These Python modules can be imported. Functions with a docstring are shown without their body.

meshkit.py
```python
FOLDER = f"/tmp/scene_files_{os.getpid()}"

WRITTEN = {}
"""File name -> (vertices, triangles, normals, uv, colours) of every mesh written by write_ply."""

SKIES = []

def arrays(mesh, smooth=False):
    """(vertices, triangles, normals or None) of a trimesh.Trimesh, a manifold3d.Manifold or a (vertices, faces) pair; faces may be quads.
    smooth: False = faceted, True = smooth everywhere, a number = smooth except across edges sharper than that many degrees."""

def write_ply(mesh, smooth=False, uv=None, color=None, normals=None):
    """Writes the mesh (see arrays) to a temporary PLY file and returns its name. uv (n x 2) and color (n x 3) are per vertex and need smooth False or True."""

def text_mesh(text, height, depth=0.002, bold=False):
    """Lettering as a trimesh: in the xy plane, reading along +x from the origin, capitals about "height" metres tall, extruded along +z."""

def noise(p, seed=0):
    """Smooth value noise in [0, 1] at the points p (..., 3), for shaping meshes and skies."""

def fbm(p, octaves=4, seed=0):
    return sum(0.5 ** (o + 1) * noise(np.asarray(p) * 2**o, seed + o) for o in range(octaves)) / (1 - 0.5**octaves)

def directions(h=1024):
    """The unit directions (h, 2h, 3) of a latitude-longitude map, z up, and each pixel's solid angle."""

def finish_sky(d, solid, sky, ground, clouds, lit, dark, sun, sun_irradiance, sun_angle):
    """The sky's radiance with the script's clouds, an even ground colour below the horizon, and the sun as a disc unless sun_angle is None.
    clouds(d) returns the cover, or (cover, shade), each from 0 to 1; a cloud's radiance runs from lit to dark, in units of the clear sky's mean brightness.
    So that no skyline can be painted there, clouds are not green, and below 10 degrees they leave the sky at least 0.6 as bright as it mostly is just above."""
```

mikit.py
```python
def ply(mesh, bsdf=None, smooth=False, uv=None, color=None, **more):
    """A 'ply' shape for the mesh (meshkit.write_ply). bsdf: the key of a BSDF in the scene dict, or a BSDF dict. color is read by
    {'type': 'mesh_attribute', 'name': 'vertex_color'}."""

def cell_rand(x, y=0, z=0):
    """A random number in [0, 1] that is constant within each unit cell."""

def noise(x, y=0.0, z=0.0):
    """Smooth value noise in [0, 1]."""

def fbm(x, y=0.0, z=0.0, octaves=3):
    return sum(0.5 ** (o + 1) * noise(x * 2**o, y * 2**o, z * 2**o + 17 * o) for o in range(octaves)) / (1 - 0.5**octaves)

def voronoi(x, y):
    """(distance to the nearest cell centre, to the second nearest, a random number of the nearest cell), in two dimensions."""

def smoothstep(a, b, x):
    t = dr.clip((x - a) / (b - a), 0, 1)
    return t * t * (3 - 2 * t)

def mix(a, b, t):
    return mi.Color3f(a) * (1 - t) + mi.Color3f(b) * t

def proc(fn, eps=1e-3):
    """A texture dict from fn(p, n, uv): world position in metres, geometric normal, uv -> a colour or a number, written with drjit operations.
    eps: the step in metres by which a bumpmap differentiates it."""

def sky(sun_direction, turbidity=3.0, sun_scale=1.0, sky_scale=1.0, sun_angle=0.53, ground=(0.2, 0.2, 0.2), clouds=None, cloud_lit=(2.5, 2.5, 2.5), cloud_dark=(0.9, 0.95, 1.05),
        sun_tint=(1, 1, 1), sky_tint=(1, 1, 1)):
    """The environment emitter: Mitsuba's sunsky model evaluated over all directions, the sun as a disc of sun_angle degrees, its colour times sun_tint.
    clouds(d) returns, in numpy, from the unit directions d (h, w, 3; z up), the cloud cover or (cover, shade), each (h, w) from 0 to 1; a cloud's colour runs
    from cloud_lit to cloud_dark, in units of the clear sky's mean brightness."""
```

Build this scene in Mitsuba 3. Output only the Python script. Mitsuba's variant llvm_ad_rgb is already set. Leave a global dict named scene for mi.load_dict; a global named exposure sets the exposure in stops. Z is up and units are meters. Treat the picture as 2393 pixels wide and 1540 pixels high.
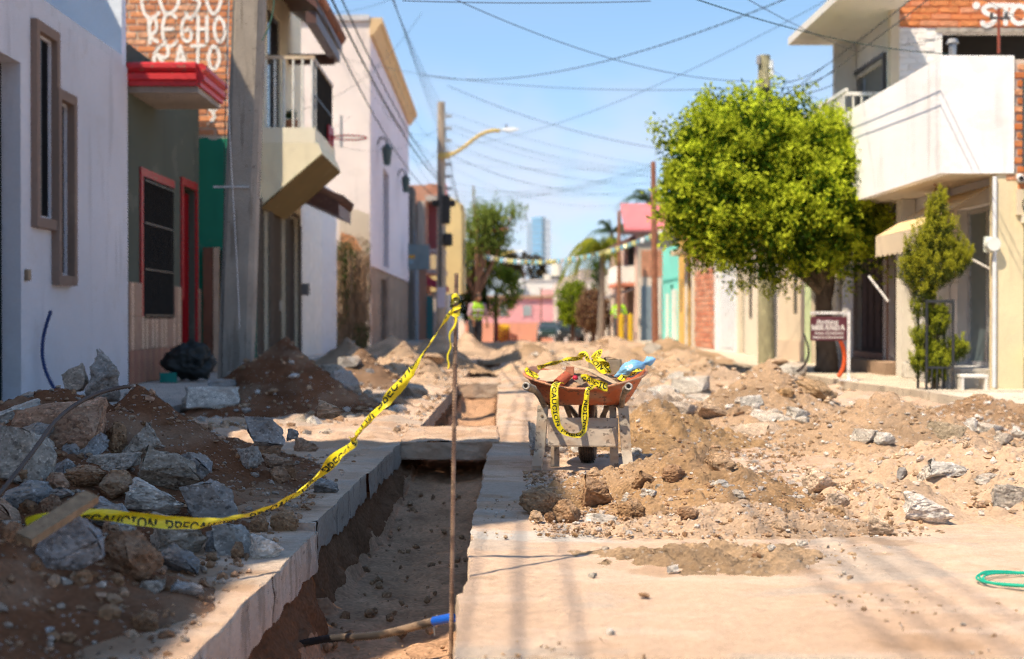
import math, random
import numpy as np, trimesh, shapely, shapely.geometry as sg, shapely.affinity as sa, shapely.ops as so
import manifold3d as m3
import drjit as dr, mitsuba as mi
import mikit, meshkit
from mikit import proc, noise, fbm, smoothstep, mix, voronoi
T = mi.ScalarTransform4f
rng = np.random.default_rng(7)
scene, labels = {}, {}

# ---------------------------------------------------------------- camera, sky, exposure
F_PX, CXI, CYI = 3322.0, 1196.0, 770.0
YAW, PITCH = math.atan(46 / F_PX), math.atan(25 / F_PX)
fwd = np.array([math.sin(YAW) * math.cos(PITCH), math.cos(YAW) * math.cos(PITCH), -math.sin(PITCH)])
rgt = np.cross(fwd, [0, 0, 1.0]); rgt /= np.linalg.norm(rgt)
upv = np.cross(rgt, fwd)
EYE = np.array([0, 0, 1.0])
scene['camera'] = {'type': 'thinlens', 'fov': math.degrees(2 * math.atan(CXI / F_PX)), 'fov_axis': 'x', 'near_clip': 0.1, 'far_clip': 6000.0,
                   'aperture_radius': 0.0125, 'focus_distance': 7.6,
                   'to_world': T().look_at(origin=EYE.tolist(), target=(EYE + fwd).tolist(), up=[0, 0, 1])}
SUN = (-0.5, -0.58, 1.0)
def clouds(d):
    az, el = np.degrees(np.arctan2(d[..., 0], d[..., 1])), np.degrees(np.arcsin(d[..., 2]))
    n = meshkit.fbm(np.stack([az * 0.32, el * 0.55, az * 0 + 3.3], -1), 5)
    c = np.clip((n - 0.42) * 5, 0, 1) * np.clip((el + 1) / 3, 0, 1) * np.clip((11 - el) / 7, 0, 1)
    w = np.clip(meshkit.fbm(np.stack([az * 0.05, el * 0.2, az * 0 + 9], -1), 4) - 0.42, 0, 1) * 0.4 * np.clip(el / 20, 0, 1)
    hazy = 0.42 * np.exp(-np.clip(el, 0, 90) / 7.0)
    return 1 - (1 - c * 0.6) * (1 - w) * (1 - hazy), c * 0.0
scene['sky_light'] = mikit.sky(SUN, turbidity=3, clouds=clouds, cloud_lit=(1.95, 1.85, 2.05), cloud_dark=(1.2, 1.2, 1.3), sky_scale=1.1, sky_tint=(0.90, 1.1, 1.15), sun_tint=(1.0, 0.995, 0.98), ground=(0.35, 0.27, 0.2))
exposure = 2.0

def W(xd, yd, Y):
    """The point at depth Y (metres along the street) seen at xd, yd in a 2392 x 1540 view."""
    d = fwd + rgt * (xd - CXI) / F_PX - upv * (yd - CYI) / F_PX
    return EYE + d * (Y / d[1])
def SC(Y): return F_PX / Y

# ---------------------------------------------------------------- materials
def C(r, g, b, s=0): return (r, g, b, s)
def pack(col, seed=0):
    q = [int(round(255 * math.sqrt(min(1, max(0, c))))) for c in col[:3]]
    return q[0] * 256 + q[1] + 0.5, q[2] * 256 + (seed % 256) + 0.5
def unpack(uv):
    u, v = dr.floor(uv.x), dr.floor(uv.y)
    r = dr.floor(u / 256); g = u - r * 256; b = dr.floor(v / 256); s = v - b * 256
    q = mi.Color3f(r, g, b) / 255.0
    return q * q, s
def f_plaster(p, n, uv):
    c, s = unpack(uv)
    a = fbm(p.x * 1.1 + s, p.y * 1.1, p.z * 0.9, 4)
    st = fbm(p.x * 5 + s, p.y * 5, p.z * 0.55, 4)
    g = noise(p.x * 70, p.y * 70, p.z * 70)
    k = (0.86 + 0.26 * a) * (0.94 + 0.1 * g) * (1 - 0.15 * smoothstep(0.56, 0.8, st))
    patch = smoothstep(0.62, 0.66, fbm(p.x * 2.3 + 7 * s, p.y * 2.3, p.z * 2.3 + 4, 4)) * 0.35
    return mix(c * k, mi.Color3f(0.42, 0.36, 0.29) * (0.8 + 0.4 * g), patch * 0.3)
def f_rock(p, n, uv):
    c, s = unpack(uv)
    a = fbm(p.x * 5 + s, p.y * 5, p.z * 5, 4)
    g = noise(p.x * 90, p.y * 90, p.z * 90)
    h = fbm(p.x * 30 + 5, p.y * 30, p.z * 30, 4)
    k = (0.62 + 0.75 * a) * (0.8 + 0.4 * g) * (1 - 0.35 * smoothstep(0.58, 0.7, h)) * (1 + 0.3 * smoothstep(0.42, 0.3, h))
    k = k * (1 + 0.5 * smoothstep(0.70, 0.8, noise(p.x * 75, p.y * 75 + 9, p.z * 75)) - 0.35 * smoothstep(0.72, 0.8, noise(p.x * 62 + 7, p.y * 62, p.z * 62)))
    dust = smoothstep(0.2, 0.9, n.z) * smoothstep(0.35, 0.7, fbm(p.x * 7, p.y * 7, p.z * 7 + s, 3)) * 0.55
    return mix(c * k, mi.Color3f(0.42, 0.305, 0.215) * (0.8 + 0.4 * g), dust)
def f_paint(p, n, uv):
    c, s = unpack(uv)
    a = fbm(p.x * 9 + s, p.y * 9, p.z * 9, 4)
    chip = smoothstep(0.66, 0.7, fbm(p.x * 23, p.y * 23 + s, p.z * 23, 4))
    return mix(c * (0.8 + 0.4 * a), mi.Color3f(0.2, 0.14, 0.1), chip * 0.6)
def f_plain(p, n, uv):
    c, s = unpack(uv)
    return c * (0.84 + 0.32 * fbm(p.x * 9 + s, p.y * 9, p.z * 9, 4))
def f_dirty(p, n, uv):                                  # dusty painted steel of the barrow
    c, s = unpack(uv)
    a = fbm(p.x * 11 + s, p.y * 11, p.z * 11, 4)
    d = smoothstep(0.45, 0.68, fbm(p.x * 6, p.y * 6 + s, p.z * 14, 5))
    k = smoothstep(0.64, 0.68, fbm(p.x * 45, p.y * 45 + s, p.z * 45, 3))
    return mix(mix(c * (0.7 + 0.6 * a), mi.Color3f(0.4, 0.28, 0.19), d * 0.62), mi.Color3f(0.07, 0.05, 0.04), k * 0.6)
def f_wood(p, n, uv):
    c, s = unpack(uv)
    g = fbm(p.x * 60 + s, p.y * 60, p.z * 4, 4)
    return c * (0.5 + 1.0 * g)
def f_bark(p, n, uv):
    c, s = unpack(uv)
    g = fbm(p.x * 22 + s, p.y * 22, p.z * 7, 4)
    return c * (0.45 + 1.1 * g)
def f_dust(p, n, uv):
    """Dry sandy dust over the broken concrete street."""
    a = fbm(p.x * 0.8, p.y * 0.5, 1.0, 4)
    b = fbm(p.x * 2.2 + 9, p.y * 5.5, 2.0, 4)
    g = noise(p.x * 120, p.y * 120, p.z * 120)
    g2 = noise(p.x * 33, p.y * 40, p.z * 33 + 4)
    c = mix(mi.Color3f(0.485, 0.357, 0.265), mi.Color3f(0.405, 0.28, 0.195), smoothstep(0.38, 0.68, a))
    c = mix(c, mi.Color3f(0.52, 0.405, 0.315), smoothstep(0.5, 0.72, b) * 0.75)
    c = mix(c, mi.Color3f(0.36, 0.33, 0.29), smoothstep(0.60, 0.7, fbm(p.x * 1.3 + 31, p.y * 1.9, 5.0, 5)) * 0.5)
    c = mix(c, mi.Color3f(0.30, 0.19, 0.115), smoothstep(0.62, 0.74, fbm(p.x * 3 + 3, p.y * 3, 8.0, 5)) * 0.5)
    dirt = smoothstep(-0.95, -1.25, p.x + 0.7 * (b - 0.5) + 0.5 * (a - 0.5)) * smoothstep(9.5, 8.0, p.y + b) * smoothstep(-3.4, -3.0, p.x)
    c = mix(c, mi.Color3f(0.24, 0.15, 0.095), dirt * 0.85) * 0.96
    c = c * (0.93 + 0.14 * fbm(p.x * 8, p.y * 0.7, 6.0, 4))
    strip = smoothstep(6.38, 6.44, p.y + 0.12 * (a - 0.5)) * smoothstep(6.78, 6.72, p.y + 0.1 * (a - 0.5)) * smoothstep(1.0, 0.75, p.x + 0.5 * b) * smoothstep(0.35, 0.5, fbm(p.x * 7, p.y * 7, 3.0, 3)) * smoothstep(-0.2, -0.1, p.x)
    c = mix(c, mi.Color3f(0.42, 0.40, 0.365), strip * 0.8)
    return c * (0.84 + 0.2 * g + 0.14 * g2)
def f_soil(p, n, uv):
    c, s = unpack(uv)
    a = fbm(p.x * 3 + s, p.y * 3, p.z * 3, 4)
    g = noise(p.x * 110, p.y * 110, p.z * 110)
    g2 = noise(p.x * 45 + 3, p.y * 45, p.z * 45)
    peb = smoothstep(0.80, 0.86, noise(p.x * 60 + 40, p.y * 60, p.z * 60))
    k = (0.7 + 0.6 * a) * (0.72 + 0.36 * g + 0.2 * g2)
    dry = smoothstep(0.45, 0.75, fbm(p.x * 2 + 11, p.y * 2, p.z * 5 + s, 4))
    k = k * (1 - 0.28 * smoothstep(0.5, 0.66, fbm(p.x * 1.4 + 5, p.y * 1.4 + s, p.z * 4, 4)))
    return mix(mix(c * k, mi.Color3f(0.44, 0.315, 0.22) * (0.8 + 0.35 * g), dry * 0.35), mi.Color3f(0.42, 0.38, 0.34), peb * 0.5)
def f_wall_soil(p, n, uv):
    c, s = unpack(uv)
    a = fbm(p.x * 6, p.y * 6, p.z * 2.2, 4)
    g = noise(p.x * 70, p.y * 70, p.z * 70)
    k = (0.6 + 0.8 * a) * (0.75 + 0.5 * g)
    return c * k
def f_conc(p, n, uv):
    c, s = unpack(uv)
    a = fbm(p.x * 2.5 + s, p.y * 2.5, p.z * 2.5, 5)
    st = fbm(p.x * 18, p.y * 18 + s, p.z * 1.6, 4)
    g = noise(p.x * 80, p.y * 80, p.z * 80)
    k = (0.72 + 0.55 * a) * (0.88 + 0.24 * g) * (1 - 0.35 * smoothstep(0.55, 0.75, st))
    pit = smoothstep(0.84, 0.88, noise(p.x * 26 + 2, p.y * 26, p.z * 26))
    return mix(c * k, mi.Color3f(0.12, 0.1, 0.085), pit * 0.5)
b_fine = lambda p, n, uv: fbm(p.x * 45, p.y * 45, p.z * 45, 4)
b_grit = lambda p, n, uv: fbm(p.x * 30, p.y * 30, p.z * 30, 5) + 0.35 * noise(p.x * 130, p.y * 130, p.z * 130)
b_plast = lambda p, n, uv: fbm(p.x * 14, p.y * 14, p.z * 14, 5)
def princ(fn, rough=0.9, spec=0.25, **k): return {'type': 'principled', 'base_color': proc(fn), 'roughness': rough, 'specular': spec, **k}
def bumped(b, fn, h, eps=2e-3): return {'type': 'bumpmap', 'map': proc(fn, eps), 'scale': h, 'bsdf': b}
def two(b): return {'type': 'twosided', 'bsdf': b}
scene['m_plaster'] = two(bumped(princ(f_plaster, 0.95, 0.06), b_plast, 0.006))
scene['m_rock'] = two(bumped(princ(f_rock, 0.97, 0.06), b_grit, 0.022))
scene['m_paint'] = two(princ(f_paint, 0.45, 0.45))
scene['m_matte'] = two(princ(f_plain, 0.95, 0.04))
scene['m_plain'] = two(princ(f_plain, 0.6, 0.35))
scene['m_dirty'] = two(bumped(princ(f_dirty, 0.5, 0.4), b_fine, 0.0025))
scene['m_wood'] = two(bumped(princ(f_wood, 0.85, 0.2), b_fine, 0.006))
scene['m_bark'] = two(bumped(princ(f_bark, 0.95, 0.15), b_plast, 0.03))
scene['m_dust'] = two(bumped(princ(f_dust, 0.97, 0.04), b_grit, 0.013))
scene['m_soil'] = two(bumped(princ(f_soil, 0.97, 0.04), b_grit, 0.028))
scene['m_wall_soil'] = two(bumped(princ(f_wall_soil, 0.97, 0.04), b_grit, 0.03))
scene['m_conc'] = two(bumped(princ(f_conc, 0.95, 0.06), b_fine, 0.008))
scene['m_tape_film'] = two(princ(f_plain, 0.28, 0.5))
scene['m_glass'] = two({'type': 'principled', 'base_color': proc(f_plain), 'roughness': 0.08, 'specular': 0.75})
scene['m_metal'] = two({'type': 'principled', 'base_color': proc(f_paint), 'roughness': 0.42, 'metallic': 0.7})
scene['m_leaf'] = {'type': 'principledthin', 'base_color': proc(f_plain), 'roughness': 0.4, 'diff_trans': 0.75, 'spec_trans': 0.0, 'eta': 1.35}
scene['m_film_blue'] = two({'type': 'principled', 'base_color': proc(f_plain), 'roughness': 0.15, 'specular': 0.6})

# ---------------------------------------------------------------- helpers
_used = {}
def uniq(k):
    if k not in _used: _used[k] = 0; return k
    _used[k] += 1
    return f'{k}_{_used[k]:03d}'
def shape(mesh, bsdf, col, smooth=False, seed=0):
    if isinstance(mesh, (list, tuple)) and not isinstance(mesh[0], np.ndarray): mesh = trimesh.util.concatenate(mesh)
    if hasattr(mesh, 'to_mesh'):
        m = mesh.to_mesh(); mesh = trimesh.Trimesh(m.vert_properties[:, :3], m.tri_verts, process=False)
    if isinstance(mesh, (list, tuple)):
        f = np.asarray(mesh[1])
        if f.shape[1] == 4: f = np.vstack([f[:, [0, 1, 2]], f[:, [0, 2, 3]]])
        mesh = trimesh.Trimesh(mesh[0], f, process=False)
    if smooth is not False and smooth is not True:
        mesh = trimesh.graph.smooth_shade(mesh, angle=math.radians(smooth), facet_minarea=None); smooth = True
    n = len(mesh.vertices)
    col = np.asarray(col, float)
    if col.ndim == 1: uv = np.tile(pack(col, seed), (n, 1))
    else: uv = np.array([pack(c, seed) for c in col])
    return mikit.ply(mesh, 'm_' + bsdf, smooth=smooth, uv=uv)
def thing(name, label, cat, group=None, kind=None):
    k = uniq(name); labels[k] = {'label': label, 'category': cat}
    if group: labels[k]['group'] = group
    if kind: labels[k]['kind'] = kind
    return k
def one(name, mesh, bsdf, col, label, cat, group=None, smooth=False, kind=None, seed=0):
    k = thing(name, label, cat, group, kind); scene[k] = shape(mesh, bsdf, col, smooth, seed); return k
def struct(name, mesh, bsdf, col, label, smooth=False):
    k = uniq(name); scene[k] = shape(mesh, bsdf, col, smooth); labels[k] = {'label': label, 'kind': 'structure'}; return k
def part(parent, name, mesh, bsdf, col, smooth=False, seed=0, label=None, kind=None):
    k = uniq(parent + '__' + name); scene[k] = shape(mesh, bsdf, col, smooth, seed)
    if label: labels.setdefault(k, {})['label'] = label
    if kind: labels.setdefault(k, {})['kind'] = kind
    return k
def put(parent, name, d, tw): k = uniq(parent + '__' + name); scene[k] = {**d, 'to_world': tw}; return k
def bx(x0, x1, y0, y1, z0, z1):
    m = trimesh.creation.box((abs(x1 - x0), abs(y1 - y0), abs(z1 - z0))); m.apply_translation(((x0 + x1) / 2, (y0 + y1) / 2, (z0 + z1) / 2)); return m
def rbx(x0, x1, y0, y1, z0, z1, b=0.01):
    p = []
    for x, sx in ((min(x0, x1), 1), (max(x0, x1), -1)):
        for y, sy in ((min(y0, y1), 1), (max(y0, y1), -1)):
            for z, sz in ((min(z0, z1), 1), (max(z0, z1), -1)):
                p += [(x, y + sy * b, z + sz * b), (x + sx * b, y, z + sz * b), (x + sx * b, y + sy * b, z)]
    return trimesh.convex.convex_hull(np.array(p))
def ext(poly, d): return trimesh.creation.extrude_polygon(poly, d, engine='earcut')
def holes(outer, hs):
    p = sg.Polygon(outer)
    for h in hs: p = p.difference(sg.box(*h))
    return p
def polys(p): return [g for g in getattr(p, 'geoms', [p]) if g.area > 1e-6]
def wall_x(X, t, p):
    """Polygon in (y, z) as a wall from X to X + t."""
    out = []
    for g in polys(p):
        m = ext(g, abs(t)); v = m.vertices.copy(); m.vertices = np.c_[v[:, 2] + min(X, X + t), v[:, 0], v[:, 1]]; m.fix_normals(); out.append(m)
    return trimesh.util.concatenate(out)
def wall_y(Y, t, p):
    out = []
    for g in polys(p):
        m = ext(g, abs(t)); v = m.vertices.copy(); m.vertices = np.c_[v[:, 0], v[:, 2] + min(Y, Y + t), v[:, 1]]; m.fix_normals(); out.append(m)
    return trimesh.util.concatenate(out)
def tube(pts, r, sides=8, cap=True):
    p = np.asarray(pts, float); n = len(p)
    r = np.broadcast_to(r, (n,))
    t = np.gradient(p, axis=0); t /= np.linalg.norm(t, axis=1, keepdims=True) + 1e-12
    ref = np.array([0.31, 0.17, 0.93]) if abs(t[:, 2]).mean() < 0.8 else np.array([1.0, 0.2, 0])
    a = np.cross(t, ref); a /= np.linalg.norm(a, axis=1, keepdims=True) + 1e-12
    b = np.cross(t, a); g = np.arange(sides) * 2 * np.pi / sides
    v = p[:, None] + r[:, None, None] * (np.cos(g)[None, :, None] * a[:, None] + np.sin(g)[None, :, None] * b[:, None])
    i, j = np.meshgrid(np.arange(n - 1), np.arange(sides), indexing='ij'); k = (j + 1) % sides
    f = np.stack([i * sides + j, i * sides + k, (i + 1) * sides + k, (i + 1) * sides + j], -1).reshape(-1, 4)
    f = np.vstack([f[:, [0, 1, 2]], f[:, [0, 2, 3]]]); v = v.reshape(-1, 3)
    if cap:
        v = np.vstack([v, p[:1], p[-1:]]); j = np.arange(sides); e = (n - 1) * sides; q = n * sides
        f = np.vstack([f, np.c_[np.full(sides, q), (j + 1) % sides, j], np.c_[np.full(sides, q + 1), e + j, e + (j + 1) % sides]])
    m = trimesh.Trimesh(v, f, process=False); m.fix_normals(); return m
def curve(pts, n=40):
    from scipy.interpolate import CubicSpline
    p = np.asarray(pts, float); s = np.r_[0, np.cumsum(np.linalg.norm(np.diff(p, axis=0), axis=1))]
    return CubicSpline(s, p)(np.linspace(0, s[-1], n))
def cyl(p0, p1, r, r1=None, sides=16): return tube([p0, p1], [r, r if r1 is None else r1], sides)
def hull(pts): return trimesh.convex.convex_hull(np.asarray(pts, float))
def grid(xs, ys, z):
    """Height field: xs (ny, nx), ys, z."""
    ny, nx = z.shape; v = np.stack([xs, ys, z], -1).reshape(-1, 3)
    i, j = np.meshgrid(np.arange(ny - 1), np.arange(nx - 1), indexing='ij'); a = i * nx + j
    f = np.stack([a, a + 1, a + nx + 1, a + nx], -1).reshape(-1, 4)
    return v, f
def nz(x, y, z=0.0, o=4, seed=0):
    x, y = np.broadcast_arrays(np.asarray(x, float), np.asarray(y, float)); return meshkit.fbm(np.stack([x, y, x * 0 + z], -1), o, seed)
def ss(a, b, x): t = np.clip((x - a) / (b - a), 0, 1); return t * t * (3 - 2 * t)
# ---------------------------------------------------------------- the street, the trench
def gz(y): return -np.clip(np.asarray(y, float) - 60, 0, 110) * 0.0165
_eY = np.arange(2.0, 80, 0.02); _jr = nz(_eY * 3, _eY * 0, 1, 4, 5) - 0.5; _jr2 = nz(_eY * 4, _eY * 0, 7, 4, 8) - 0.5
_jl = np.interp(_eY, [2, 4.18, 6.71, 6.72, 7.0, 7.02, 9.2, 9.22, 12.08, 13.0, 23.6, 80], [-.915, -.893, -.828, -.96, -.95, -.868, -.81, -.80, -.727, -.675, -.49, .3])
_jR = np.interp(_eY, [2, 4.18, 5.15, 5.2, 6.71, 10.5, 13, 24, 80], [-.10, -.105, -.125, -.098, -.10, -.03, .04, .1, .8])
edgeL = lambda y: np.interp(y, _eY, _jl + _jr * 0.03)
edgeR = lambda y: np.interp(y, _eY, _jR + _jr2 * 0.035)
def depth(y): return np.interp(y, [2, 4, 5.5, 9.4, 10.6, 11.2, 12.9, 13.1, 20, 21.5, 22, 23.4, 23.6, 24, 33, 34, 35.5, 36, 48, 50, 52], [.44, .44, .46, .46, .36, .30, .30, .28, .3, .26, .02, .02, .3, .34, .34, .03, .03, .3, .3, .0, .0])

HEAPS = []
def prof(h, x, y):
    dx, dy = (x - h['c'][0]), (y - h['c'][1]); a = h.get('rot', 0); u, v = dx * math.cos(a) + dy * math.sin(a), -dx * math.sin(a) + dy * math.cos(a)
    w = 0.38 * (nz(x * 1.6 / h['s'], y * 1.6 / h['s'], h['seed'], 3) - 0.5)
    r = np.sqrt((u / h['r'][0]) ** 2 + (v / h['r'][1]) ** 2) + w
    t = np.clip(1 - r, -0.5, 1)
    z = h['h'] * np.where(t > 0, (t * t * 0.45 + t * 0.62) / 1.0, t)
    k = np.clip(t * 3, 0, 1); L = h['s']
    z = z + k * h['lump'] * (nz(x * 5 / L, y * 5 / L, h['seed'] + 2, 4) - 0.5) * 2
    z = z + k * h['lump'] * 0.55 * np.abs(nz(x * 14 / L, y * 14 / L, h['seed'] + 5, 3) - 0.5) * 2
    return z
def heap(c, r, hgt, col, label, res=0.02, lump=0.05, rot=0.0, s=1.0, group=None, clods=70, z0=0.0, name='dirt_heap', cat='dirt heap'):
    h = dict(c=c, r=r, h=hgt, rot=rot, lump=lump, s=s, seed=len(HEAPS) * 3 + 1, z0=z0)
    g = np.random.default_rng(len(HEAPS) + 50); R = max(r) * 1.3
    cx, cy = c[0] + g.normal(0, r[0] * .45, clods), c[1] + g.normal(0, r[1] * .45, clods); cr = np.minimum(g.uniform(0.012, 0.05, clods) * (0.5 + g.random(clods)) * s, hgt * .16 + .004)
    h['clod'] = (cx, cy, cr); HEAPS.append(h)
    n = int(2 * R / res); q = np.linspace(-R, R, n); x, y = np.meshgrid(c[0] + q, c[1] + q)
    z = prof(h, x, y)
    for a, b, rr in zip(cx, cy, cr):
        d2 = ((x - a) ** 2 + (y - b) ** 2) / rr ** 2; m = (d2 < 1) & (z > 0)
        z[m] = z[m] + rr * 0.7 * np.sqrt(1 - d2[m])
    z = z + z0 + gz(y)
    v, f = grid(x, y, z); keep = (z.reshape(-1)[f] > z0 + gz(y).reshape(-1)[f] - 0.03).any(1); f = f[keep]
    used, inv = np.unique(f, return_inverse=True); m = (v[used], inv.reshape(f.shape))
    k = thing(name, label, cat, group); scene[k] = shape(m, 'soil', col, True, seed=len(HEAPS) * 7); return k
def hz(x, y):
    x, y = np.asarray(x, float), np.asarray(y, float); z = gz(y) + x * 0
    for h in HEAPS: z = np.maximum(z, np.where((x - h['c'][0]) ** 2 + (y - h['c'][1]) ** 2 < (1.6 * max(h['r'])) ** 2, prof(h, x, y) + h['z0'] + gz(y), -9))
    return z
BROWN, DARK, SAND, TAN = C(.35, .225, .12), C(.165, .076, .040), C(.53, .385, .268), C(.42, .29, .185)

Ys = np.unique(np.r_[np.arange(-30, 3.4, 1.0), np.arange(3.4, 14.2, 0.028), np.arange(14.2, 30, 0.09), np.arange(30, 62, 0.35), np.arange(62, 220, 4.0), 300, 500, 900, 2000])
def sheet(side):
    lim = 5.4 if side > 0 else 4.4
    cols = np.unique(np.r_[0, 0.008, np.arange(0.03, 3.1, 0.03), np.arange(3.1, lim, 0.09), lim, 9, 20, 60, 300, 1500])
    e = edgeR(Ys) if side > 0 else edgeL(Ys)
    e = np.where(Ys < 3.4, e[np.searchsorted(Ys, 3.4)], np.where(Ys > 50, e[np.searchsorted(Ys, 50)], e))
    if side < 0: e = np.where(Ys > 50, (edgeL(50) + edgeR(50)) / 2, e)
    else: e = np.where(Ys > 50, (edgeL(50) + edgeR(50)) / 2, e)
    x = e[:, None] + side * cols[None, :]; y = np.repeat(Ys[:, None], len(cols), 1)
    far = ss(11.5, 16, y) if side > 0 else ss(9.5, 13, y) * 0.9 + 0.1
    rough = np.maximum(far, ss(1.1, 2.0, cols)[None, :] * ss(6.2, 7.5, y) * 0.6)
    off = ss(0, 0.25, cols)[None, :]; stop = ss(lim + 0.3, lim - 0.3, np.abs(cols)[None, :] + x * 0)
    z = (nz(x * 0.9, y * 0.45, 2, 4) - 0.5) * 0.05 * off + (nz(x * 2.6, y * 2.0, 5, 5) - 0.5) * 0.2 * rough * off * stop * np.where(y > 55, 0, 1)
    z = z + np.abs(nz(x * 9, y * 9, 8, 3) - 0.5) * 0.03 * off * (0.3 + rough) + (nz(x * 22, y * 26, 3, 3) - 0.5) * 0.008
    z = np.where((np.abs(x) > 6) | (y < 2), -0.012, z) + gz(y)
    return grid(x, y, z)
struct('street_ground', sheet(1), 'dust', C(.5, .35, .2), 'dusty broken street surface right of the trench', True)
struct('street_ground', sheet(-1), 'dust', C(.5, .35, .2), 'dusty broken street surface left of the trench', True)

# slab edges of the cut concrete (vertical faces that catch the light along the trench)
def slab_edge(y0, y1, side, th, col=C(.47, .38, .30)):
    y = np.arange(y0, y1 + 1e-6, 0.02); e = edgeL(y) if side < 0 else edgeR(y)
    zs = np.r_[0, -0.006, np.linspace(-0.02, -th, 8), -th - 0.004]; n = len(zs)
    X = np.repeat(e[:, None], n, 1); Z = np.repeat(zs[None], len(y), 0)
    Z[:, -2:] += (nz(y * 5, y * 0, 3, 4, int(y0 * 10)) - 0.5)[:, None] * 0.09
    X = X + np.where(np.arange(n) == n - 1, side * 0.12, 0)[None] + (nz(y[:, None] * 9 + X * 0, Z * 12, 2, 4) - 0.5) * 0.022 - side * np.where(np.arange(n) == 0, -0.006, 0)[None]
    v, f = grid(X, np.repeat(y[:, None], n, 1), Z)
    k = uniq('street_ground__slab_edge'); scene[k] = shape((v, f), 'conc', col, 40, seed=int(y0 * 13)); return k
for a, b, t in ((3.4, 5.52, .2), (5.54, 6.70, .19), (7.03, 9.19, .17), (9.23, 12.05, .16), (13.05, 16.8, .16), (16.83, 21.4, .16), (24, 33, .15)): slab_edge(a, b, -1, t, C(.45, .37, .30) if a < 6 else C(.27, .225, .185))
for a, b, t in ((3.4, 5.16, .16), (5.2, 8.4, .12), (8.42, 11.3, .12), (13.1, 21.4, .12), (24, 33, .12)): slab_edge(a, b, 1, t)
# end faces of slabs that step back
def lump_box(x0, x1, y0, y1, z0, z1, amp, res=0.05, seed=0):
    m = bx(x0, x1, y0, y1, z0, z1).subdivide_to_size(res); v = m.vertices.copy(); n = m.vertex_normals
    d = (meshkit.fbm(v * 7 + seed, 4, seed) - 0.5) * 2 * amp; m.vertices = v + n * d[:, None]; return m
k = uniq('street_ground__slab_step'); scene[k] = shape(lump_box(-1.25, -.872, 7.0, 7.08, -.2, -.004, .008, .03, 3), 'conc', C(.5, .44, .38), 30)

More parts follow.
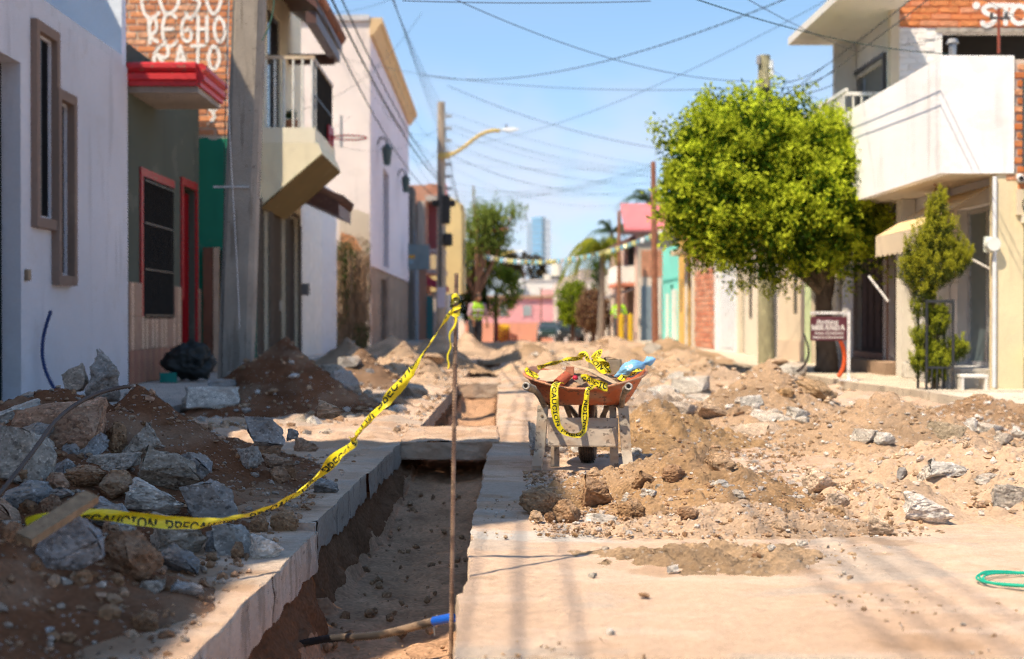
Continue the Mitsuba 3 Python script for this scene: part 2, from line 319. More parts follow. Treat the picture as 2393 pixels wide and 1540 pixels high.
# soil walls and floor of the trench
ty = np.unique(np.r_[np.arange(3.2, 14, 0.03), np.arange(14, 52, 0.1)])
L, R, D = edgeL(ty), edgeR(ty), depth(ty)
t = np.r_[np.linspace(0, 1, 14), np.linspace(1.05, 1.95, 26), np.linspace(2, 3, 10)]
X = np.zeros((len(ty), len(t))); Z = X.copy(); Y = np.repeat(ty[:, None], len(t), 1)
for i, q in enumerate(t):
    if q <= 1: X[:, i], Z[:, i] = L - 0.09 + 0.15 * q, -0.06 - (D - 0.06) * q
    elif q < 2: X[:, i] = L + 0.06 + (R - L - 0.1) * (q - 1); Z[:, i] = -D - 0.03 * math.sin((q - 1) * math.pi)
    else: X[:, i], Z[:, i] = R - 0.04 + 0.08 * (q - 2), -D + (D - 0.07) * (q - 2)
X += (nz(Y * 3.2, Z * 5, 4, 5, 3) - 0.5) * 0.12 * np.where((t <= 1), 1, 0)[None] * np.clip(-Z * 5 - .5, 0, 1) + (nz(Y * 9, X * 9, 1, 4) - 0.5) * 0.03
Z += np.where((t > 1) & (t < 2), 1, 0)[None] * ((nz(X * 3, Y * 2.2, 6, 5) - 0.5) * 0.13 + np.abs(nz(X * 11, Y * 11, 2, 3) - 0.5) * 0.045) + np.where(t <= 1, 1, 0)[None] * np.exp(-((t - 1) / .2) ** 2)[None] * (nz(Y * 4, X * 0, 3, 4) - .35) * 0.22
Z = np.minimum(Z, -0.012); Z = np.where(Y > 49.5, -0.3, Z)
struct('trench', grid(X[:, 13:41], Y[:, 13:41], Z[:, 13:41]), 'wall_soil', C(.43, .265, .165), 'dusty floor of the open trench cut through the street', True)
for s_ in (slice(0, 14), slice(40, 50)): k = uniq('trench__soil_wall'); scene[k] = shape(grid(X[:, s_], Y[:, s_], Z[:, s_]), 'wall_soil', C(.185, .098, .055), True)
# the undercut concrete bridge that closes the near trench, and the far crossings
def crossing(y0, y1, th, seed):
    y = (y0 + y1) / 2
    m = lump_box(edgeL(y) - .03, edgeR(y) + .03, y0, y1, -th, 0.012, .034, .035, seed); k = uniq('street_ground__crossing'); scene[k] = shape(m, 'dust', C(.5, .4, .3), True); return k
crossing(11.4, 13.1, .13, 2); crossing(21.6, 23.8, .2, 5); crossing(33.8, 35.9, .2, 8)

# ---------------------------------------------------------------- heaps
heap((-2.65, 8.6), (1.5, 3.0), .52, DARK, 'long dark brown soil bank under the rubble left of the trench', .026, .055, clods=220, name='soil_bank', cat='soil heap')
heap((-2.12, 8.5), (1.02, 1.1), .64, DARK, 'dark reddish soil heap with a smooth slope behind the left rubble', .02, .03, clods=60)
heap((-2.05, 4.75), (1.05, 1.0), .46, DARK, 'dark brown soil heap filling the bottom left corner', .014, .045, clods=240)
heap((-2.25, 15.5), (1.2, 1.3), .82, DARK, 'dark brown soil heap piled against the concrete power pole', .03, .04, clods=60)
heap((-1.9, 20.6), (.85, 1.3), .52, C(.2, .125, .08), 'shaded dark heap beyond the heap at the concrete pole', .04, .05, clods=40)
heap((-1.55, 24.8), (.8, 1.6), .60, SAND, 'sunlit sandy heap in front of the white panelled house', .05, .06, clods=50)
heap((-1.0, 22.3), (.5, 1.1), .42, SAND, 'small sunlit sand heap beside the second trench hole', .04, .05, clods=40)
heap((-2.9, 28.5), (.9, 1.8), .55, SAND, 'sandy heap along the white garage panels', .06, .06, clods=40)
heap((-1.3, 33), (.9, 2.2), .62, SAND, 'pale heap before the ivy covered wall', .07, .08, clods=40)
heap((-.7, 40), (.9, 2.6), .55, SAND, 'pale far heap near the worker in the green vest', .08, .08, clods=40)
heap((-2.6, 37), (1, 2.5), .60, SAND, 'pale far heap under the tall lilac house', .08, .08, clods=40)
heap((.75, 27), (.6, 2.4), .30, SAND, 'low sand ridge right of the far trench', .06, .06, clods=40)
heap((1.12, 8.0), (.82, .95), .255, C(.36, .23, .125), 'brown cloddy soil heap in front of the wheelbarrow', .0135, .06, clods=330, rot=.1)
heap((1.30, 11.3), (.80, .80), .30, BROWN, 'brown soil heap just right behind the wheelbarrow', .016, .05, clods=220)
heap((1.2, 6.8), (.9, .33), .11, SAND, 'low pale sand ridge in front of the brown clod heap', .013, .05, clods=160, z0=-.015, s=.6, name='sand_ridge', cat='sand heap')
heap((.98, 5.95), (.72, .46), .062, C(.38, .265, .165), 'flat smear of darker soil on the street foreground', .013, .055, clods=260, z0=-.03, s=.55, name='soil_patch', cat='soil patch')
heap((2.75, 8.2), (.95, 1.5), .34, SAND, 'pale sand bank at the right edge with broken concrete in it', .02, .06, clods=200, name='sand_bank', cat='sand heap')
heap((2.05, 7.2), (.42, .4), .15, SAND, 'small pale sand mound left of the right sand bank', .015, .03, clods=60)
heap((3.1, 11.2), (1.1, 1.3), .34, TAN, 'broad tan rubble heap below the driveway ramp', .025, .07, clods=170)
heap((2.7, 13.6), (1.05, 1.1), .52, TAN, 'tan gravel heap with a rounded top before the shop sign', .028, .06, clods=170)
heap((4.8, 13.9), (1.0, .8), .26, C(.3, .19, .11), 'dark smooth soil heap on the driveway at the right edge', .03, .025, clods=40)
heap((1.55, 14.6), (.9, 1.2), .24, C(.42, .33, .25), 'grey brown rubble mound behind the wheelbarrow', .03, .06, clods=120)
heap((2.9, 18.2), (1.5, 1.1), .34, SAND, 'sandy heap ending at the tree trunk', .04, .07, clods=90)
heap((1.7, 21), (1.3, 1.6), .34, SAND, 'sandy heap in mid street behind the rubble', .05, .07, clods=80)
heap((3.4, 25.5), (1.5, 2.0), .42, SAND, 'sandy heap under the clipped tree', .06, .08, clods=60)
heap((1.6, 29), (1.5, 2.5), .34, SAND, 'far sandy heap in the middle of the street', .07, .08, clods=60)
heap((4.2, 34), (1.5, 3), .58, C(.42, .29, .18), 'far brown heap before the red brick front', .08, .1, clods=60)
heap((2.0, 40), (2.2, 4), .30, SAND, 'long far heap across the street before the parked cars', .1, .1, clods=60)
heap((4.0, 47), (1.8, 4), .36, SAND, 'farthest heap along the turquoise front', .12, .1, clods=40)
heap((.9, 50), (2.2, 3), .22, SAND, 'farthest heap at the end of the trench', .12, .1, clods=40)

gq = np.random.default_rng(77)
for i, (x, y) in enumerate(((-2.2, 31), (-.9, 28.5), (-1.9, 43), (.9, 33.5), (2.8, 30.5), (4.3, 29.5), (1.0, 43), (3.2, 44), (-.4, 46), (2.4, 24), (.9, 24.5), (4.2, 21.5))): heap((x, y), (gq.uniform(.6, 1.1), gq.uniform(.8, 1.6)), gq.uniform(.25, .45), [SAND, TAN][i % 2], 'sandy heap among the heaps in the far part of the street', .07, .11, clods=50, group='heaps in the far part of the street')
# ---------------------------------------------------------------- rocks
def rock_mesh(seed, n=13, res=0.16, amp=0.035, flat=1.0, chips=5):
    g = np.random.default_rng(seed); p = g.normal(size=(n, 3)); p /= np.linalg.norm(p, axis=1, keepdims=True); p *= g.uniform(0.78, 1.08, (n, 1)); p[:, 2] *= flat
    m = trimesh.convex.convex_hull(p)
    m = m.subdivide_to_size(res * 2); v = m.vertices.copy()
    d = (meshkit.fbm(v * 2.2 + seed * 3.1, 5, seed) - 0.5) * 2 * amp * 2.4 - np.maximum(0, meshkit.fbm(v * 5 + seed, 4, seed + 3) - 0.52) * amp * 5
    m.vertices = v + m.vertex_normals * d[:, None]
    lo, hi = m.bounds; m.apply_translation(-(lo + hi) / 2); m.apply_scale(1 / (hi - lo)); return m
_rk = {}
GREY, LGREY, PINK, CLOD, RUST, BLUEG, WHITE_ = C(.35, .31, .265), C(.50, .47, .43), C(.36, .22, .15), C(.26, .155, .09), C(.20, .105, .058), C(.27, .265, .26), C(.66, .63, .58)
VAR = [dict(n=10, amp=.045), dict(n=14, amp=.05), dict(n=9, amp=.04), dict(n=22, amp=.06), dict(n=12, amp=.06), dict(n=30, amp=.075), dict(n=9, amp=.05), dict(n=16, amp=.05)]
def rock_shape(var, col, lod):
    k = (var, col, lod)
    if k not in _rk:
        v = VAR[var]; m = rock_mesh(100 + var, v['n'], {0: .042, 1: .1, 2: .25}[lod], v['amp'] * 1.25)
        _rk[k] = shape(m, 'rock', col, 24 if var not in (3, 5) else 50, seed=var * 11 + lod)
    return _rk[k]
def rock(c, size, rot, var, col, lod, label, group=None, name='rock', cat='rock'):
    k = thing(name, label, cat, group)
    scene[k] = {**rock_shape(var, col, lod), 'to_world': T().translate([float(q) for q in c]).rotate([0, 0, 1], rot[2]).rotate([0, 1, 0], rot[1]).rotate([1, 0, 0], rot[0]).scale([float(q) for q in size])}
    return k
# left rubble, from the slab back to the ridge: (crop box x0, x1, y0, y1, variant, colour, tilt, label)
def on_ground(xd, yd, hp, ya, yb_, yd0):
    """Where the sight line at xd, yd meets the ground or a heap, a stone's half height above it."""
    q = np.arange(ya, yb_, .03); d = fwd + rgt * (xd - CXI) / F_PX - upv * (yd - CYI) / F_PX; p = EYE + d * (q / d[1])[:, None]
    ok = np.nonzero(p[:, 2] - hz(p[:, 0], p[:, 1]) <= .33 * hp / SC(q))[0]
    Yq = float(q[ok[0]]) if len(ok) else yd0
    return W(xd, yd, Yq), Yq
def yb(yd): return float(np.interp(yd, [905, 940, 1000, 1100, 1200, 1300, 1352, 1400, 1480], [10.2, 9.4, 8.5, 7.5, 6.75, 6.1, 5.75, 5.5, 5.1]))
LEFT = [
 (50, 605, 95, 392, 0, PINK, 10, 'big pinkish slab of rock lying on top of the left rubble', 'boulder'),
 (0, 310, 250, 575, 2, GREY, -8, 'grey concrete block at the left frame edge with a flat tan face', 'concrete chunk'),
 (640, 905, 235, 430, 6, C(.36, .31, .26), 28, 'thin tan concrete plate leaning behind the left rubble', 'concrete chunk'),
 (770, 1105, 338, 645, 4, C(.25, .21, .17), 12, 'large pointed brown grey block in the middle of the left rubble', 'boulder'),
 (990, 1185, 380, 570, 1, BLUEG, 20, 'blue grey chunk just behind the pointed brown block', 'concrete chunk'),
 (1040, 1310, 530, 790, 2, C(.27, .25, .235), 35, 'long dark grey slab sloping down right of the pointed block', 'concrete chunk'),
 (665, 1045, 545, 755, 7, LGREY, -6, 'pale speckled concrete chunk under the pointed block', 'concrete chunk'),
 (470, 790, 385, 490, 0, GREY, 4, 'flat grey concrete piece behind the pale speckled chunk', 'concrete chunk'),
 (355, 590, 455, 575, 5, RUST, 0, 'dark brown loaf shaped clod left of the pale speckled chunk', 'clod'),
 (515, 770, 490, 645, 3, CLOD, 6, 'rounded brown stone leaning on the pale speckled chunk', 'stone'),
 (250, 390, 500, 615, 3, C(.34, .2, .13), -5, 'small reddish stone beside the grey block at the left edge', 'stone'),
 (595, 715, 215, 415, 5, CLOD, 5, 'upright roll of brown clay next to the pink slab', 'clod'),
 (200, 580, 730, 1085, 1, C(.25, .25, .26), -12, 'broad pale grey concrete chunk below the yellow tape', 'concrete chunk'),
 (555, 912, 835, 1115, 3, C(.215, .125, .075), 0, 'big round brown boulder at the foot of the left rubble', 'boulder'),
 (893, 1158, 900, 1095, 4, BLUEG, 0, 'blue grey wedge right of the big round boulder', 'concrete chunk'),
 (835, 1158, 725, 1000, 7, GREY, 8, 'grey concrete chunk hanging behind the yellow tape', 'concrete chunk'),
 (1205, 1410, 775, 985, 2, C(.30, .30, .29), 14, 'upright grey chunk near the slab edge', 'concrete chunk'),
 (1148, 1225, 820, 960, 1, BLUEG, 0, 'narrow grey piece between two larger chunks', 'concrete chunk'),
 (485, 660, 850, 1010, 0, GREY, -20, 'grey piece tucked left above the round boulder', 'concrete chunk'),
 (215, 350, 900, 1030, 6, GREY, 0, 'small angular grey piece left under the pale chunk', 'concrete chunk'),
 (1395, 1585, 843, 998, 7, WHITE_, 8, 'white plaster chunk lying in the sun at the slab edge', 'plaster chunk'),
 (1508, 1678, 703, 845, 5, C(.27, .17, .1), 0, 'pointed brown clod on the corner of the slab', 'clod'),
 (778, 925, 1098, 1172, 0, GREY, 0, 'low grey flake in front of the round boulder', 'concrete chunk'),
 (950, 1138, 1095, 1203, 4, BLUEG, 0, 'small grey pyramid alone on the slab', 'concrete chunk'),
 (1280, 1372, 888, 995, 3, CLOD, 0, 'brown lump in front of the upright grey chunk', 'clod'),
 (1395, 1505, 735, 855, 5, CLOD, 0, 'brown clod behind the white plaster chunk', 'clod'),
 (1140, 1222, 950, 1000, 3, CLOD, 0, 'flat brown lump near the blue grey wedge', 'clod'),
 (230, 350, 620, 740, 5, C(.33, .2, .13), 0, 'reddish clod behind the plank', 'clod'),
 (100, 220, 640, 740, 3, RUST, 0, 'dark clod left behind the plank', 'clod'),
 (490, 690, 640, 740, 7, C(.38, .35, .33), 0, 'mixed grey piece between plank and pale chunk', 'concrete chunk'),
 (570, 680, 765, 860, 3, C(.33, .2, .13), 0, 'reddish lump under the yellow tape', 'clod'),
 (0, 140, 770, 920, 5, C(.3, .17, .1), 0, 'reddish clod at the left frame edge below the tape', 'clod'),
 (660, 760, 790, 860, 1, GREY, 0, 'small grey chip under the tape', 'concrete chunk'),
 (1355, 1595, 188, 345, 2, BLUEG, -8, 'blue grey chunk on the shaded ground behind the bank', 'concrete chunk'),
 (1600, 1670, 250, 320, 1, BLUEG, 0, 'small blue grey chunk beside the one behind the bank', 'concrete chunk'),
 (1455, 1665, 395, 495, 7, C(.36, .24, .17), 0, 'pinkish block, front one of the group by the slab', 'clod'),
 (1490, 1630, 468, 565, 3, C(.3, .18, .11), 0, 'brown lump below the pinkish blocks', 'clod'),
 (1640, 1785, 300, 405, 7, C(.36, .24, .17), 0, 'pinkish block, right one of the group by the slab', 'clod'),
 (1440, 1580, 300, 420, 5, C(.29, .175, .11), 0, 'brown block, left one of the group by the slab', 'clod'),
 (1300, 1460, 355, 480, 0, C(.36, .34, .32), 30, 'grey plate leaning on the soil bank by the slab', 'concrete chunk'),
 (1755, 1895, 518, 630, 4, BLUEG, 0, 'dark grey chunk on the shaded slab near the trench', 'concrete chunk'),
 (1755, 1925, 95, 195, 7, C(.46, .32, .22), 0, 'tan block in the sun patch beyond the left rubble', 'stone'),
 (560, 690, 1178, 1235, 3, CLOD, -8, 'flat brown stone on the dark soil at the bottom left', 'stone'),
 (330, 410, 1080, 1140, 7, LGREY, 0, 'pale chip on the dark soil at the bottom left', 'concrete chunk'),
 (255, 345, 1070, 1145, 3, C(.36, .24, .16), 0, 'tan stone on the dark soil at the bottom left', 'stone'),
 (420, 520, 1040, 1120, 5, CLOD, 0, 'brown clod at the upper rim of the bottom left soil', 'clod'),
 (605, 700, 1060, 1150, 5, CLOD, 0, 'brown clod under the round boulder', 'clod'),
 (660, 725, 1140, 1200, 3, C(.4, .27, .19), 0, 'small pinkish stone right on the bottom left soil', 'stone'),
 (545, 680, 1235, 1330, 5, CLOD, 0, 'brown clod halfway down the bottom left soil', 'clod'),
 (720, 905, 1270, 1410, 5, C(.2, .115, .065), 0, 'larger dark clod at the foot of the bottom left soil', 'clod'),
 (700, 780, 1380, 1440, 3, C(.38, .26, .18), 0, 'tan stone at the foot of the bottom left soil', 'stone'),
 (205, 300, 1360, 1395, 0, C(.42, .42, .42), 0, 'grey sliver on the bottom left soil', 'concrete chunk'),
]
for i, (x0, x1, y0, y1, var, col, tilt, lab, cat) in enumerate(LEFT):
    x0, x1, y0, y1 = x0 * .4174, x1 * .4174, 897 + y0 * .4174, 897 + y1 * .4174
    Yq = yb(y1)
    c, Yq = on_ground((x0 + x1) / 2, (y0 + y1) / 2, y1 - y0, 4.3, 11.5, Yq); w, h = (x1 - x0) / SC(Yq), (y1 - y0) / SC(Yq)
    rock(c, (w * 1.02, max(w, h) * .8, h * 1.08), (tilt * .3, -tilt * .4, [8, -14, 3, 22, -30][i % 5]), var, col, 0, lab, name=cat.replace(' ', '_'), cat=cat)
d = [(146, 205, 858, 915, 0, C(.36, .31, .26), 20, 'tan broken slab propped on edge before the white wall', 'concrete chunk'), (178, 290, 826, 942, 6, C(.30, .28, .26), 38, 'dark grey broken slab tilted up on the left ridge', 'concrete chunk'), (288, 345, 915, 960, 1, BLUEG, 0, 'grey chips right of the tilted slab on the ridge', 'concrete chunk'), (430, 505, 905, 950, 7, LGREY, 0, 'pale concrete chunk on the pavement left of the pole heap', 'concrete chunk'), (420, 470, 930, 960, 1, GREY, 0, 'small grey chunk on the pavement left of the pole heap', 'concrete chunk')]
for i, (x0, x1, y0, y1, var, col, tilt, lab, cat) in enumerate(d):
    Yq = 10.3 if i < 3 else 15.0; w, h = (x1 - x0) / SC(Yq), (y1 - y0) / SC(Yq); c = W((x0 + x1) / 2, (y0 + y1) / 2, Yq)
    rock(c, (w * 1.05, max(w, h) * .8, h * 1.1), (0, -tilt, [8, -14, 3][i % 3]), var, col, 0, lab, name=cat.replace(' ', '_'), cat=cat)
# right side, named ones: pixel box, depth
RIGHT = [
 (2150, 2262, 1068, 1142, 4, LGREY, 9.3, 'grey sharp edged rock perched on the right sand bank'), (2100, 2228, 1155, 1232, 7, C(.55, .52, .49), 8.1, 'pale grey rock at the foot of the right sand bank'),
 (2300, 2420, 1130, 1195, 0, GREY, 8.4, 'grey slab half buried at the right frame edge'), (2240, 2290, 1040, 1085, 1, GREY, 10.0, 'grey chunk behind the perched rock'),
 (1985, 2065, 1130, 1170, 6, GREY, 8.9, 'thin grey flake in the sand left of the right bank'), (2095, 2120, 1090, 1122, 1, BLUEG, 9.4, 'small dark grey chip on the sand'),
 (2160, 2255, 985, 1035, 0, C(.33, .27, .2), 11.9, 'brown grey slab on the rubble below the driveway'), (2250, 2290, 975, 1010, 1, LGREY, 12.2, 'pale chunk at the right below the driveway'), (2280, 2350, 985, 1020, 7, LGREY, 12.0, 'pale chunk at the far right below the driveway'),
 (1985, 2050, 1000, 1035, 0, LGREY, 11.4, 'flat pale piece on the tan rubble'), (2040, 2095, 1010, 1042, 1, LGREY, 11.3, 'second flat pale piece on the tan rubble'),
 (1560, 1660, 878, 925, 0, LGREY, 15.8, 'large pale concrete plate lying behind the wheelbarrow'), (1555, 1645, 935, 985, 7, C(.5, .43, .36), 13.0, 'pale block beside the brown heap behind the barrow'), (1625, 1700, 940, 985, 4, C(.36, .26, .18), 12.9, 'brown edged block beside the pale block'),
 (1745, 1830, 960, 985, 0, LGREY, 13.0, 'flat pale slab on the path right of the brown heap'), (1840, 1895, 950, 985, 7, LGREY, 13.0, 'whitish block at the foot of the tan gravel heap'), (1790, 1830, 955, 980, 1, C(.5, .44, .38), 13.1, 'small whitish block left of the tan gravel heap'),
 (1690, 1860, 985, 1022, 6, C(.48, .37, .27), 11.9, 'long dusty slab lying flat right of the brown heap'), (1860, 1960, 890, 935, 3, C(.33, .22, .13), 14.2, 'brown clod on the tan gravel heap'), (1810, 1858, 905, 930, 5, BROWN, 14.0, 'dark brown clod left on the tan gravel heap'),
 (1238, 1270, 985, 1055, 7, LGREY, 11.2, 'pale rounded chunk behind the left barrow leg'), (1240, 1290, 1020, 1062, 1, BLUEG, 11.0, 'grey chunk low behind the left barrow leg'), (1330, 1380, 1035, 1062, 1, LGREY, 11.1, 'pale pieces under the barrow'), (1290, 1330, 1040, 1062, 7, LGREY, 11.1, 'pale piece beside the barrow leg'), (1470, 1500, 1045, 1065, 1, LGREY, 10.9, 'pale chip behind the right barrow leg'),
 (1212, 1312, 1135, 1207, 5, C(.29, .185, .11), 7.15, 'big brown clod alone left of the clod heap'), (1232, 1272, 1195, 1222, 3, C(.40, .28, .18), 6.95, 'small tan stone under the big brown clod'), (1295, 1362, 1168, 1226, 3, C(.34, .215, .125), 6.95, 'brown clod second from the left at the clod heap'), (1360, 1425, 1105, 1200, 4, C(.31, .19, .11), 7.1, 'tall brown clod at the left end of the clod heap'), (1270, 1300, 1195, 1222, 5, CLOD, 6.98, 'small brown clod between two larger ones'),
 (1365, 1440, 1200, 1226, 0, LGREY, 6.9, 'pale flat stone at the foot of the clod heap'), (1440, 1510, 1165, 1220, 5, C(.29, .18, .1), 7.0, 'brown clod in front of the clod heap'), (1500, 1545, 1140, 1168, 7, LGREY, 7.3, 'pale grey chip on the clod heap'), (1530, 1560, 1130, 1150, 1, GREY, 7.4, 'grey chip near the top of the clod heap'), (1700, 1745, 1145, 1165, 3, C(.4, .36, .31), 7.4, 'rounded grey pebble on the right slope of the clod heap'),
 (1545, 1600, 1085, 1130, 5, CLOD, 7.7, 'brown clod on the crest of the clod heap'), (1640, 1720, 1060, 1110, 3, C(.38, .25, .155), 8.1, 'tan clod at the back of the clod heap'), (1480, 1540, 1100, 1150, 4, C(.3, .19, .11), 7.4, 'brown block on the left slope of the clod heap'), (1580, 1640, 1185, 1215, 5, CLOD, 6.95, 'flat brown clod at the front of the clod heap'),
 (2020, 2090, 1200, 1262, 7, C(.55, .43, .32), 6.95, 'dusty pale lump left of the pale grey rock'), (1800, 1850, 1215, 1250, 3, C(.52, .38, .26), 6.8, 'dusty lump on the pale sand ridge'), (1860, 1888, 1262, 1278, 1, LGREY, 6.3, 'small white chip before the sand ridge'), (1790, 1815, 1272, 1286, 1, LGREY, 6.2, 'small white chip on the street in front of the ridge'),
 (1415, 1438, 1468, 1484, 3, LGREY, 4.55, 'lone pale pebble on the street foreground'), (1370, 1395, 1338, 1350, 0, LGREY, 5.55, 'pale pebble at the left of the soil smear'), (1510, 1532, 1285, 1300, 3, C(.33, .22, .14), 6.0, 'brown pebble on the soil smear'), (1755, 1780, 1290, 1312, 5, CLOD, 5.9, 'brown pebble at the right end of the soil smear'), (1555, 1585, 1320, 1338, 0, LGREY, 5.7, 'pale flake in the soil smear'), (1405, 1425, 1275, 1290, 1, GREY, 6.2, 'grey chip on the slab joint'),
 (1490, 1520, 1385, 1395, 5, CLOD, 5.1, 'thin brown crumb on the street foreground'),
 (1880, 1960, 1100, 1160, 7, C(.52, .41, .31), 9.4, 'dusty pale block in the sand hollow'), (1930, 1985, 1150, 1195, 1, C(.5, .40, .31), 8.5, 'dusty block left of the pale grey rock'), (2270, 2330, 1105, 1130, 1, LGREY, 9.0, 'small pale stone on the right sand bank'), (2320, 2370, 1010, 1040, 1, GREY, 11.5, 'grey block on the rubble at the right'), (2355, 2410, 1000, 1030, 7, LGREY, 11.9, 'pale block at the right frame edge below the driveway'),
]
for i, (x0, x1, y0, y1, var, col, Yq, lab) in enumerate(RIGHT):
    c, Yq = on_ground((x0 + x1) / 2, (y0 + y1) / 2, y1 - y0, Yq - 1.6, Yq + 3, Yq); w, h = (x1 - x0) / SC(Yq), (y1 - y0) / SC(Yq)
    rock(c, (w * 1.02, max(w, h) * .75, h * 1.05), ([6, -5, 9][i % 3], [-7, 5, 11, -3][i % 4], [8, -24, 33, 12, -40][i % 5]), var, col, 0 if Yq < 10 else 1, lab, name='clod' if 'clod' in lab else 'rock', cat='clod' if 'clod' in lab else 'rock')
# rubble that nothing tells apart, scattered in fields
def field(n, xr, yr, size, cols, label, group, seed, lod=2, flat=.55, avoid=True, nm='rubble_piece', ct='rubble'):
    g = np.random.default_rng(seed); k = 0
    while k < n:
        x, y = g.uniform(*xr), g.uniform(*yr)
        if avoid and edgeL(min(y, 79)) - .12 < x < edgeR(min(y, 79)) + .1: continue
        s = size[0] * (size[1] / size[0]) ** (g.random() ** 1.8); sx, sy, sz = s * g.uniform(.8, 1.3), s * g.uniform(.7, 1.1), s * flat * g.uniform(.6, 1.3)
        col = cols[int(g.integers(len(cols)))]
        rock((x, y, float(hz(x, y)) + sz * .18), (sx, sy, sz), (g.uniform(-15, 15), g.uniform(-15, 15), g.uniform(0, 360)), int(g.integers(8)), col, lod, label, group, name=nm, cat=ct); k += 1
field(70, (1.0, 3.7), (12.6, 17.5), (.09, .5), [LGREY, GREY, LGREY, C(.5, .42, .34), TAN], 'concrete rubble piece strewn behind the wheelbarrow', 'rubble behind the wheelbarrow', 1)
field(34, (1.8, 4.6), (17.5, 24), (.12, .55), [LGREY, C(.45, .38, .3), GREY, SAND], 'concrete rubble piece strewn before the clipped tree', 'rubble before the clipped tree', 2)
field(26, (2.6, 4.6), (9.6, 13.2), (.06, .26), [LGREY, GREY, TAN, C(.5, .42, .34)], 'small rubble piece on the tan heaps below the driveway', 'rubble below the driveway', 3)
field(26, (2.1, 3.7), (7.0, 9.6), (.04, .16), [SAND, LGREY, TAN, C(.5, .42, .34)], 'small stone in the right sand bank', 'stones in the right sand bank', 4, 1)
field(60, (-2.9, -.8), (12.3, 24), (.1, .55), [BLUEG, GREY, CLOD, LGREY, TAN], 'rubble piece left of the middle trench', 'rubble left of the middle trench', 5)
field(28, (-3.0, 1.4), (23, 40), (.15, .5), [SAND, LGREY, TAN, GREY], 'far rubble piece on the heaps along the trench', 'far rubble along the trench', 6)
field(24, (1.2, 5.0), (26, 48), (.2, .6), [SAND, LGREY, C(.5, .4, .3), TAN], 'far rubble piece across the street', 'far rubble across the street', 7)
field(32, (-3.3, -1.15), (5.6, 9.8), (.04, .15), [CLOD, RUST, GREY, PINK, BLUEG, C(.3, .19, .12)], 'small stone between the big pieces of the left rubble', 'small stones in the left rubble', 8, 1, .8, nm='stone', ct='stone')
field(44, (-3.2, -1.75), (5.5, 8.0), (.10, .30), [GREY, BLUEG, C(.30, .26, .22), CLOD, RUST, PINK, LGREY], 'middling stone packed among the big pieces of the left rubble', 'middling stones in the left rubble', 18, 1, .75, nm='stone', ct='stone')
field(30, (-2.6, -1.2), (4.3, 5.8), (.022, .075), [CLOD, CLOD, RUST, C(.36, .24, .16)], 'clod on the bottom left soil', 'clods on the bottom left soil', 9, 1, .8, nm='clod', ct='clod')
field(70, (.45, 1.9), (6.9, 8.9), (.025, .11), [C(.3, .19, .11), TAN, C(.33, .21, .12), C(.33, .21, .12), LGREY], 'small clod on the brown clod heap', 'small clods on the brown clod heap', 10, 1, .8, nm='clod', ct='clod')
# gravel and crumbs nobody could count
def crumbs(n, xr, yr, size, cols, seed, label, name='gravel', zf=hz, clump=0.0):
    g = np.random.default_rng(seed); base = trimesh.creation.icosahedron(); V, Fc = base.vertices, base.faces
    x, y = g.uniform(*xr, n), g.uniform(*yr, n)
    if clump: ok = nz(x * 1.5, y * 1.2, 4, 3, seed) > clump; x, y = x[ok], y[ok]
    ok = ~((edgeL(y) - .02 < x) & (x < edgeR(y) + .02)); x, y = x[ok], y[ok]; n = len(x)
    s = size[0] * (size[1] / size[0]) ** (g.random(n) ** 2.2)
    v = V[None] * g.uniform(.55, 1.2, (n, len(V), 1)) * s[:, None, None] * g.uniform([.7, .7, .45], [1.2, 1.2, .9], (n, 3))[:, None]
    v = v + np.stack([x, y, zf(x, y) + s * .25], -1)[:, None]
    f = (Fc[None] + np.arange(n)[:, None, None] * len(V)).reshape(-1, 3); cc = np.array([c[:3] for c in cols])[g.integers(len(cols), size=n)] * g.uniform(.75, 1.2, (n, 1))
    m = trimesh.Trimesh(v.reshape(-1, 3), f, process=False)
    k = uniq(name); scene[k] = shape(m, 'rock', np.repeat(cc, len(V), 0), False); labels[k] = {'label': label, 'category': 'gravel', 'kind': 'stuff'}
G0 = [C(.46, .33, .22), C(.38, .26, .16), C(.5, .46, .41), C(.42, .29, .19)]
crumbs(2600, (-.05, 3.0), (3.9, 8), (.003, .013), G0, 1, 'crumbs of soil and gravel over the dusty street foreground', clump=.5)
crumbs(5200, (.2, 2.1), (6.5, 9.3), (.005, .02), [C(.31, .19, .11), C(.36, .23, .14), C(.42, .29, .19), C(.5, .46, .42)], 2, 'crumbs of soil over the brown clod heap')
crumbs(2600, (.3, 2.3), (10.2, 12.5), (.007, .026), [C(.29, .18, .1), C(.36, .23, .14), C(.5, .46, .42)], 3, 'crumbs of soil over the heap behind the barrow')
crumbs(6500, (-3.6, -.95), (4.0, 10.5), (.006, .03), [C(.25, .14, .08), C(.3, .18, .11), C(.34, .22, .15), C(.32, .27, .23)], 4, 'crumbs and small stones through the left rubble')
crumbs(7000, (1.7, 5), (7, 14), (.008, .032), [C(.46, .33, .22), C(.52, .47, .42), C(.40, .27, .17)], 5, 'crumbs and gravel over the right heaps')
crumbs(6000, (1, 5), (13, 26), (.014, .055), [C(.48, .36, .25), C(.55, .51, .47), C(.42, .29, .19)], 6, 'coarse gravel over the mid street heaps')
crumbs(3500, (-3, -.5), (12, 30), (.014, .06), [C(.44, .31, .21), C(.4, .38, .36), C(.34, .22, .14)], 7, 'coarse gravel left of the middle trench')
def tfloor(x, y): return -depth(y) - .02
g = np.random.default_rng(3)
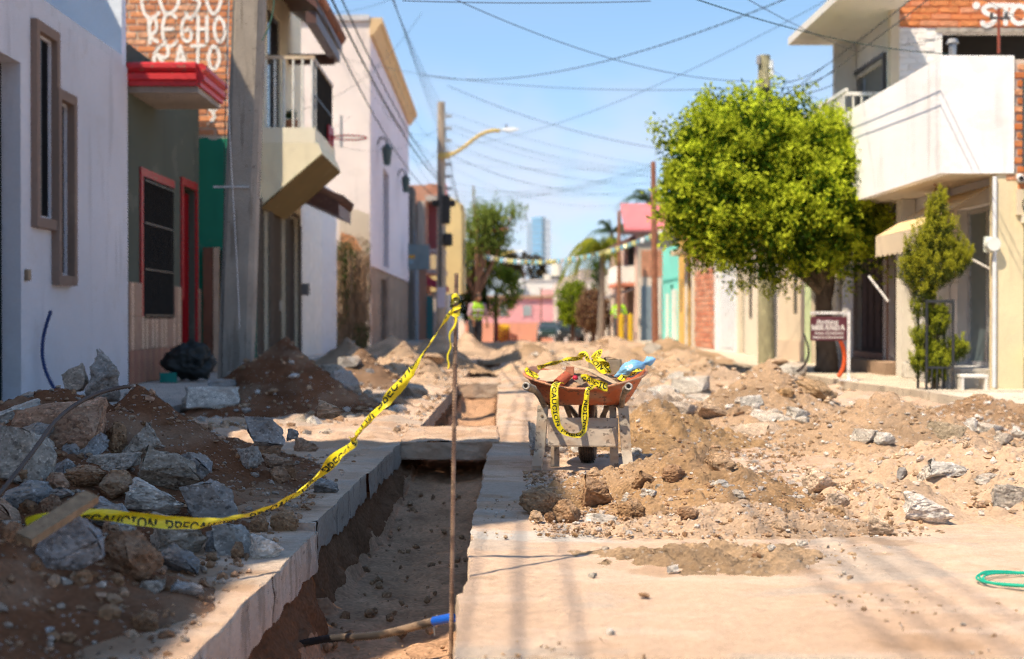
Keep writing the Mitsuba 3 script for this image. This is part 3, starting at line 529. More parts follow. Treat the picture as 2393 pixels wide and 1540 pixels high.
def crumb_trench():
    n = 450; y = g.uniform(3.9, 11, n); x = edgeL(y) + .06 + (edgeR(y) - edgeL(y) - .1) * g.random(n) ** 1.4; s = .003 + .032 * g.random(n) ** 6
    b = trimesh.creation.icosahedron(); V, Fc = b.vertices, b.faces
    v = V[None] * g.uniform(.6, 1.2, (n, 12, 1)) * s[:, None, None] + np.stack([x, y, -depth(y) - .02 + .02], -1)[:, None]
    k = uniq('trench__loose_stones'); scene[k] = shape(trimesh.Trimesh(v.reshape(-1, 3), (Fc[None] + np.arange(n)[:, None, None] * 12).reshape(-1, 3), process=False), 'rock', C(.33, .21, .13)); labels[k] = {'kind': 'stuff'}
crumb_trench()
# ---------------------------------------------------------------- left side of the street
PAVE = .10
WHITE, LAV, CREAM, BLACK, DGREY = C(.80, .78, .77), C(.72, .68, .70), C(.74, .68, .52), C(.018, .017, .017), C(.07, .068, .066)
REDC, IRON = C(.36, .018, .022), C(.03, .027, .025)
def pavement(pts, z, col, label, thick=.3):
    m = ext(sg.Polygon(pts), thick); m.apply_translation((0, 0, z - thick)); return struct('pavement', m, 'conc', col, label)
pavement([(-3.35, 13.2), (-3.2, 16.8), (-2.9, 24), (-2.6, 36), (-2.3, 60), (-4.6, 60), (-6, 36), (-6, 13.2)], PAVE, C(.36, .32, .28), 'grey concrete pavement along the left houses')
pavement([(-3.35, -8), (-3.35, 13.16), (-6, 13.16), (-6, -8)], PAVE - .04, C(.36, .32, .28), 'grey concrete pavement before the near white house')

def bars_x(par, X, y0, y1, z0, z1, n, r=.009, col=IRON, name='bar', hz_=()):
    d = shape(cyl((0, 0, 0), (0, 0, z1 - z0), r, sides=6), 'matte', col, True)
    for y in np.linspace(y0, y1, n): put(par, name, d, T().translate([X, float(y), z0]))
    for z in hz_: part(par, 'cross_bar', bx(X - .012, X + .012, y0 - .02, y1 + .02, z - .012, z + .012), 'paint', col)
def bars_y(par, Y, x0, x1, z0, z1, n, r=.009, col=IRON, name='bar', hz_=()):
    d = shape(cyl((0, 0, 0), (0, 0, z1 - z0), r, sides=6), 'matte', col, True)
    for x in np.linspace(x0, x1, n): put(par, name, d, T().translate([float(x), Y, z0]))
    for z in hz_: part(par, 'cross_bar', bx(x0 - .02, x1 + .02, Y - .012, Y + .012, z - .012, z + .012), 'paint', col)
def frame_x(par, X0, X1, y0, y1, z0, z1, w, bsdf, col, name='frame'):
    p = sg.box(y0, z0, y1, z1).difference(sg.box(y0 + w, z0 + w, y1 - w, z1 - w)); return part(par, name, wall_x(X0, X1 - X0, p), bsdf, col)
def frame_y(par, Y0, Y1, x0, x1, z0, z1, w, bsdf, col, name='frame'):
    p = sg.box(x0, z0, x1, z1).difference(sg.box(x0 + w, z0 + w, x1 - w, z1 - w)); return part(par, name, wall_y(Y0, Y1 - Y0, p), bsdf, col)

# near white house
h = thing('white_house', 'white plastered house at the left frame edge with two tall slit windows', 'house')
FX = -4.9
part(h, 'wall', wall_x(FX, -.3, holes([(-8, -.3), (19.2, -.3), (19.2, 4.37), (-8, 4.37)], [(12.4, .1, 14.86, 3.66), (15.32, 2.12, 15.86, 4.05), (16.02, 1.52, 16.45, 3.43)])), 'plaster', C(.60, .59, .625), seed=1)
part(h, 'roof', bx(-12, FX - .3, -8, 19.2, 4.0, 4.3), 'conc', C(.5, .48, .46))
part(h, 'parapet', wall_x(FX - .02, -.2, sg.box(14.15, 4.372, 19.2, 4.5)), 'plaster', C(.6, .6, .64))
part(h, 'upper_wall', wall_y(19.2, -.22, sg.box(-10.5, 4.35, FX - .02, 8.6)), 'plaster', C(.70, .78, .86), seed=2)
part(h, 'upper_storey', bx(-10.5, -6.62, 6, 18.97, 4.32, 8.25), 'plaster', C(.55, .64, .74), seed=3)  # out of view, placed to throw the diagonal shade on the end wall
part(h, 'near_wing', [bx(-10, FX - .31, -8, 1.2, 4.31, 7.9), bx(FX - .31, FX - .02, -8, 1.2, 4.371, 7.9), bx(-10, FX - .02, 5.42, 10.18, 4.371, 5.5)], 'plaster', C(.78, .76, .75), seed=4)  # unseen wing added to shade the street, heights shaped by the shadow edge
part(h, 'stair_tower', bx(-8.5, FX - .02, 1.22, 5.4, 4.371, 10.7), 'plaster', C(.78, .76, .75), seed=5)  # unseen tower added for the broad shadow reaching over the right slab
part(h, 'corner_room', bx(-6.6, FX - .02, 10.2, 14.12, 4.371, 8.0), 'plaster', C(.78, .76, .75), seed=6)  # unseen block added to shade the concrete pole and its heap
part(h, 'gate', bx(FX - .24, FX - .2, 12.4, 14.86, .1, 3.66), 'matte', C(.03, .03, .032))
bars_x(h, FX - .17, 12.6, 14.72, .12, 3.3, 14, .014, BLACK, 'gate_bar', (.6, 1.7, 2.8))
for q in range(5): part(h, 'gate_scroll', tube([(FX - .16 + .0 * a, 14.2 + .1 * q * .6 + .12 * math.cos(a * .7), 3.0 + .14 * q + .13 * math.sin(a * .9)) for a in range(9)], .014, 5), 'paint', BLACK, True)
for (y0, y1, z0, z1) in ((15.18, 16.0, 1.98, 4.19), (15.88, 16.58, 1.38, 3.57)):
    w = part(h, 'window', bx(FX - .05, FX - .03, y0 + .15, y1 - .14, z0 + .14, z1 - .14), 'matte', C(.012, .013, .015))
    frame_x(w, FX + .003, FX + .07 + (.02 if y0 > 15.5 else 0), y0, y1, z0, z1, .11, 'plaster', C(.25, .18, .145))
    part(w, 'mullion', bx(FX - .029, FX - .02, (y0 + y1) / 2 - .02, (y0 + y1) / 2 + .02, z0 + .15, z1 - .15), 'paint', DGREY)
m_ = thing('water_meter', 'small dusty water meter on two grey pipes at the foot of the white wall', 'water meter')
c = W(82, 842, 15.6)
part(m_, 'body', [bx(c[0] - .09, c[0] + .06, 15.52, 15.68, c[2] - .06, c[2] + .08), cyl((c[0] - .02, 15.6, c[2] - .12), (c[0] - .02, 15.6, c[2] + .12), .05)], 'dirty', C(.3, .33, .3))
part(m_, 'pipe', cyl((c[0] - .05, 15.6, 0), (c[0] - .05, 15.6, c[2] - .05), .018, sides=8), 'plain', C(.35, .36, .37)); part(m_, 'pipe', cyl((c[0] + .05, 15.6, 0), (c[0] + .05, 15.6, c[2] - .05), .018, sides=8), 'plain', C(.35, .36, .37))
one('water_hose', tube(curve([W(140, 925, 15.3), W(112, 880, 15.3), W(99, 830, 15.3), W(103, 780, 15.3), W(119, 726, 15.3)], 24), .019, 8), 'plain', C(.02, .04, .14), 'dark blue hose standing up in a curve before the white wall', 'hose', smooth=True)
one('wall_box', rbx(FX + .002, FX + .05, 14.95, 15.05, 1.40, 1.52, .01), 'paint', C(.25, .18, .12), 'small brown box on the corner of the white gateway', 'box')

# low grey green house
h = thing('green_house', 'low grey green plastered house with a red cornice, barred window and tiled base', 'house')
HG = C(.10, .11, .092)
part(h, 'wall', wall_x(FX - .02, -.3, holes([(19.21, -.3), (23.95, -.3), (23.95, 4.72), (19.21, 4.72)], [(20.02, 1.03, 21.88, 3.0), (22.62, .1, 23.6, 3.12)])), 'plaster', HG, seed=11)
part(h, 'roof', bx(-11, FX - .33, 19.22, 24.0, 4.4, 4.6), 'conc', C(.34, .30, .26)); part(h, 'canopy_slab', bx(FX - .015, -3.98, 19.31, 20.85, 4.06, 4.14), 'conc', C(.34, .30, .26))
prof_c = [(0, 0), (.06, 0), (.06, .06), (.11, .08), (.11, .15), (.06, .18), (.13, .23), (.13, .28), (.09, .31), (0, .31)]
cor = sg.Polygon([(a, b) for a, b in prof_c])
m = ext(cor, 1.62); v = m.vertices.copy(); m.vertices = np.c_[-4.0 + v[:, 0], 19.3 + v[:, 2], 4.142 + v[:, 1]]; m.fix_normals()
m2 = ext(cor, .92); v = m2.vertices.copy(); m2.vertices = np.c_[-4.905 + v[:, 2], 19.3 - v[:, 0], 4.142 + v[:, 1]]; m2.fix_normals()
cr = part(h, 'cornice', [m, m2, bx(-4.9, -4.0, 19.31, 20.9, 4.143, 4.445)], 'paint', C(.52, .028, .034), 30)
part(h, 'window_recess', bx(FX - .3, FX - .26, 20.0, 21.9, 1.0, 3.02), 'plain', C(.012, .012, .012))
w = part(h, 'window', bx(FX - .2, FX - .18, 20.04, 21.86, 1.05, 2.98), 'matte', C(.02, .02, .02))
part(w, 'frame', [bx(FX - .015, FX + .012, 19.9, 20.02, 1.03, 3.12), bx(FX - .015, FX + .012, 20.022, 21.98, 3.0, 3.12)], 'paint', REDC)
bars_x(w, FX + .02, 20.07, 21.83, 1.0, 3.0, 19, .011, C(.05, .045, .042), 'bar', (1.05, 1.7, 2.35, 2.95))
part(h, 'door_recess', bx(FX - .3, FX - .27, 22.6, 23.62, .1, 3.14), 'plain', C(.01, .01, .01))
d = part(h, 'door', bx(FX - .16, FX - .12, 23.08, 23.585, .12, 3.05), 'matte', C(.2, .008, .012))
part(d, 'frame', [bx(FX - .02, FX + .014, 22.5, 22.62, 1.3, 3.24), bx(FX - .02, FX + .014, 22.622, 23.7, 3.12, 3.24), bx(FX - .02, FX + .014, 23.6, 23.7, .1, 3.118)], 'paint', REDC)
part(h, 'base', wall_x(FX - .018, .018, holes([(19.22, .1), (23.94, .1), (23.94, 1.5), (19.22, 1.5)], [(19.98, 1.0, 21.92, 3.0), (22.5, .1, 23.7, 3.12)])), 'conc', C(.33, .24, .19))
TC = [C(.58, .42, .29), C(.36, .215, .155), C(.36, .22, .16), C(.60, .43, .30)]
tile_d = [shape(rbx(-.006, .008, -.055, .055, 0, z, .003), 'plain', c, False, seed=i) for i, c in enumerate(TC) for z in (.455,)]
tile_low = [shape(rbx(-.006, .008, -.055, .055, 0, .455, .003), 'plain', c, False, seed=i) for i, c in enumerate([C(.33, .15, .10), C(.36, .18, .12), C(.30, .14, .1)])]
for r_ in range(3):
    for i in range(41):
        y = 19.29 + i * .1145
        if 22.44 < y < 23.76 or (r_ == 2 and 19.92 < y < 21.98): continue
        dd = tile_low[(i * 7) % 3] if r_ == 0 else tile_d[(i % 2) if (i // 5) % 2 else (i % 2) * 2 + 1 if i % 3 else 2]
        put(h + '__base', 'tile', dd, T().translate([FX + .008, y, .115 + r_ * .463]))
f = thing('tiled_fence', 'low fence of brown tiles with a dark grille before the green painted wall', 'fence')
part(f, 'pillar', bx(-4.86, -4.70, 23.97, 24.12, .1, 2.2), 'conc', C(.2, .09, .06)); part(f, 'post', bx(-4.69, -4.60, 23.975, 24.1, .1, 2.2), 'plain', C(.56, .40, .28)); part(f, 'base', bx(-4.595, -4.02, 23.975, 24.1, .1, .78), 'conc', C(.38, .2, .14))
for i in range(5): part(f, 'tile', rbx(-4.59 + i * .11, -4.488 + i * .11, 23.965, 23.98, .12, .44, .003), 'plain', TC[i % 2]); part(f, 'tile', rbx(-4.59 + i * .11, -4.488 + i * .11, 23.965, 23.98, .45, .77, .003), 'plain', TC[(i + 1) % 2])
bars_y(f, 24.03, -4.57, -4.05, .78, 2.15, 14, .013, BLACK, 'bar', (.8, 1.5, 2.14))
b = np.array(W(445, 870, 20.4)); m = trimesh.creation.icosphere(subdivisions=4); v = m.vertices.copy(); v *= (.36, .3, .29)
v += m.vertex_normals * ((meshkit.fbm(v * 4, 4, 3) - .5) * .34 + np.abs(meshkit.fbm(v * 7, 3, 5) - .5) * -.26)[:, None]; v[:, 2] = np.maximum(v[:, 2], -.26); m.vertices = v + (b[0], b[1], .37)
one('plastic_bag', m, 'plain', C(.022, .028, .03), 'large dark plastic sack lying against the tiled base', 'sack', smooth=True)
m = lump_box(b[0] - .36, b[0] - .14, 20.02, 20.14, .1, .24, .03, .04, 4); one('teal_cloth', m, 'plain', C(.01, .22, .19), 'small teal rag under the dark plastic sack', 'rag', smooth=True)

# balcony house with brick gable
h = thing('balcony_house', 'old cream house with a railed balcony, tiled canopies and a brick side wall with graffiti', 'house')
BY, BXF = 24.2, -4.0
part(h, 'facade', wall_x(BXF, -.25, holes([(BY + .26, -.2), (29.85, -.2), (29.85, 9.5), (BY + .26, 9.5)], [(24.6, .1, 25.5, 3.0), (25.9, .1, 27.6, 3.1), (28.0, .1, 29.4, 3.05), (25.4, 4.35, 26.9, 6.6)])), 'plaster', CREAM, seed=21)
part(h, 'ground_cladding', wall_x(BXF + .003, .012, holes([(BY + .02, .1), (29.83, .1), (29.83, 2.94), (BY + .02, 2.94)], [(24.5, 0, 25.6, 3.2), (25.8, 0, 27.7, 3.2), (27.9, 0, 29.5, 3.2)])), 'matte', C(.09, .08, .07)); part(h, 'side_wall', wall_y(BY, .25, sg.box(-9, -.2, BXF, 9.5)), 'conc', C(.58, .50, .41), seed=22)
part(h, 'green_dado', wall_y(BY - .004, -.014, sg.Polygon([(-9, .1), (BXF - .003, .1), (BXF - .003, 4.07)] + [(x, 4.07 + .03 * math.sin(x * 7) + .02 * math.sin(x * 23)) for x in np.linspace(BXF - .1, -9, 40)])), 'plaster', C(.025, .20, .13), seed=23)
part(h, 'corner_strip', bx(BXF - .12, BXF + .012, BY - .012, BY + .02, 4.1, 9.5), 'plaster', C(.64, .57, .45))
part(h, 'room_back', bx(-8, -4.9, 24.5, 29.8, 0, 9.3), 'plain', C(.05, .04, .035))
def brick_variants(cols, bw, bh, dp=.03): return [shape(rbx(-bw / 2, bw / 2, 0, dp, 0, bh, .006), 'rock' if i % 2 else 'plaster', c, False, seed=i * 5) for i, c in enumerate(cols)]
def brick_wall_y(par, Y, x0, x1, z0, z1, cols, seed, bw=.3, bh=.085, mo=.032, skip=None):
    g = np.random.default_rng(seed); V = brick_variants(cols, bw, bh); r_ = 0; z = z0
    while z < z1:
        x = x0 + (bw + mo) * (0.5 if r_ % 2 == 0 else 0.02 + g.random() * .1)
        while x < x1 - bw * .4:
            if not (skip and skip(x, z)): put(par, 'brick', V[int(g.integers(len(V)))], T().translate([x + g.normal(0, .004), Y - .024 + g.normal(0, .003), z + g.normal(0, .003)]).rotate([0, 1, 0], float(g.normal(0, .5))))
            x += bw + mo
        z += bh + mo; r_ += 1
BRK = [C(.60, .25, .12), C(.66, .30, .15), C(.56, .23, .11), C(.64, .33, .19), C(.54, .24, .13), C(.66, .36, .22)]
brick_wall_y(h + '__side_wall', BY, -6.35, BXF - .13, 4.12, 7.2, BRK, 5, skip=lambda x, z: z < 4.35 and x < -5)
# graffiti strokes
FONT = {'E': [[(.8, 1), (.05, 1), (.05, 0), (.85, 0)], [(.05, .5), (.65, .5)]], 'D': [[(.05, 0), (.05, 1), (.55, .9), (.8, .5), (.5, .08), (.05, 0)]], 'S': [[(.8, .9), (.4, 1), (.1, .75), (.4, .52), (.75, .35), (.6, .05), (.05, .05)]],
 'O': [[(.4, 1), (.1, .7), (.1, .25), (.42, 0), (.75, .3), (.72, .75), (.4, 1)]], 'U': [[(.08, 1), (.1, .3), (.4, 0), (.7, .25), (.74, 1)]], 'G': [[(.7, .95), (.3, .95), (.08, .5), (.3, .03), (.7, .1), (.7, .45), (.4, .45)]], 'H': [[(.1, 1), (.1, 0)], [(.7, 1), (.7, 0)], [(.1, .5), (.7, .55)]],
 'R': [[(.1, 0), (.1, 1), (.6, .95), (.65, .6), (.1, .5), (.75, 0)]], 'A': [[(.0, 0), (.38, 1), (.78, 0)], [(.15, .4), (.6, .4)]], 'T': [[(0, 1), (.85, 1)], [(.42, 1), (.42, 0)]], 'n': [[(.1, 1), (.2, 0)], [(.15, .7), (.5, .95), (.6, .5), (.3, .3), (.7, 0)]], 'Y': [[(0, 1), (.4, .6), (.8, 1)], [(.4, .6), (.55, .3), (.3, 0)]], 'I': [[(.3, 1), (.4, 0)]], 'e': [[(.1, .5), (.7, .55), (.55, .95), (.15, .7), (.2, .15), (.7, .1)]]}
def strokes(txt, w, h_, lw, gap=.12, jit=0.0, seed=1, shear=0.0):
    g = np.random.default_rng(seed); out = []; x = 0
    for ch in txt:
        if ch == ' ': x += w * .5; continue
        for s in FONT[ch]:
            p = np.array(s, float) + g.normal(0, jit, (len(s), 2))
            if len(p) > 3: p = curve(np.c_[p, np.zeros(len(p))], 5 * len(p))[:, :2]
            out.append(sg.LineString(np.c_[x + (p[:, 0] + shear * p[:, 1]) * w, p[:, 1] * h_]).buffer(lw / 2))
        x += w * (1 + gap)
    return so.unary_union(out)
def px_at(xd, yd, Y): q = W(xd, yd, Y); return q[0], q[2]
for txt, x0, y0, x1, y1, sd in (('EDSU', 335, 32, 520, -36, 1), ('nEGHO', 345, 98, 528, 42, 2), ('RATO', 372, 163, 515, 108, 3), ('Y', 482, 285, 515, 248, 4)):
    (xa, za), (xb, zb) = px_at(x0, y0, BY), px_at(x1, y1, BY); n = len(txt); w = (xb - xa) / (n + .12 * (n - 1) - .15)
    p = sa.translate(strokes(txt, w, zb - za, .058 if txt != 'Y' else .06, .12, .02, sd), xa, za)
    part(h + '__side_wall', 'graffiti', wall_y(BY - .0275, -.004, p), 'paint', C(.76, .74, .70))
# doors and canopy
for (y0, y1, z1, c) in ((24.6, 25.5, 3.0, C(.05, .045, .04)), (25.9, 27.6, 3.1, C(.085, .07, .055)), (28.0, 29.4, 3.05, C(.06, .05, .045))):
    d = part(h, 'door', bx(BXF - .14, BXF - .09, y0 + .002, y1 - .002, .1, z1 - .002), 'matte', c)
    n = int((y1 - y0) / .28)
    for i in range(n): part(d, 'panel', rbx(BXF - .089, BXF - .07, y0 + .05 + i * (y1 - y0 - .05) / n, y0 + (i + 1) * (y1 - y0 - .05) / n, .2, z1 - .15, .01), 'matte', c)
    frame_x(d, BXF - .02, BXF + .03, y0 - .08, y1 + .08, .1, z1 + .08, .08, 'matte', C(.12, .10, .085))
part(h, 'door_handle', bx(BXF - .06, BXF - .03, 27.2, 27.26, 1.15, 1.35), 'metal', C(.6, .6, .6))
part(h, 'balcony_door', bx(BXF - .14, BXF - .1, 25.42, 26.88, 4.36, 6.58), 'glass', C(.03, .03, .035)); frame_x(h + '__balcony_door', BXF - .1, BXF - .04, 25.41, 26.89, 4.36, 6.59, .09, 'paint', C(.05, .04, .035))
y0, y1, xo = 24.62, 27.75, -3.06
bal = part(h, 'balcony', [bx(BXF, xo, y0, y1, 4.04, 4.30)], 'plaster', C(.74, .70, .56), seed=31)
g_ = []
for y in (y0, y1 - .2): g_.append(wall_y(y + .002, .2 if y > 26 else 3.0, sg.Polygon([(BXF, 4.038), (xo + .05, 4.038), (xo + .12, 3.86), (BXF, 2.95)])))
part(bal, 'corbel', g_[0], 'plaster', C(.74, .68, .50), seed=33)
so_ = hull([(BXF + .01, y0 + .01, 2.93), (xo + .12, y0 + .01, 3.845), (BXF + .01, 27.6, 2.93), (xo + .12, 27.6, 3.845), (BXF + .01, y0 + .01, 2.915), (xo + .125, y0 + .01, 3.83), (BXF + .01, 27.6, 2.915), (xo + .125, 27.6, 3.83)]); part(bal, 'soffit', so_, 'plaster', C(.16, .12, .06), seed=35, label='sloping underside of the balcony darkened to stand for shade')  # separate plate painted dark brown for the shade under the corbel
RAIL = C(.66, .66, .62)
part(bal, 'handrail', [bx(BXF, xo - .01, y0 + .03, y0 + .08, 5.49, 5.55), bx(xo - .09, xo - .03, y0 + .081, y1, 5.49, 5.55)], 'dirty', C(.6, .5, .36))
dd = shape(cyl((0, 0, 0), (0, 0, 1.19), .022, sides=8), 'paint', RAIL, True)
for x in np.linspace(BXF + .08, xo - .06, 6): put(bal, 'baluster', dd, T().translate([float(x), y0 + .055, 4.30]))
dk = shape(cyl((0, 0, 0), (0, 0, 1.19), .013, sides=6), 'matte', C(.05, .045, .04), True)
for i, y in enumerate(np.linspace(y0 + .14, y1 - .05, 24)): put(bal, 'baluster', dd if i in (0, 3) else dk, T().translate([xo - .06, float(y), 4.30]))
part(bal, 'rail', bx(xo - .075, xo - .045, y0 + .09, y1, 4.9, 4.93), 'paint', C(.05, .05, .05))
p = thing('potted_plant', 'small dark potted plant on the left balcony', 'plant')
part(p, 'pot', cyl((-3.55, 25.2, 4.302), (-3.55, 25.2, 4.5), .09, .12), 'plain', C(.3, .13, .07))
lv = [hull(np.array([[0, 0, 0], [.02, .01, .08], [-.02, .01, .08], [0, .0, .18]]) @ trimesh.transformations.rotation_matrix(a * 2.4, (0, 0, 1))[:3, :3].T @ trimesh.transformations.rotation_matrix(.7 * math.sin(a * 3), (1, .4, 0))[:3, :3].T + [-3.55 + .07 * math.sin(a * 5), 25.2 + .05 * math.cos(a * 3), 4.5 + .02 * (a % 4)]) for a in range(26)]
part(p, 'foliage', lv, 'leaf', C(.05, .08, .03))
def canopy(par, y0, y1, xo, zin, zout, th, tile):
    cn = part(par, 'canopy', hull([(BXF, y0, zin), (BXF, y1, zin), (BXF, y0, zin - th), (BXF, y1, zin - th), (xo, y0, zout), (xo, y1, zout), (xo, y0, zout - th), (xo, y1, zout - th)]), 'paint', C(.10, .045, .035))
    n = int((y1 - y0) / .24)
    for i in range(n):
        yc = y0 + (i + .5) * (y1 - y0) / n; ts = np.linspace(0, 1, 6)
        part(cn, 'roof_tile', tube([(BXF + (xo + .05 - BXF) * t, yc, zin + .02 + (zout - zin) * t + .012 * (k % 2)) for k, t in enumerate(ts)], .1, 8), 'plaster', tile, True, seed=i)
    return cn
canopy(h, 24.35, 28.3, -2.98, 7.25, 6.45, .16, C(.42, .19, .12))
part(h + '__canopy', 'bracket', [bx(BXF, -3.1, 28.0, 28.12, 6.0, 6.2), bx(-3.2, -3.02, 24.5, 28.3, 6.08, 6.28)], 'paint', C(.09, .045, .035))
canopy(h, 27.9, 30.2, -3.0, 3.75, 3.3, .3, C(.24, .13, .09))
hp = thing('basketball_hoop', 'red basketball ring fixed to the end of the balcony', 'basketball hoop')
a = np.linspace(0, 2 * np.pi, 33); hc = W(817, 322, 27.0)
part(hp, 'ring', tube([(hc[0] + .32 * math.cos(q), hc[1] + .32 * math.sin(q), hc[2]) for q in a], .016, 6), 'paint', C(.55, .03, .05), True)
part(hp, 'bracket', [bx(xo - .05, hc[0] - .31, 26.9, 27.1, hc[2] - .12, hc[2] + .05), bx(xo - .02, xo + .02, 26.6, 27.4, hc[2] - .15, hc[2] + .2)], 'paint', C(.35, .02, .03))

# white panelled house
h = thing('garage_house', 'low white house with tall vertical garage panels beside the dark doors', 'house')
part(h, 'wall', wall_x(-4.12, -.25, sg.box(29.9, -.2, 37.6, 4.3)), 'plaster', WHITE, seed=41)
for i in range(9): part(h, 'garage_panel', rbx(-4.118, -4.07, 30.1 + i * .8, 30.86 + i * .8, .16, 3.9, .012), 'paint', C(.74, .72, .70) if i < 5 else C(.66, .68, .74))
part(h, 'side_wall', wall_y(29.9, .2, sg.box(-9, -.2, -4.12, 4.3)), 'plaster', WHITE); part(h, 'roof', bx(-9, -4.37, 30.1, 37.6, 4.0, 4.2), 'conc', C(.5, .5, .5)); part(h, 'lintel', bx(-4.118, -3.95, 29.95, 37.6, 3.92, 4.14), 'plaster', C(.7, .69, .7))
part(h, 'meter_box', rbx(-4.068, -3.9, 30.2, 30.5, 1.5, 1.75, .02), 'paint', C(.1, .11, .13))
one('roof_pole', cyl(W(797, 345, 34.0), W(797, 270, 34.0), .035, sides=8), 'paint', C(.3, .3, .32), 'thin mast rising above the white panelled house', 'mast')

# tall lilac house
h = thing('tall_house', 'tall lilac plastered house with a beige cornice and one tall slit window', 'house')
TX, TY0, TY1 = -3.52, 41.0, 60.0
part(h, 'side_wall', wall_y(TY0, .3, sg.box(-9, -.3, TX, 9.55)), 'plaster', C(.74, .66, .62), seed=51)
part(h, 'wall', wall_x(TX, -.3, holes([(TY0 + .302, 2.55), (TY1, 2.55), (TY1, 9.45), (TY0 + .302, 9.45)], [(46.0, 2.7, 48.5, 5.9)])), 'plaster', C(.66, .60, .66), seed=52)
part(h, 'window', bx(TX - .2, TX - .16, 45.9, 48.6, 2.6, 6.0), 'glass', C(.16, .19, .24))
part(h, 'base', wall_x(TX - .06, -.2, holes([(TY0 + .302, -.3), (TY1, -.3), (TY1, 2.548), (TY0 + .302, 2.548)], [(45.8, -.3, 48.2, 2.3)])), 'conc', C(.34, .25, .20)); part(h, 'door', bx(TX - .25, TX - .2, 45.75, 48.25, -.2, 2.35), 'paint', C(.05, .05, .055))
for i in range(18): part(h + '__base', 'panel', rbx(TX - .062, TX - .03, TY0 + .4 + i * 1.02, TY0 + 1.36 + i * 1.02, .1, 2.45, .01), 'conc', [C(.34, .25, .20), C(.30, .225, .185), C(.37, .28, .22)][i % 3]) if not 4.3 < .4 + i * 1.02 < 7.4 else None
co = sg.Polygon([(0, 0), (.1, 0), (.28, .3), (.36, .34), (.36, .5), (0, .5)])
m = ext(co, TY1 - TY0 + .1); v = m.vertices.copy(); m.vertices = np.c_[TX + v[:, 0], TY0 - .05 + v[:, 2], 9.15 + v[:, 1]]; m.fix_normals()
part(h, 'cornice', m, 'plaster', C(.62, .45, .26)); part(h, 'roof', bx(-9, TX - .01, TY0 - .12, TY1, 9.56, 9.72), 'conc', C(.5, .5, .52))
m = holes([(-6.4, .1), (TX - .02, .1), (TX - .02, 1.8), (-4, 3.0), (-4.2, 3.4), (-6.4, 3.7)], [])
part(h, 'bare_brick', wall_y(TY0 - .004, -.03, sg.Polygon([(-4.35, 2.5), (-3.85, 2.45), (-3.7, 2.9), (-3.95, 3.35), (-4.35, 3.5)])), 'rock', C(.5, .24, .12))
part(h, 'worn_patch', wall_y(TY0 - .002, -.012, sg.Polygon([(-4.4, 1.2), (TX - .02, .9), (TX - .02, 4.0), (-3.9, 4.15), (-4.4, 4.05)])), 'plaster', C(.52, .45, .36))
for i, y in enumerate((43.6, 53)):
    l = thing('wall_lamp', ['dark wall lantern on the near part of the lilac house', 'dark wall lantern on the far part of the lilac house'][i], 'lamp')
    part(l, 'arm', tube(curve([(TX, y, 6.3), (TX + .15, y, 6.55), (TX + .3, y, 6.4)], 8), .03, 6), 'paint', BLACK, True); part(l, 'lantern', [cyl((TX + .3, y, 5.7), (TX + .3, y, 6.2), .1, .17, 8), cyl((TX + .3, y, 6.2), (TX + .3, y, 6.38), .19, .03, 8)], 'paint', C(.05, .09, .09))
iv = thing('dry_creeper', 'dry creeper with patches of green leaves on the wall before the lilac house', 'plant')
g = np.random.default_rng(5)
tw = []
for i in range(60):
    x0_ = g.uniform(-4.25, -3.45); p = [(x0_, 39.2 + g.uniform(-.3, .3), .05)]
    for k in range(8): p.append((np.clip(p[-1][0] + g.normal(0, .06), -4.3, -3.4), p[-1][1] + g.normal(0, .06), p[-1][2] + g.uniform(.25, .42)))
    tw.append(tube(curve(p, 14), .012, 4, False))
part(iv, 'stem', tw, 'bark', C(.30, .2, .13), True)
def leaf_cloud(cen, sizes, g, up=.5, ratio=.45):
    """Four-cornered bent leaves at the points cen (n, 3)."""
    n = len(cen); a = g.normal(size=(n, 3)); a[:, 2] += up; a /= np.linalg.norm(a, axis=1, keepdims=True)
    b = np.cross(a, g.normal(size=(n, 3))); b /= np.linalg.norm(b, axis=1, keepdims=True); nn = np.cross(a, b); s = np.broadcast_to(sizes, (n,))[:, None]
    v = np.stack([cen, cen + a * s * .5 + b * s * ratio * .5 + nn * s * .08, cen + a * s, cen + a * s * .5 - b * s * ratio * .5 + nn * s * .08], 1).reshape(-1, 3)
    i = np.arange(n)[:, None] * 4; return v, np.vstack([i + [0, 1, 2], i + [0, 2, 3]])
cen = np.c_[g.uniform(-4.3, -3.4, 4200), 39.2 + g.normal(0, .22, 4200), g.uniform(.1, 3.1, 4200)]; cen = cen[nz(cen[:, 0] * 2.5, cen[:, 2] * 1.6, 3, 3) > .48]
part(iv, 'foliage', leaf_cloud(cen, .09, g, 0), 'leaf', C(.07, .10, .03)); cen = np.c_[g.uniform(-4.3, -3.4, 1500), 39.2 + g.normal(0, .25, 1500), g.uniform(.1, 3.3, 1500)]
part(iv, 'dry_leaves', leaf_cloud(cen, .1, g, -.4), 'leaf', C(.28, .19, .12))
part(iv, 'support_wall', bx(-4.4, -3.5, 39.6, 39.8, 0, 2.9), 'plaster', C(.42, .33, .25))
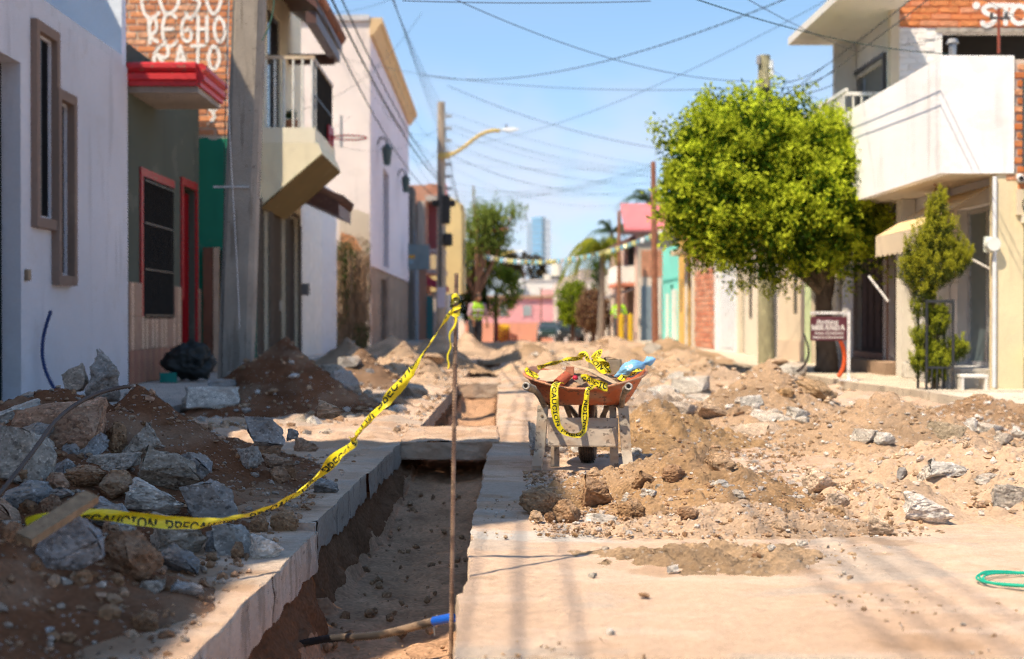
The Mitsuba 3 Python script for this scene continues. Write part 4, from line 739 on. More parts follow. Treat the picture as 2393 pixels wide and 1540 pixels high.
# ---------------------------------------------------------------- right side of the street
RXF = 6.3
def kerb_pave():
    p = sg.Polygon([(5.28, 17.2), (4.98, 20), (4.92, 30), (4.9, 62), (9, 62), (9, 17.2)])
    m = lump_ext(p, .3, .12); return struct('pavement', m, 'conc', C(.47, .41, .33), 'grey concrete pavement with a kerb along the right houses')
def lump_ext(p, th, z):
    m = ext(p.segmentize(.4) if hasattr(p, 'segmentize') else p, th); m.apply_translation((0, 0, z - th)); return m
kerb_pave()
rm = hull([(5.30, 17.15, .115), (9, 17.15, .115), (5.30, 17.15, -.2), (9, 17.15, -.2), (5.9, 14.8, .02), (9, 14.8, .02), (5.9, 14.8, -.2), (9, 14.8, -.2)])
struct('pavement', rm, 'conc', C(.50, .44, .36), 'sloping concrete driveway at the right frame edge')
struct('pavement', bx(5.9, 9, 12, 14.79, -.2, .018), 'conc', C(.48, .42, .35), 'concrete apron before the driveway at the right frame edge')

h = thing('corner_house', 'white two storey house with a big blank balcony parapet and an orange brick upper wall', 'house')
Y0 = 17.8
RW = C(.90, .90, .90)
WG = C(.66, .62, .54)
# ground floor facade (shop front under the balcony)
part(h, 'shop_wall', wall_x(6.42, .25, holes([(17.95, .12), (26, .12), (26, 2.82), (17.95, 2.82)], [(18.05, .36, 19.55, 2.5), (20.25, .36, 21.2, 2.5), (22.1, .12, 22.95, 2.55), (23.3, .12, 25.2, 2.55)])), 'plaster', C(.62, .61, .60), seed=61)
part(h, 'shop_step', bx(5.95, 6.41, 17.97, 19.7, .121, .36), 'conc', C(.45, .43, .40)); part(h, 'entrance_step', bx(6.1, 6.41, 22.0, 25.4, .121, .32), 'conc', C(.34, .24, .17))
part(h, 'shop_back', bx(7.6, 7.7, 17.9, 26, .1, 2.8), 'plain', C(.06, .055, .05)); part(h, 'shop_floor', bx(6.68, 7.6, 17.9, 26, .1, .34), 'conc', C(.2, .18, .16))
d = part(h, 'glass_door', bx(6.58, 6.60, 18.07, 19.53, .37, 2.48), 'glass', C(.10, .14, .15)); frame_x(d, 6.56, 6.63, 18.06, 19.54, .365, 2.49, .06, 'metal', C(.6, .62, .65)); part(d, 'mullion', bx(6.56, 6.63, 18.75, 18.81, .43, 2.43), 'metal', C(.6, .62, .65))
d = part(h, 'black_door', bx(6.5, 6.54, 20.26, 21.19, .365, 2.49), 'matte', C(.03, .03, .032)); bars_x(d, 6.48, 20.3, 21.15, .4, 2.45, 7, .012, BLACK, 'bar', (.9, 1.7))
d = part(h, 'wooden_door', bx(6.52, 6.56, 22.11, 22.94, .125, 2.54), 'matte', C(.12, .065, .045)); frame_x(d, 6.40, 6.5, 22.0, 23.05, .125, 2.65, .09, 'plain', C(.30, .17, .13))
part(h, 'grey_door', bx(6.56, 6.6, 23.32, 25.18, .33, 2.54), 'matte', C(.085, .07, .07)); frame_x(h + '__grey_door', 6.42, 6.5, 23.2, 25.3, .33, 2.64, .1, 'plain', C(.22, .12, .10))
for i in range(4): part(h + '__grey_door', 'panel', rbx(6.54, 6.559, 23.45 + i * .43, 23.8 + i * .43, .5, 2.4, .01), 'matte', C(.1, .075, .075))
part(h, 'pilaster', [bx(6.32, 6.66, Y0 - .06, Y0 + .2, .12, 2.815)], 'plaster', C(.74, .64, .42)); part(h, 'wall_post', bx(6.2, 6.40, 21.45, 21.75, .12, 2.815), 'plaster', C(.70, .66, .57)); part(h, 'wall_post', bx(6.25, 6.41, 19.85, 20.1, .12, 2.815), 'plaster', C(.68, .66, .62))
part(h, 'drainpipe', tube([(6.28, Y0 - .09, .14), (6.28, Y0 - .09, 2.78)], .028, 8), 'plain', C(.7, .72, .75), True)
# balcony
balc = part(h, 'balcony', [bx(5.6, 5.74, Y0 + .002, 22.6, 2.82, 4.27), bx(5.6, 6.52, Y0 - .1, Y0, 2.82, 4.29)], 'plaster', RW, seed=62)
part(h, 'balcony_floor', bx(5.745, 9, Y0 + .005, 26, 2.825, 3.02), 'plaster', C(.62, .55, .44))
part(h, 'parapet_brick', wall_y(Y0 - .05, .14, sg.Polygon([(6.53, 2.2)] + [(6.525 + .03 * (i % 2) + .015 * math.sin(i * 5), z) for i, z in enumerate(np.linspace(2.25, 4.25, 18))] + [(10, 4.27), (10, 2.2)])), 'conc', C(.5, .42, .36))
brick_wall_y(h + '__parapet_brick', Y0 - .05, 6.56, 7.5, 2.62, 4.2, [C(.55, .19, .07), C(.6, .24, .1), C(.48, .17, .07), C(.62, .32, .18)], 6, bw=.27, bh=.075)
# upper storey
UY = 22.7
part(h, 'upper_wall', wall_y(UY, .2, holes([(6.48, 3.02), (9.8, 3.02), (9.8, 6.6), (6.48, 6.6)], [(7.2, 4.28, 9.5, 5.58)])), 'plaster', C(.80, .79, .77), seed=63)
brick_wall_y(h + '__upper_wall', UY, 6.50, 9.5, 3.1, 5.6, [C(.82, .81, .79), C(.8, .79, .77), C(.78, .76, .73)], 8, bw=.27, bh=.085, mo=.014, skip=lambda x, z: x > 7.04 or z < 3.9)
ob = part(h, 'painted_wall', wall_y(UY - .002, -.022, sg.box(6.49, 5.66, 9.8, 6.6)), 'plaster', C(.58, .19, .085), seed=64)
brick_wall_y(ob, UY - .022, 6.5, 9.7, 5.68, 6.5, [C(.66, .24, .10), C(.70, .27, .11), C(.62, .25, .13), C(.66, .30, .17)], 9, bw=.30, bh=.085, mo=.02)
(xa, za), (xb, zb) = px_at(2292, 55, UY), px_at(2392, 22, UY)
for ch, x in (('S', 2290), ('T', 2328), ('O', 2356)):
    xx, zz = px_at(x, 57, UY); part(ob, 'lettering', wall_y(UY - .0505, -.006, sa.translate(strokes(ch, .30 if ch != 'O' else .36, .29, .075, jit=.0), xx, zz)), 'plain', C(.80, .79, .77))
xx, zz = px_at(2278, 15, UY); part(ob, 'lettering', wall_y(UY - .0505, -.006, sg.Point(xx, zz).buffer(.06)), 'plain', C(.80, .79, .77))
part(h, 'opening_back', bx(6.9, 9.8, 24.9, 25.0, 3.02, 6.5), 'plain', C(.03, .03, .028)); part(h, 'opening_lintel', bx(7.1, 9.6, UY - .03, UY - .003, 5.585, 5.655), 'conc', C(.42, .38, .33))
part(h, 'side_room', [wall_x(6.5, .15, holes([(UY + .21, 3.02), (27, 3.02), (27, 6.6), (UY + .21, 6.6)], [(23.5, 3.3, 25.6, 5.3)]))], 'plaster', C(.72, .70, .66), seed=65)
w = part(h, 'window', bx(6.58, 6.60, 23.45, 25.65, 3.25, 5.35), 'glass', C(.12, .13, .13)); frame_x(w, 6.44, 6.52, 23.4, 25.7, 3.2, 5.4, .06, 'paint', C(.07, .07, .075))
part(h, 'corner_post', bx(6.36, 6.495, UY - .06, UY + .1, 3.02, 6.5), 'plaster', C(.70, .60, .44))
part(h, 'roof_slab', [bx(5.33, 6.47, 19.6, 25.6, 5.93, 6.06), bx(6.471, 9.9, UY + .21, 25.6, 6.0, 6.13)], 'plaster', C(.74, .71, .66))
part(h, 'gable', wall_y(25.3, .15, sg.box(6.1, 3.02, 6.48, 5.92)), 'plaster', C(.70, .68, .65))
part(h, 'railing_base', [bx(5.6, 5.7, 22.605, 27.2, 2.82, 3.89), bx(5.701, 6.47, 23.0, 23.08, 3.03, 3.89)], 'plaster', RW); r_ = part(h, 'railing', [bx(5.62, 6.45, 23.0, 23.05, 4.62, 4.68), bx(5.62, 5.67, 22.61, 27.2, 4.62, 4.68), bx(5.62, 6.45, 23.0, 23.04, 3.9, 3.94), bx(5.62, 5.66, 22.61, 27.2, 3.9, 3.94)], 'paint', C(.78, .77, .74))
dd = shape(cyl((0, 0, 0), (0, 0, .7), .016, sides=6), 'paint', C(.78, .77, .74), True)
for x in np.linspace(5.72, 6.4, 6): put(r_, 'baluster', dd, T().translate([float(x), 23.02, 3.94]))
for y in np.linspace(22.8, 27.1, 26): put(r_, 'baluster', dd, T().translate([5.64, float(y), 3.94]))
for sx in (-.07, .07): part(r_, 'scroll', tube([(6.0 + sx + .06 * q / 16 * math.cos(q * .6), 23.02, 4.28 + .06 * q / 16 * math.sin(q * .6)) for q in range(17)], .01, 5), 'paint', C(.75, .74, .72), True)
part(h, 'roof_post', cyl(W(2333, 125, 20.2), W(2333, 20, 20.2), .022, sides=8), 'paint', C(.26, .06, .03))
for xx_ in (2316, 2350): part(h + '__roof_post', 'insulator', cyl(W(xx_, 45, 20.2), W(xx_, 30, 20.2), .03, .02, 8), 'paint', C(.05, .05, .05))
c = W(2340, 50, 20.2); part(h + '__roof_post', 'cross_arm', bx(c[0] - .14, c[0] + .12, 20.18, 20.22, c[2] + .03, c[2] + .06), 'paint', C(.06, .05, .05))
v = thing('roof_vent', 'small round metal chimney cowl behind the white parapet', 'vent'); c = W(2225, 120, 18.6); part(v, 'pipe', cyl((c[0], 18.6, c[2] - .2), (c[0], 18.6, c[2] + .1), .05, sides=10), 'metal', C(.4, .4, .4)); part(v, 'cap', [cyl((c[0], 18.6, c[2] + .1), (c[0], 18.6, c[2] + .16), .09, .06, 10)], 'metal', C(.35, .35, .35))
k = thing('security_camera', 'small white security camera on the cream wall under the brick', 'security camera'); c = W(2383, 418, Y0 - .12)
part(k, 'body', cyl((c[0], Y0 - .16, c[2]), (c[0] + .02, Y0 - .02, c[2] + .03), .045, .05, 12), 'plain', C(.7, .7, .7), 40); part(k, 'lens', cyl((c[0] - .001, Y0 - .175, c[2] - .003), (c[0], Y0 - .16, c[2]), .03, sides=12), 'plain', C(.02, .02, .02), 40)
em = thing('electric_meter', 'white round electric meter beside the drainpipe', 'electric meter'); c = W(2316, 571, Y0 - .1)
part(em, 'body', cyl((c[0], Y0 - .2, c[2]), (c[0], Y0 - .06, c[2]), .085, .09, 20), 'plain', C(.72, .75, .72), 40); part(em, 'box', rbx(c[0] - .07, c[0] + .1, Y0 - .07, Y0 - .0, c[2] - .1, c[2] + .1, .01), 'plain', C(.55, .6, .56))
# stone and brick clad house at the right edge
s = thing('stone_clad_house', 'house front at the right frame edge clad with tan stone and iron scrolls', 'house')
part(s, 'wall', wall_y(Y0 - .06, .14, sg.box(6.67, .1, 10, 2.199)), 'plaster', C(.50, .40, .28), seed=71)
part(s, 'ledge', bx(6.62, 10, Y0 - .2, Y0 - .061, 2.2, 2.3), 'plaster', C(.72, .68, .6)); part(s, 'wall_top', bx(6.55, 10, Y0 - .11, Y0 - .052, 2.3, 2.62), 'plaster', C(.70, .60, .44))
g = np.random.default_rng(4)
z = .9
while z < 2.1:
    hh = g.uniform(.03, .06); x = 6.86
    while x < 7.4: w_ = g.uniform(.1, .25); part(s + '__wall', 'stone', rbx(x, x + w_, Y0 - .085 - g.random() * .03, Y0 - .061, z, z + hh, .006), 'rock', [C(.5, .37, .25), C(.42, .29, .2), C(.55, .45, .33), C(.45, .34, .26)][int(g.integers(4))], seed=int(g.integers(200))); x += w_ + .008
    z += hh + .008
part(s, 'planter', rbx(6.66, 7.3, Y0 - .3, Y0 - .065, .5, .66, .01), 'plaster', C(.74, .73, .70))
for i in range(5): part(s + '__planter', 'spike', cyl((6.75 + i * .05, Y0 - .2, .66), (6.75 + i * .05 + .01, Y0 - .2, .82 + .02 * (i % 3)), .008, .003, 5), 'plain', C(.12, .14, .16))
for i in range(4): part(s, 'iron_scroll', tube([(6.72 + .02 * i + .11 * math.cos(q * .35 + i), Y0 - .16 - .01 * i, 2.42 + .1 * i + .12 * math.sin(q * .35)) for q in range(16)], .01, 5), 'paint', BLACK, True)
part(s, 'iron_grille', [bx(6.62, 6.64, Y0 - .13, Y0 - .11, 2.9, 4.0), bx(6.72, 6.74, Y0 - .13, Y0 - .11, 2.7, 4.0), bx(6.6, 7.3, Y0 - .135, Y0 - .115, 3.98, 4.0), bx(6.6, 7.3, Y0 - .135, Y0 - .115, 3.3, 3.32)], 'paint', C(.06, .07, .08))

# awning
aw = thing('awning', 'faded beige canvas awning with a scalloped valance over the shop door', 'awning')
ya, yb_ = 18.25, 20.3; xo, zo, xi, zi = 5.50, 2.18, 6.41, 2.72
part(aw, 'canvas', hull([(xo, ya, zo), (xo, yb_, zo), (xo, ya, zo - .012), (xo, yb_, zo - .012), (xi, ya, zi), (xi, yb_, zi), (xi, ya, zi - .012), (xi, yb_, zi - .012)]), 'plaster', C(.58, .43, .24))
vp = [(ya, zo - .004)] + [(y, zo - .27 - .035 * abs(math.sin((y - ya) * 13))) for y in np.linspace(ya, yb_, 90)] + [(yb_, zo - .004)]
part(aw, 'valance', wall_x(xo - .01, .008, sg.Polygon(vp)), 'plaster', C(.66, .55, .40))
sp = [(xo, zo - .015), (xo, zo - .27)] + [(xo + .02 + i * .04, zo - .27 + .28 * (i * .04) / .5 - .02 * abs(math.sin(i * 1.2))) for i in range(10)]
part(aw, 'side_valance', wall_y(yb_ + .002, .008, sg.Polygon(sp + [(xo + .42, zo + .18)])), 'plaster', C(.64, .53, .38))
part(aw, 'arm', cyl((xo + .05, ya + .1, zo - .05), (6.43, ya - .05, 1.62), .018, sides=8), 'paint', C(.74, .74, .73)); part(aw, 'arm', cyl((xo - .03, yb_ + .3, 1.62), (xo + .2, yb_ + .1, 1.25), .018, sides=8), 'paint', C(.74, .74, .73)); part(aw, 'hook', tube(curve([(5.95, 19.1, 2.82), (5.98, 19.1, 2.75), (5.94, 19.1, 2.68), (5.96, 19.1, 2.6)], 10), .012, 6), 'paint', C(.3, .12, .05), True)

# row of low fronts further up the street
def front(name, label, y0, y1, h_, col, X=RXF, seed=80, ops=(), bs='plaster', dpt=6):
    k = thing(name, label, 'house')
    part(k, 'wall', wall_x(X, .25, holes([(y0 + .005, -.1), (y1 - .005, -.1), (y1 - .005, h_), (y0 + .005, h_)], [(a, b, c_, d_) for a, b, c_, d_, *_ in ops])), bs, col, seed=seed)
    part(k, 'side_wall', [wall_y(y0 + .01, .2, sg.box(X + .251, -.1, X + dpt, h_)), wall_y(y1 - .21, .2, sg.box(X + .251, -.1, X + dpt, h_))], bs, col, seed=seed); part(k, 'roof', bx(X + .252, X + dpt, y0 + .22, y1 - .22, h_ - .3, h_ - .12), 'conc', C(.4, .38, .35))
    for a, b, c_, d_, nm, oc in ops:
        o = part(k, nm, bx(X + .12, X + .16, a - .05, c_ + .05, b - .02, d_ + .05), 'glass' if nm == 'window' else 'paint', oc)
        if nm == 'window': bars_x(o, X + .03, a + .05, c_ - .05, b, d_, 5, .014, C(.12, .11, .1))
        elif c_ - a > .5:
            n = max(2, int((c_ - a) / .35))
            for i in range(n): part(o, 'panel', rbx(X + .095, X + .119, a + .03 + i * (c_ - a) / n, a + (i + 1) * (c_ - a) / n - .03, b + .1, d_ - .08, .008), 'paint', oc)
    return k
f = front('cream_house', 'cream plastered front with one slit window beside the tree trunk', 28.0, 31.2, 4.2, C(.66, .56, .42), seed=81, ops=[(29.3, 1.1, 29.75, 2.6, 'window', C(.05, .05, .05))])
part(f, 'green_strip', bx(RXF - .02, RXF - .002, 28.01, 28.5, .12, 3.4), 'plaster', C(.52, .62, .36)); part(f, 'plinth', bx(RXF - .03, RXF - .001, 28.52, 31.18, .1, .55), 'plaster', C(.6, .48, .36))
front('grey_door_house', 'narrow front with a dark grey door behind the wooden pole', 31.2, 32.6, 4.0, C(.60, .54, .46), seed=82, ops=[(31.4, .1, 32.4, 2.7, 'door', C(.08, .085, .09))])
front('pale_house', 'pale cream front with a narrow window left of the wooden pole', 32.6, 36.6, 4.1, C(.70, .62, .50), seed=83, ops=[(34.4, 1.0, 34.9, 2.7, 'window', C(.07, .08, .09)), (35.4, .1, 36.3, 2.6, 'door', C(.45, .42, .33))])
front('white_garage_house', 'front with a white panelled garage door', 36.6, 40.2, 3.8, C(.72, .72, .72), seed=84, ops=[(36.9, .1, 39.9, 2.9, 'garage_door', C(.70, .73, .76))])
f = front('red_brick_house', 'unplastered red brick front left of the white garage door', 40.2, 44.2, 3.9, C(.46, .36, .30), seed=85, bs='conc')
BV = [shape(rbx(0, .03, -.28, .28, 0, .13, .008), 'rock', c, False, seed=i) for i, c in enumerate([C(.56, .24, .15), C(.6, .28, .18), C(.5, .2, .13), C(.62, .33, .22)])]
g = np.random.default_rng(12)
for r_ in range(23):
    for i in range(7):
        y = 40.55 + i * .59 + (.28 if r_ % 2 else 0)
        if y < 43.95 and not (r_ in (15, 16)): put(f + '__wall', 'brick', BV[int(g.integers(4))], T().translate([RXF - .022, y, .15 + r_ * .155]))
f = front('ochre_house', 'ochre yellow front with a dark door under a small ledge', 44.2, 48.0, 4.2, C(.62, .40, .13), seed=86, ops=[(44.6, .1, 45.7, 3.0, 'door', C(.10, .09, .085)), (47.2, 1.2, 47.6, 2.3, 'window', C(.04, .04, .04))])
part(f, 'ledge', bx(RXF - .5, RXF - .002, 44.3, 46.3, 3.05, 3.2), 'plaster', C(.58, .48, .33)); part(f, 'door_frame', [bx(RXF - .06, RXF - .003, 44.25, 44.58, .1, 3.04), bx(RXF - .06, RXF - .003, 45.72, 46.0, .1, 3.04)], 'plaster', C(.68, .63, .55))
f = front('turquoise_house', 'turquoise painted front with white door posts', 48.0, 52.6, 3.55, C(.20, .62, .55), seed=87, ops=[(49.4, .1, 50.4, 2.2, 'door', C(.62, .72, .70))])
part(f, 'post', bx(RXF - .12, RXF - .003, 48.3, 48.9, .1, 2.0), 'plaster', C(.74, .74, .70)); part(f, 'post', bx(RXF - .08, RXF - .003, 50.6, 50.9, .1, 1.9), 'plaster', C(.74, .74, .70)); part(f, 'groove', bx(RXF - .03, RXF - .003, 48.05, 52.5, 2.35, 2.42), 'plaster', C(.12, .45, .40))
front('white_upper_house', 'bright white upper storey showing above the ochre front', 44.8, 50.5, 5.6, C(.80, .80, .79), X=6.9, seed=88)
# house with the pink roof
PY = 57.0
h = thing('pink_roof_house', 'corner house with a big pink sloped roof and a small white balcony', 'house')
part(h, 'wall', wall_y(PY, .3, sg.box(5.85, -.1, 12, 4.5)), 'plaster', C(.50, .44, .37), seed=91); part(h, 'wall', wall_x(5.85, .3, holes([(PY + .301, -.1), (70, -.1), (70, 4.5), (PY + .301, 4.5)], [(59, 0, 61.5, 2.4), (60.5, 2.7, 62, 4.2)])), 'plaster', C(.58, .42, .36), seed=92)
part(h, 'brick_panel', wall_y(PY - .002, -.03, sg.box(5.98, 2.7, 7.05, 3.75)), 'rock', C(.56, .28, .18)); part(h, 'lower_wall', wall_y(PY - .002, -.05, sg.box(5.87, .1, 7.4, 2.65)), 'plaster', C(.66, .58, .50), seed=93)
part(h, 'blue_door', wall_y(PY - .06, -.04, sg.box(5.95, .1, 6.5, 2.3)), 'paint', C(.20, .26, .32)); part(h, 'door_post', wall_y(PY - .055, -.08, sg.box(6.55, .1, 6.75, 2.5)), 'plaster', C(.72, .66, .58))
part(h, 'roof', hull([(5.3, PY - .25, 4.45), (12, PY - .25, 4.45), (5.3, PY - .25, 4.6), (12, PY - .25, 4.6), (5.5, PY + 4, 5.95), (12, PY + 4, 5.9), (5.5, PY + 4, 5.75), (12, PY + 4, 5.75)]), 'plaster', C(.60, .185, .20), seed=94); part(h, 'eave', bx(5.15, 12, PY - .3, PY - .26, 4.35, 4.5), 'paint', C(.10, .05, .05))
bp = part(h, 'balcony', bx(5.15, 5.848, 58.5, 63, 2.35, 2.5), 'plaster', C(.60, .24, .16)); part(bp, 'parapet', [bx(5.15, 5.25, 58.5, 63, 2.502, 3.2), bx(5.251, 5.848, 58.5, 58.6, 2.502, 3.2)], 'plaster', C(.80, .79, .77)); part(bp, 'post', bx(5.6, 5.84, 58.61, 58.8, 2.5, 4.3), 'plain', C(.03, .03, .03))
part(h, 'canopy', hull([(5.05, 58, 4.1), (5.05, 63, 4.1), (5.84, 58, 4.42), (5.84, 63, 4.42), (5.05, 58, 3.95), (5.05, 63, 3.95), (5.84, 58, 4.2), (5.84, 63, 4.2)]), 'paint', C(.16, .08, .085))
part(h, 'doorway', bx(6.2, 6.25, 58.9, 61.6, 0, 2.5), 'plain', C(.03, .025, .025)); part(h, 'awning', hull([(4.8, 58.2, 1.9), (4.8, 62, 1.9), (5.84, 58.2, 2.3), (5.84, 62, 2.3), (4.8, 58.2, 1.85), (4.8, 62, 1.85), (5.84, 58.2, 2.2), (5.84, 62, 2.2)]), 'paint', C(.12, .10, .11))
for i in range(2): part(h, 'porch_post', cyl((4.95 + .3 * i, 58.3, .1), (4.95 + .3 * i, 58.3, 1.9), .08, sides=10), 'plaster', C(.66, .56, .48))
for i in range(2): one('bollard', [cyl((5.0 + .35 * i, 55, .1), (5.0 + .35 * i, 55, 1.15), .1, sides=10), cyl((5.0 + .35 * i, 55, 1.15), (5.0 + .35 * i, 55, 1.2), .1, .03, 10)], 'paint', C(.65, .42, .02), ['left one of the two yellow bollards before the pink roofed house', 'right one of the two yellow bollards before the pink roofed house'][i], 'bollard', 'yellow bollards')

# ---------------------------------------------------------------- trees and plants on the right
def clip_tree(k, cen, rad, n_clump, per, size, cols, seed, squash=1.0, gap=.0, jut=.22, top=None):
    g = np.random.default_rng(seed); out_v, out_f, out_c, at = [], [], [], 0
    q = g.normal(size=(n_clump, 3)); q /= np.linalg.norm(q, axis=1, keepdims=True)
    se = np.sign(q) * np.abs(q) ** .8; se /= np.linalg.norm(se, axis=1, keepdims=True)
    bump = 1 + (meshkit.fbm(q * 1.7 + seed, 3, seed) - .5) * .5 + (meshkit.fbm(q * 4 + seed, 3, seed) - .5) * .3
    rr = g.uniform(.72, 1.02, n_clump) ** .8
    P = np.asarray(cen) + q * bump[:, None] * rr[:, None] * np.asarray(rad)
    for i in range(n_clump):
        o = q[i] * .75 + [0, 0, .55]; o /= np.linalg.norm(o); m = int(per * g.uniform(.6, 1.4)); t = g.random(m); ln = jut * g.uniform(.6, 1.4)
        sp = (1 - t * .75)[:, None] * g.normal(size=(m, 3)) * .085 * (jut / .22)
        c_ = P[i] + o * (t * ln)[:, None] + sp
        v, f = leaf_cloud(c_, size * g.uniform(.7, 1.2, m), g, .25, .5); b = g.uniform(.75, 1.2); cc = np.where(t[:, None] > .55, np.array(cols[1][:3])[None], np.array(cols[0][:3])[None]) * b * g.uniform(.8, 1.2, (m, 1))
        out_v.append(v); out_f.append(f + at); out_c.append(np.repeat(np.clip(cc, 0, 1), 4, 0)); at += len(v)
    v = np.vstack(out_v); f = np.vstack(out_f)
    return part(k, 'crown', trimesh.Trimesh(v, f, process=False), 'leaf', np.vstack(out_c))
def core(cen, rad, s, seed, n=3):
    m = trimesh.creation.icosphere(subdivisions=4); v = m.vertices; b = 1 + (meshkit.fbm(v * 1.7 + seed, 3, seed) - .5) * .5; m.vertices = v * b[:, None] * np.asarray(rad) * s + cen; return m
tr = thing('clipped_tree', 'large clipped tree with a dense bright yellow green crown before the right houses', 'tree')
tb = np.array([5.5, 23.4, .1])
trunk = tube(curve([tb + [0, 0, 0], tb + [.02, 0, .5], tb + [-.04, 0, 1.0], tb + [.03, 0, 1.7], tb + [-.3, -.1, 2.3]], 24), np.interp(np.linspace(0, 1, 24), [0, .12, .4, 1], [.21, .16, .14, .11]), 14)
trunk.vertices += trunk.vertex_normals * ((meshkit.fbm(trunk.vertices * 9, 4) - .5) * .08)[:, None]
part(tr, 'trunk', trunk, 'bark', C(.15, .12, .095), True)
for i, (dx, dy, dz) in enumerate(((-1.4, .2, 1.6), (-.6, -.6, 2.0), (.4, .4, 1.9), (-1.0, .8, 1.9), (-1.9, -.2, 1.2), (.5, -.4, 1.5))): part(tr, 'limb', tube(curve([tb + [-.02, 0, 1.3], tb + [dx * .4, dy * .4, 1.3 + dz * .5], tb + [dx, dy, 1.3 + dz]], 10), np.linspace(.1, .03, 10), 8), 'bark', C(.2, .16, .12), True)
TG = (C(.055, .115, .012), C(.57, .66, .05))  # tips lighter as new growth, contrast raised to stand for highlights and shaded pockets
TSH = lambda x: x + (24 if x < 1720 else 8)
for xd, yd, rx, ry, rz, n, sd in ((1690, 425, .84, 1.05, .82, 380, 3), (1900, 470, .80, 1.05, .82, 360, 13), (1710, 320, .62, .8, .26, 120, 23), (1860, 365, .60, .8, .42, 150, 33), (1800, 545, 1.12, 1.0, .46, 260, 43), (1640, 480, .42, .7, .66, 100, 53), (1935, 375, .36, .6, .36, 80, 63), (1585, 330, .2, .3, .26, 26, 73), (1690, 262, .25, .3, .10, 24, 83), (1835, 265, .12, .2, .15, 18, 93), (1980, 560, .2, .4, .3, 34, 103), (1590, 450, .22, .4, .3, 34, 113), (1780, 300, .2, .3, .12, 20, 123)):
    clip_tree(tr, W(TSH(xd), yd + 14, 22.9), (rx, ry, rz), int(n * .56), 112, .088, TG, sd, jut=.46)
t2 = thing('shaded_tree', 'small dark leaved tree in the shade under the balcony', 'tree')
part(t2, 'trunk', cyl((5.75, 24.9, .1), (5.7, 24.9, 2.4), .07, .05, 8), 'bark', C(.2, .16, .12)); cc2 = W(2075, 520, 24.6)
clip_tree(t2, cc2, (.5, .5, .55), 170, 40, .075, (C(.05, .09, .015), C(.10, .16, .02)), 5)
jn = thing('juniper', 'tall yellow green juniper in a black iron guard before the shop', 'shrub')
g = np.random.default_rng(21); jb = np.array([5.55, 17.75, .1])
part(jn, 'trunk', tube(curve([jb, jb + [.02, 0, .6], jb + [-.02, 0, 1.2], jb + [.03, 0, 1.9]], 16), np.linspace(.045, .02, 16), 8), 'bark', C(.2, .14, .1), True)
def spray(clumps, n, ln, cols, g, up=1.7):
    vs, fs, cs, at = [], [], [], 0
    for (c_, r_, nn) in clumps:
        c_ = np.asarray(c_); q = g.normal(size=(nn, 3)); q /= np.linalg.norm(q, axis=1, keepdims=True)
        for i in range(nn):
            p0 = c_ + q[i] * np.asarray(r_) * g.uniform(.45, .95); o = q[i] * .7 + [0, 0, up]; o /= np.linalg.norm(o); L_ = ln * g.uniform(.6, 1.3); t = g.random(n)
            pp = p0 + o * (t * L_)[:, None] + g.normal(size=(n, 3)) * .021 * (1.15 - t)[:, None]
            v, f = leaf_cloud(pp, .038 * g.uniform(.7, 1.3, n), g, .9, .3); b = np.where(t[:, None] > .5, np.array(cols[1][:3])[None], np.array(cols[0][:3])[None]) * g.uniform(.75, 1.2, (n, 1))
            vs.append(v); fs.append(f + at); cs.append(np.repeat(np.clip(b, 0, 1), 4, 0)); at += len(v)
    return trimesh.Trimesh(np.vstack(vs), np.vstack(fs), process=False), np.vstack(cs)
def jc(xd, yd, rx, rz, n): c_ = W(xd, yd, 17.7); return (c_, (rx / 187, rx / 187, rz / 187), n)
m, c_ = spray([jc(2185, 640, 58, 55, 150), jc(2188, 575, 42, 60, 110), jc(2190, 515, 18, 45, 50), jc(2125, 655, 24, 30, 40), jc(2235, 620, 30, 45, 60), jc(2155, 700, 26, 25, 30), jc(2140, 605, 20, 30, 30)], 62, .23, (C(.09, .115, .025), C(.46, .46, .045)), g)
part(jn, 'top_foliage', m, 'leaf', c_)
m, c_ = spray([jc(2190, 760, 24, 40, 60), jc(2150, 735, 20, 18, 24), jc(2155, 800, 24, 24, 40), jc(2185, 850, 34, 40, 90), jc(2235, 830, 24, 28, 50), jc(2150, 860, 24, 26, 40), jc(2190, 885, 24, 20, 30)], 52, .14, (C(.09, .12, .025), C(.42, .46, .045)), g)
part(jn, 'low_foliage', m, 'leaf', c_)
gd = thing('tree_guard', 'black square iron guard around the juniper trunk', 'tree guard')
GX0, GX1 = 5.38, 5.71
for x in (GX0, GX1):
    for y in (17.55, 17.9): part(gd, 'post', bx(x - .014, x + .014, y - .014, y + .014, .12, 1.24), 'paint', C(.03, .032, .036))
part(gd, 'ring', [bx(GX0 + .014, GX1 - .014, 17.54, 17.56, 1.2, 1.235), bx(GX0 + .014, GX1 - .014, 17.89, 17.91, 1.2, 1.235), bx(GX0 - .01, GX0 + .01, 17.564, 17.886, 1.2, 1.235), bx(GX1 - .01, GX1 + .01, 17.564, 17.886, 1.2, 1.235)], 'paint', C(.03, .032, .036))
for i in range(4): part(gd, 'bar', bx(GX0 + .06 + i * .065, GX0 + .075 + i * .065, 17.545, 17.56, .12, .38), 'paint', C(.03, .032, .036))
part(gd, 'low_ring', [bx(GX0 + .014, GX1 - .014, 17.541, 17.559, .381, .41)], 'paint', C(.03, .032, .036))
bn = thing('low_bench', 'low white bench on the pavement beside the juniper', 'bench'); part(bn, 'seat', rbx(5.78, 6.12, 17.45, 17.7, .27, .31, .008), 'plain', C(.74, .72, .68))
for x in (5.79, 6.08): part(bn, 'leg', bx(x, x + .03, 17.46, 17.69, .12, .27), 'plain', C(.72, .7, .66))

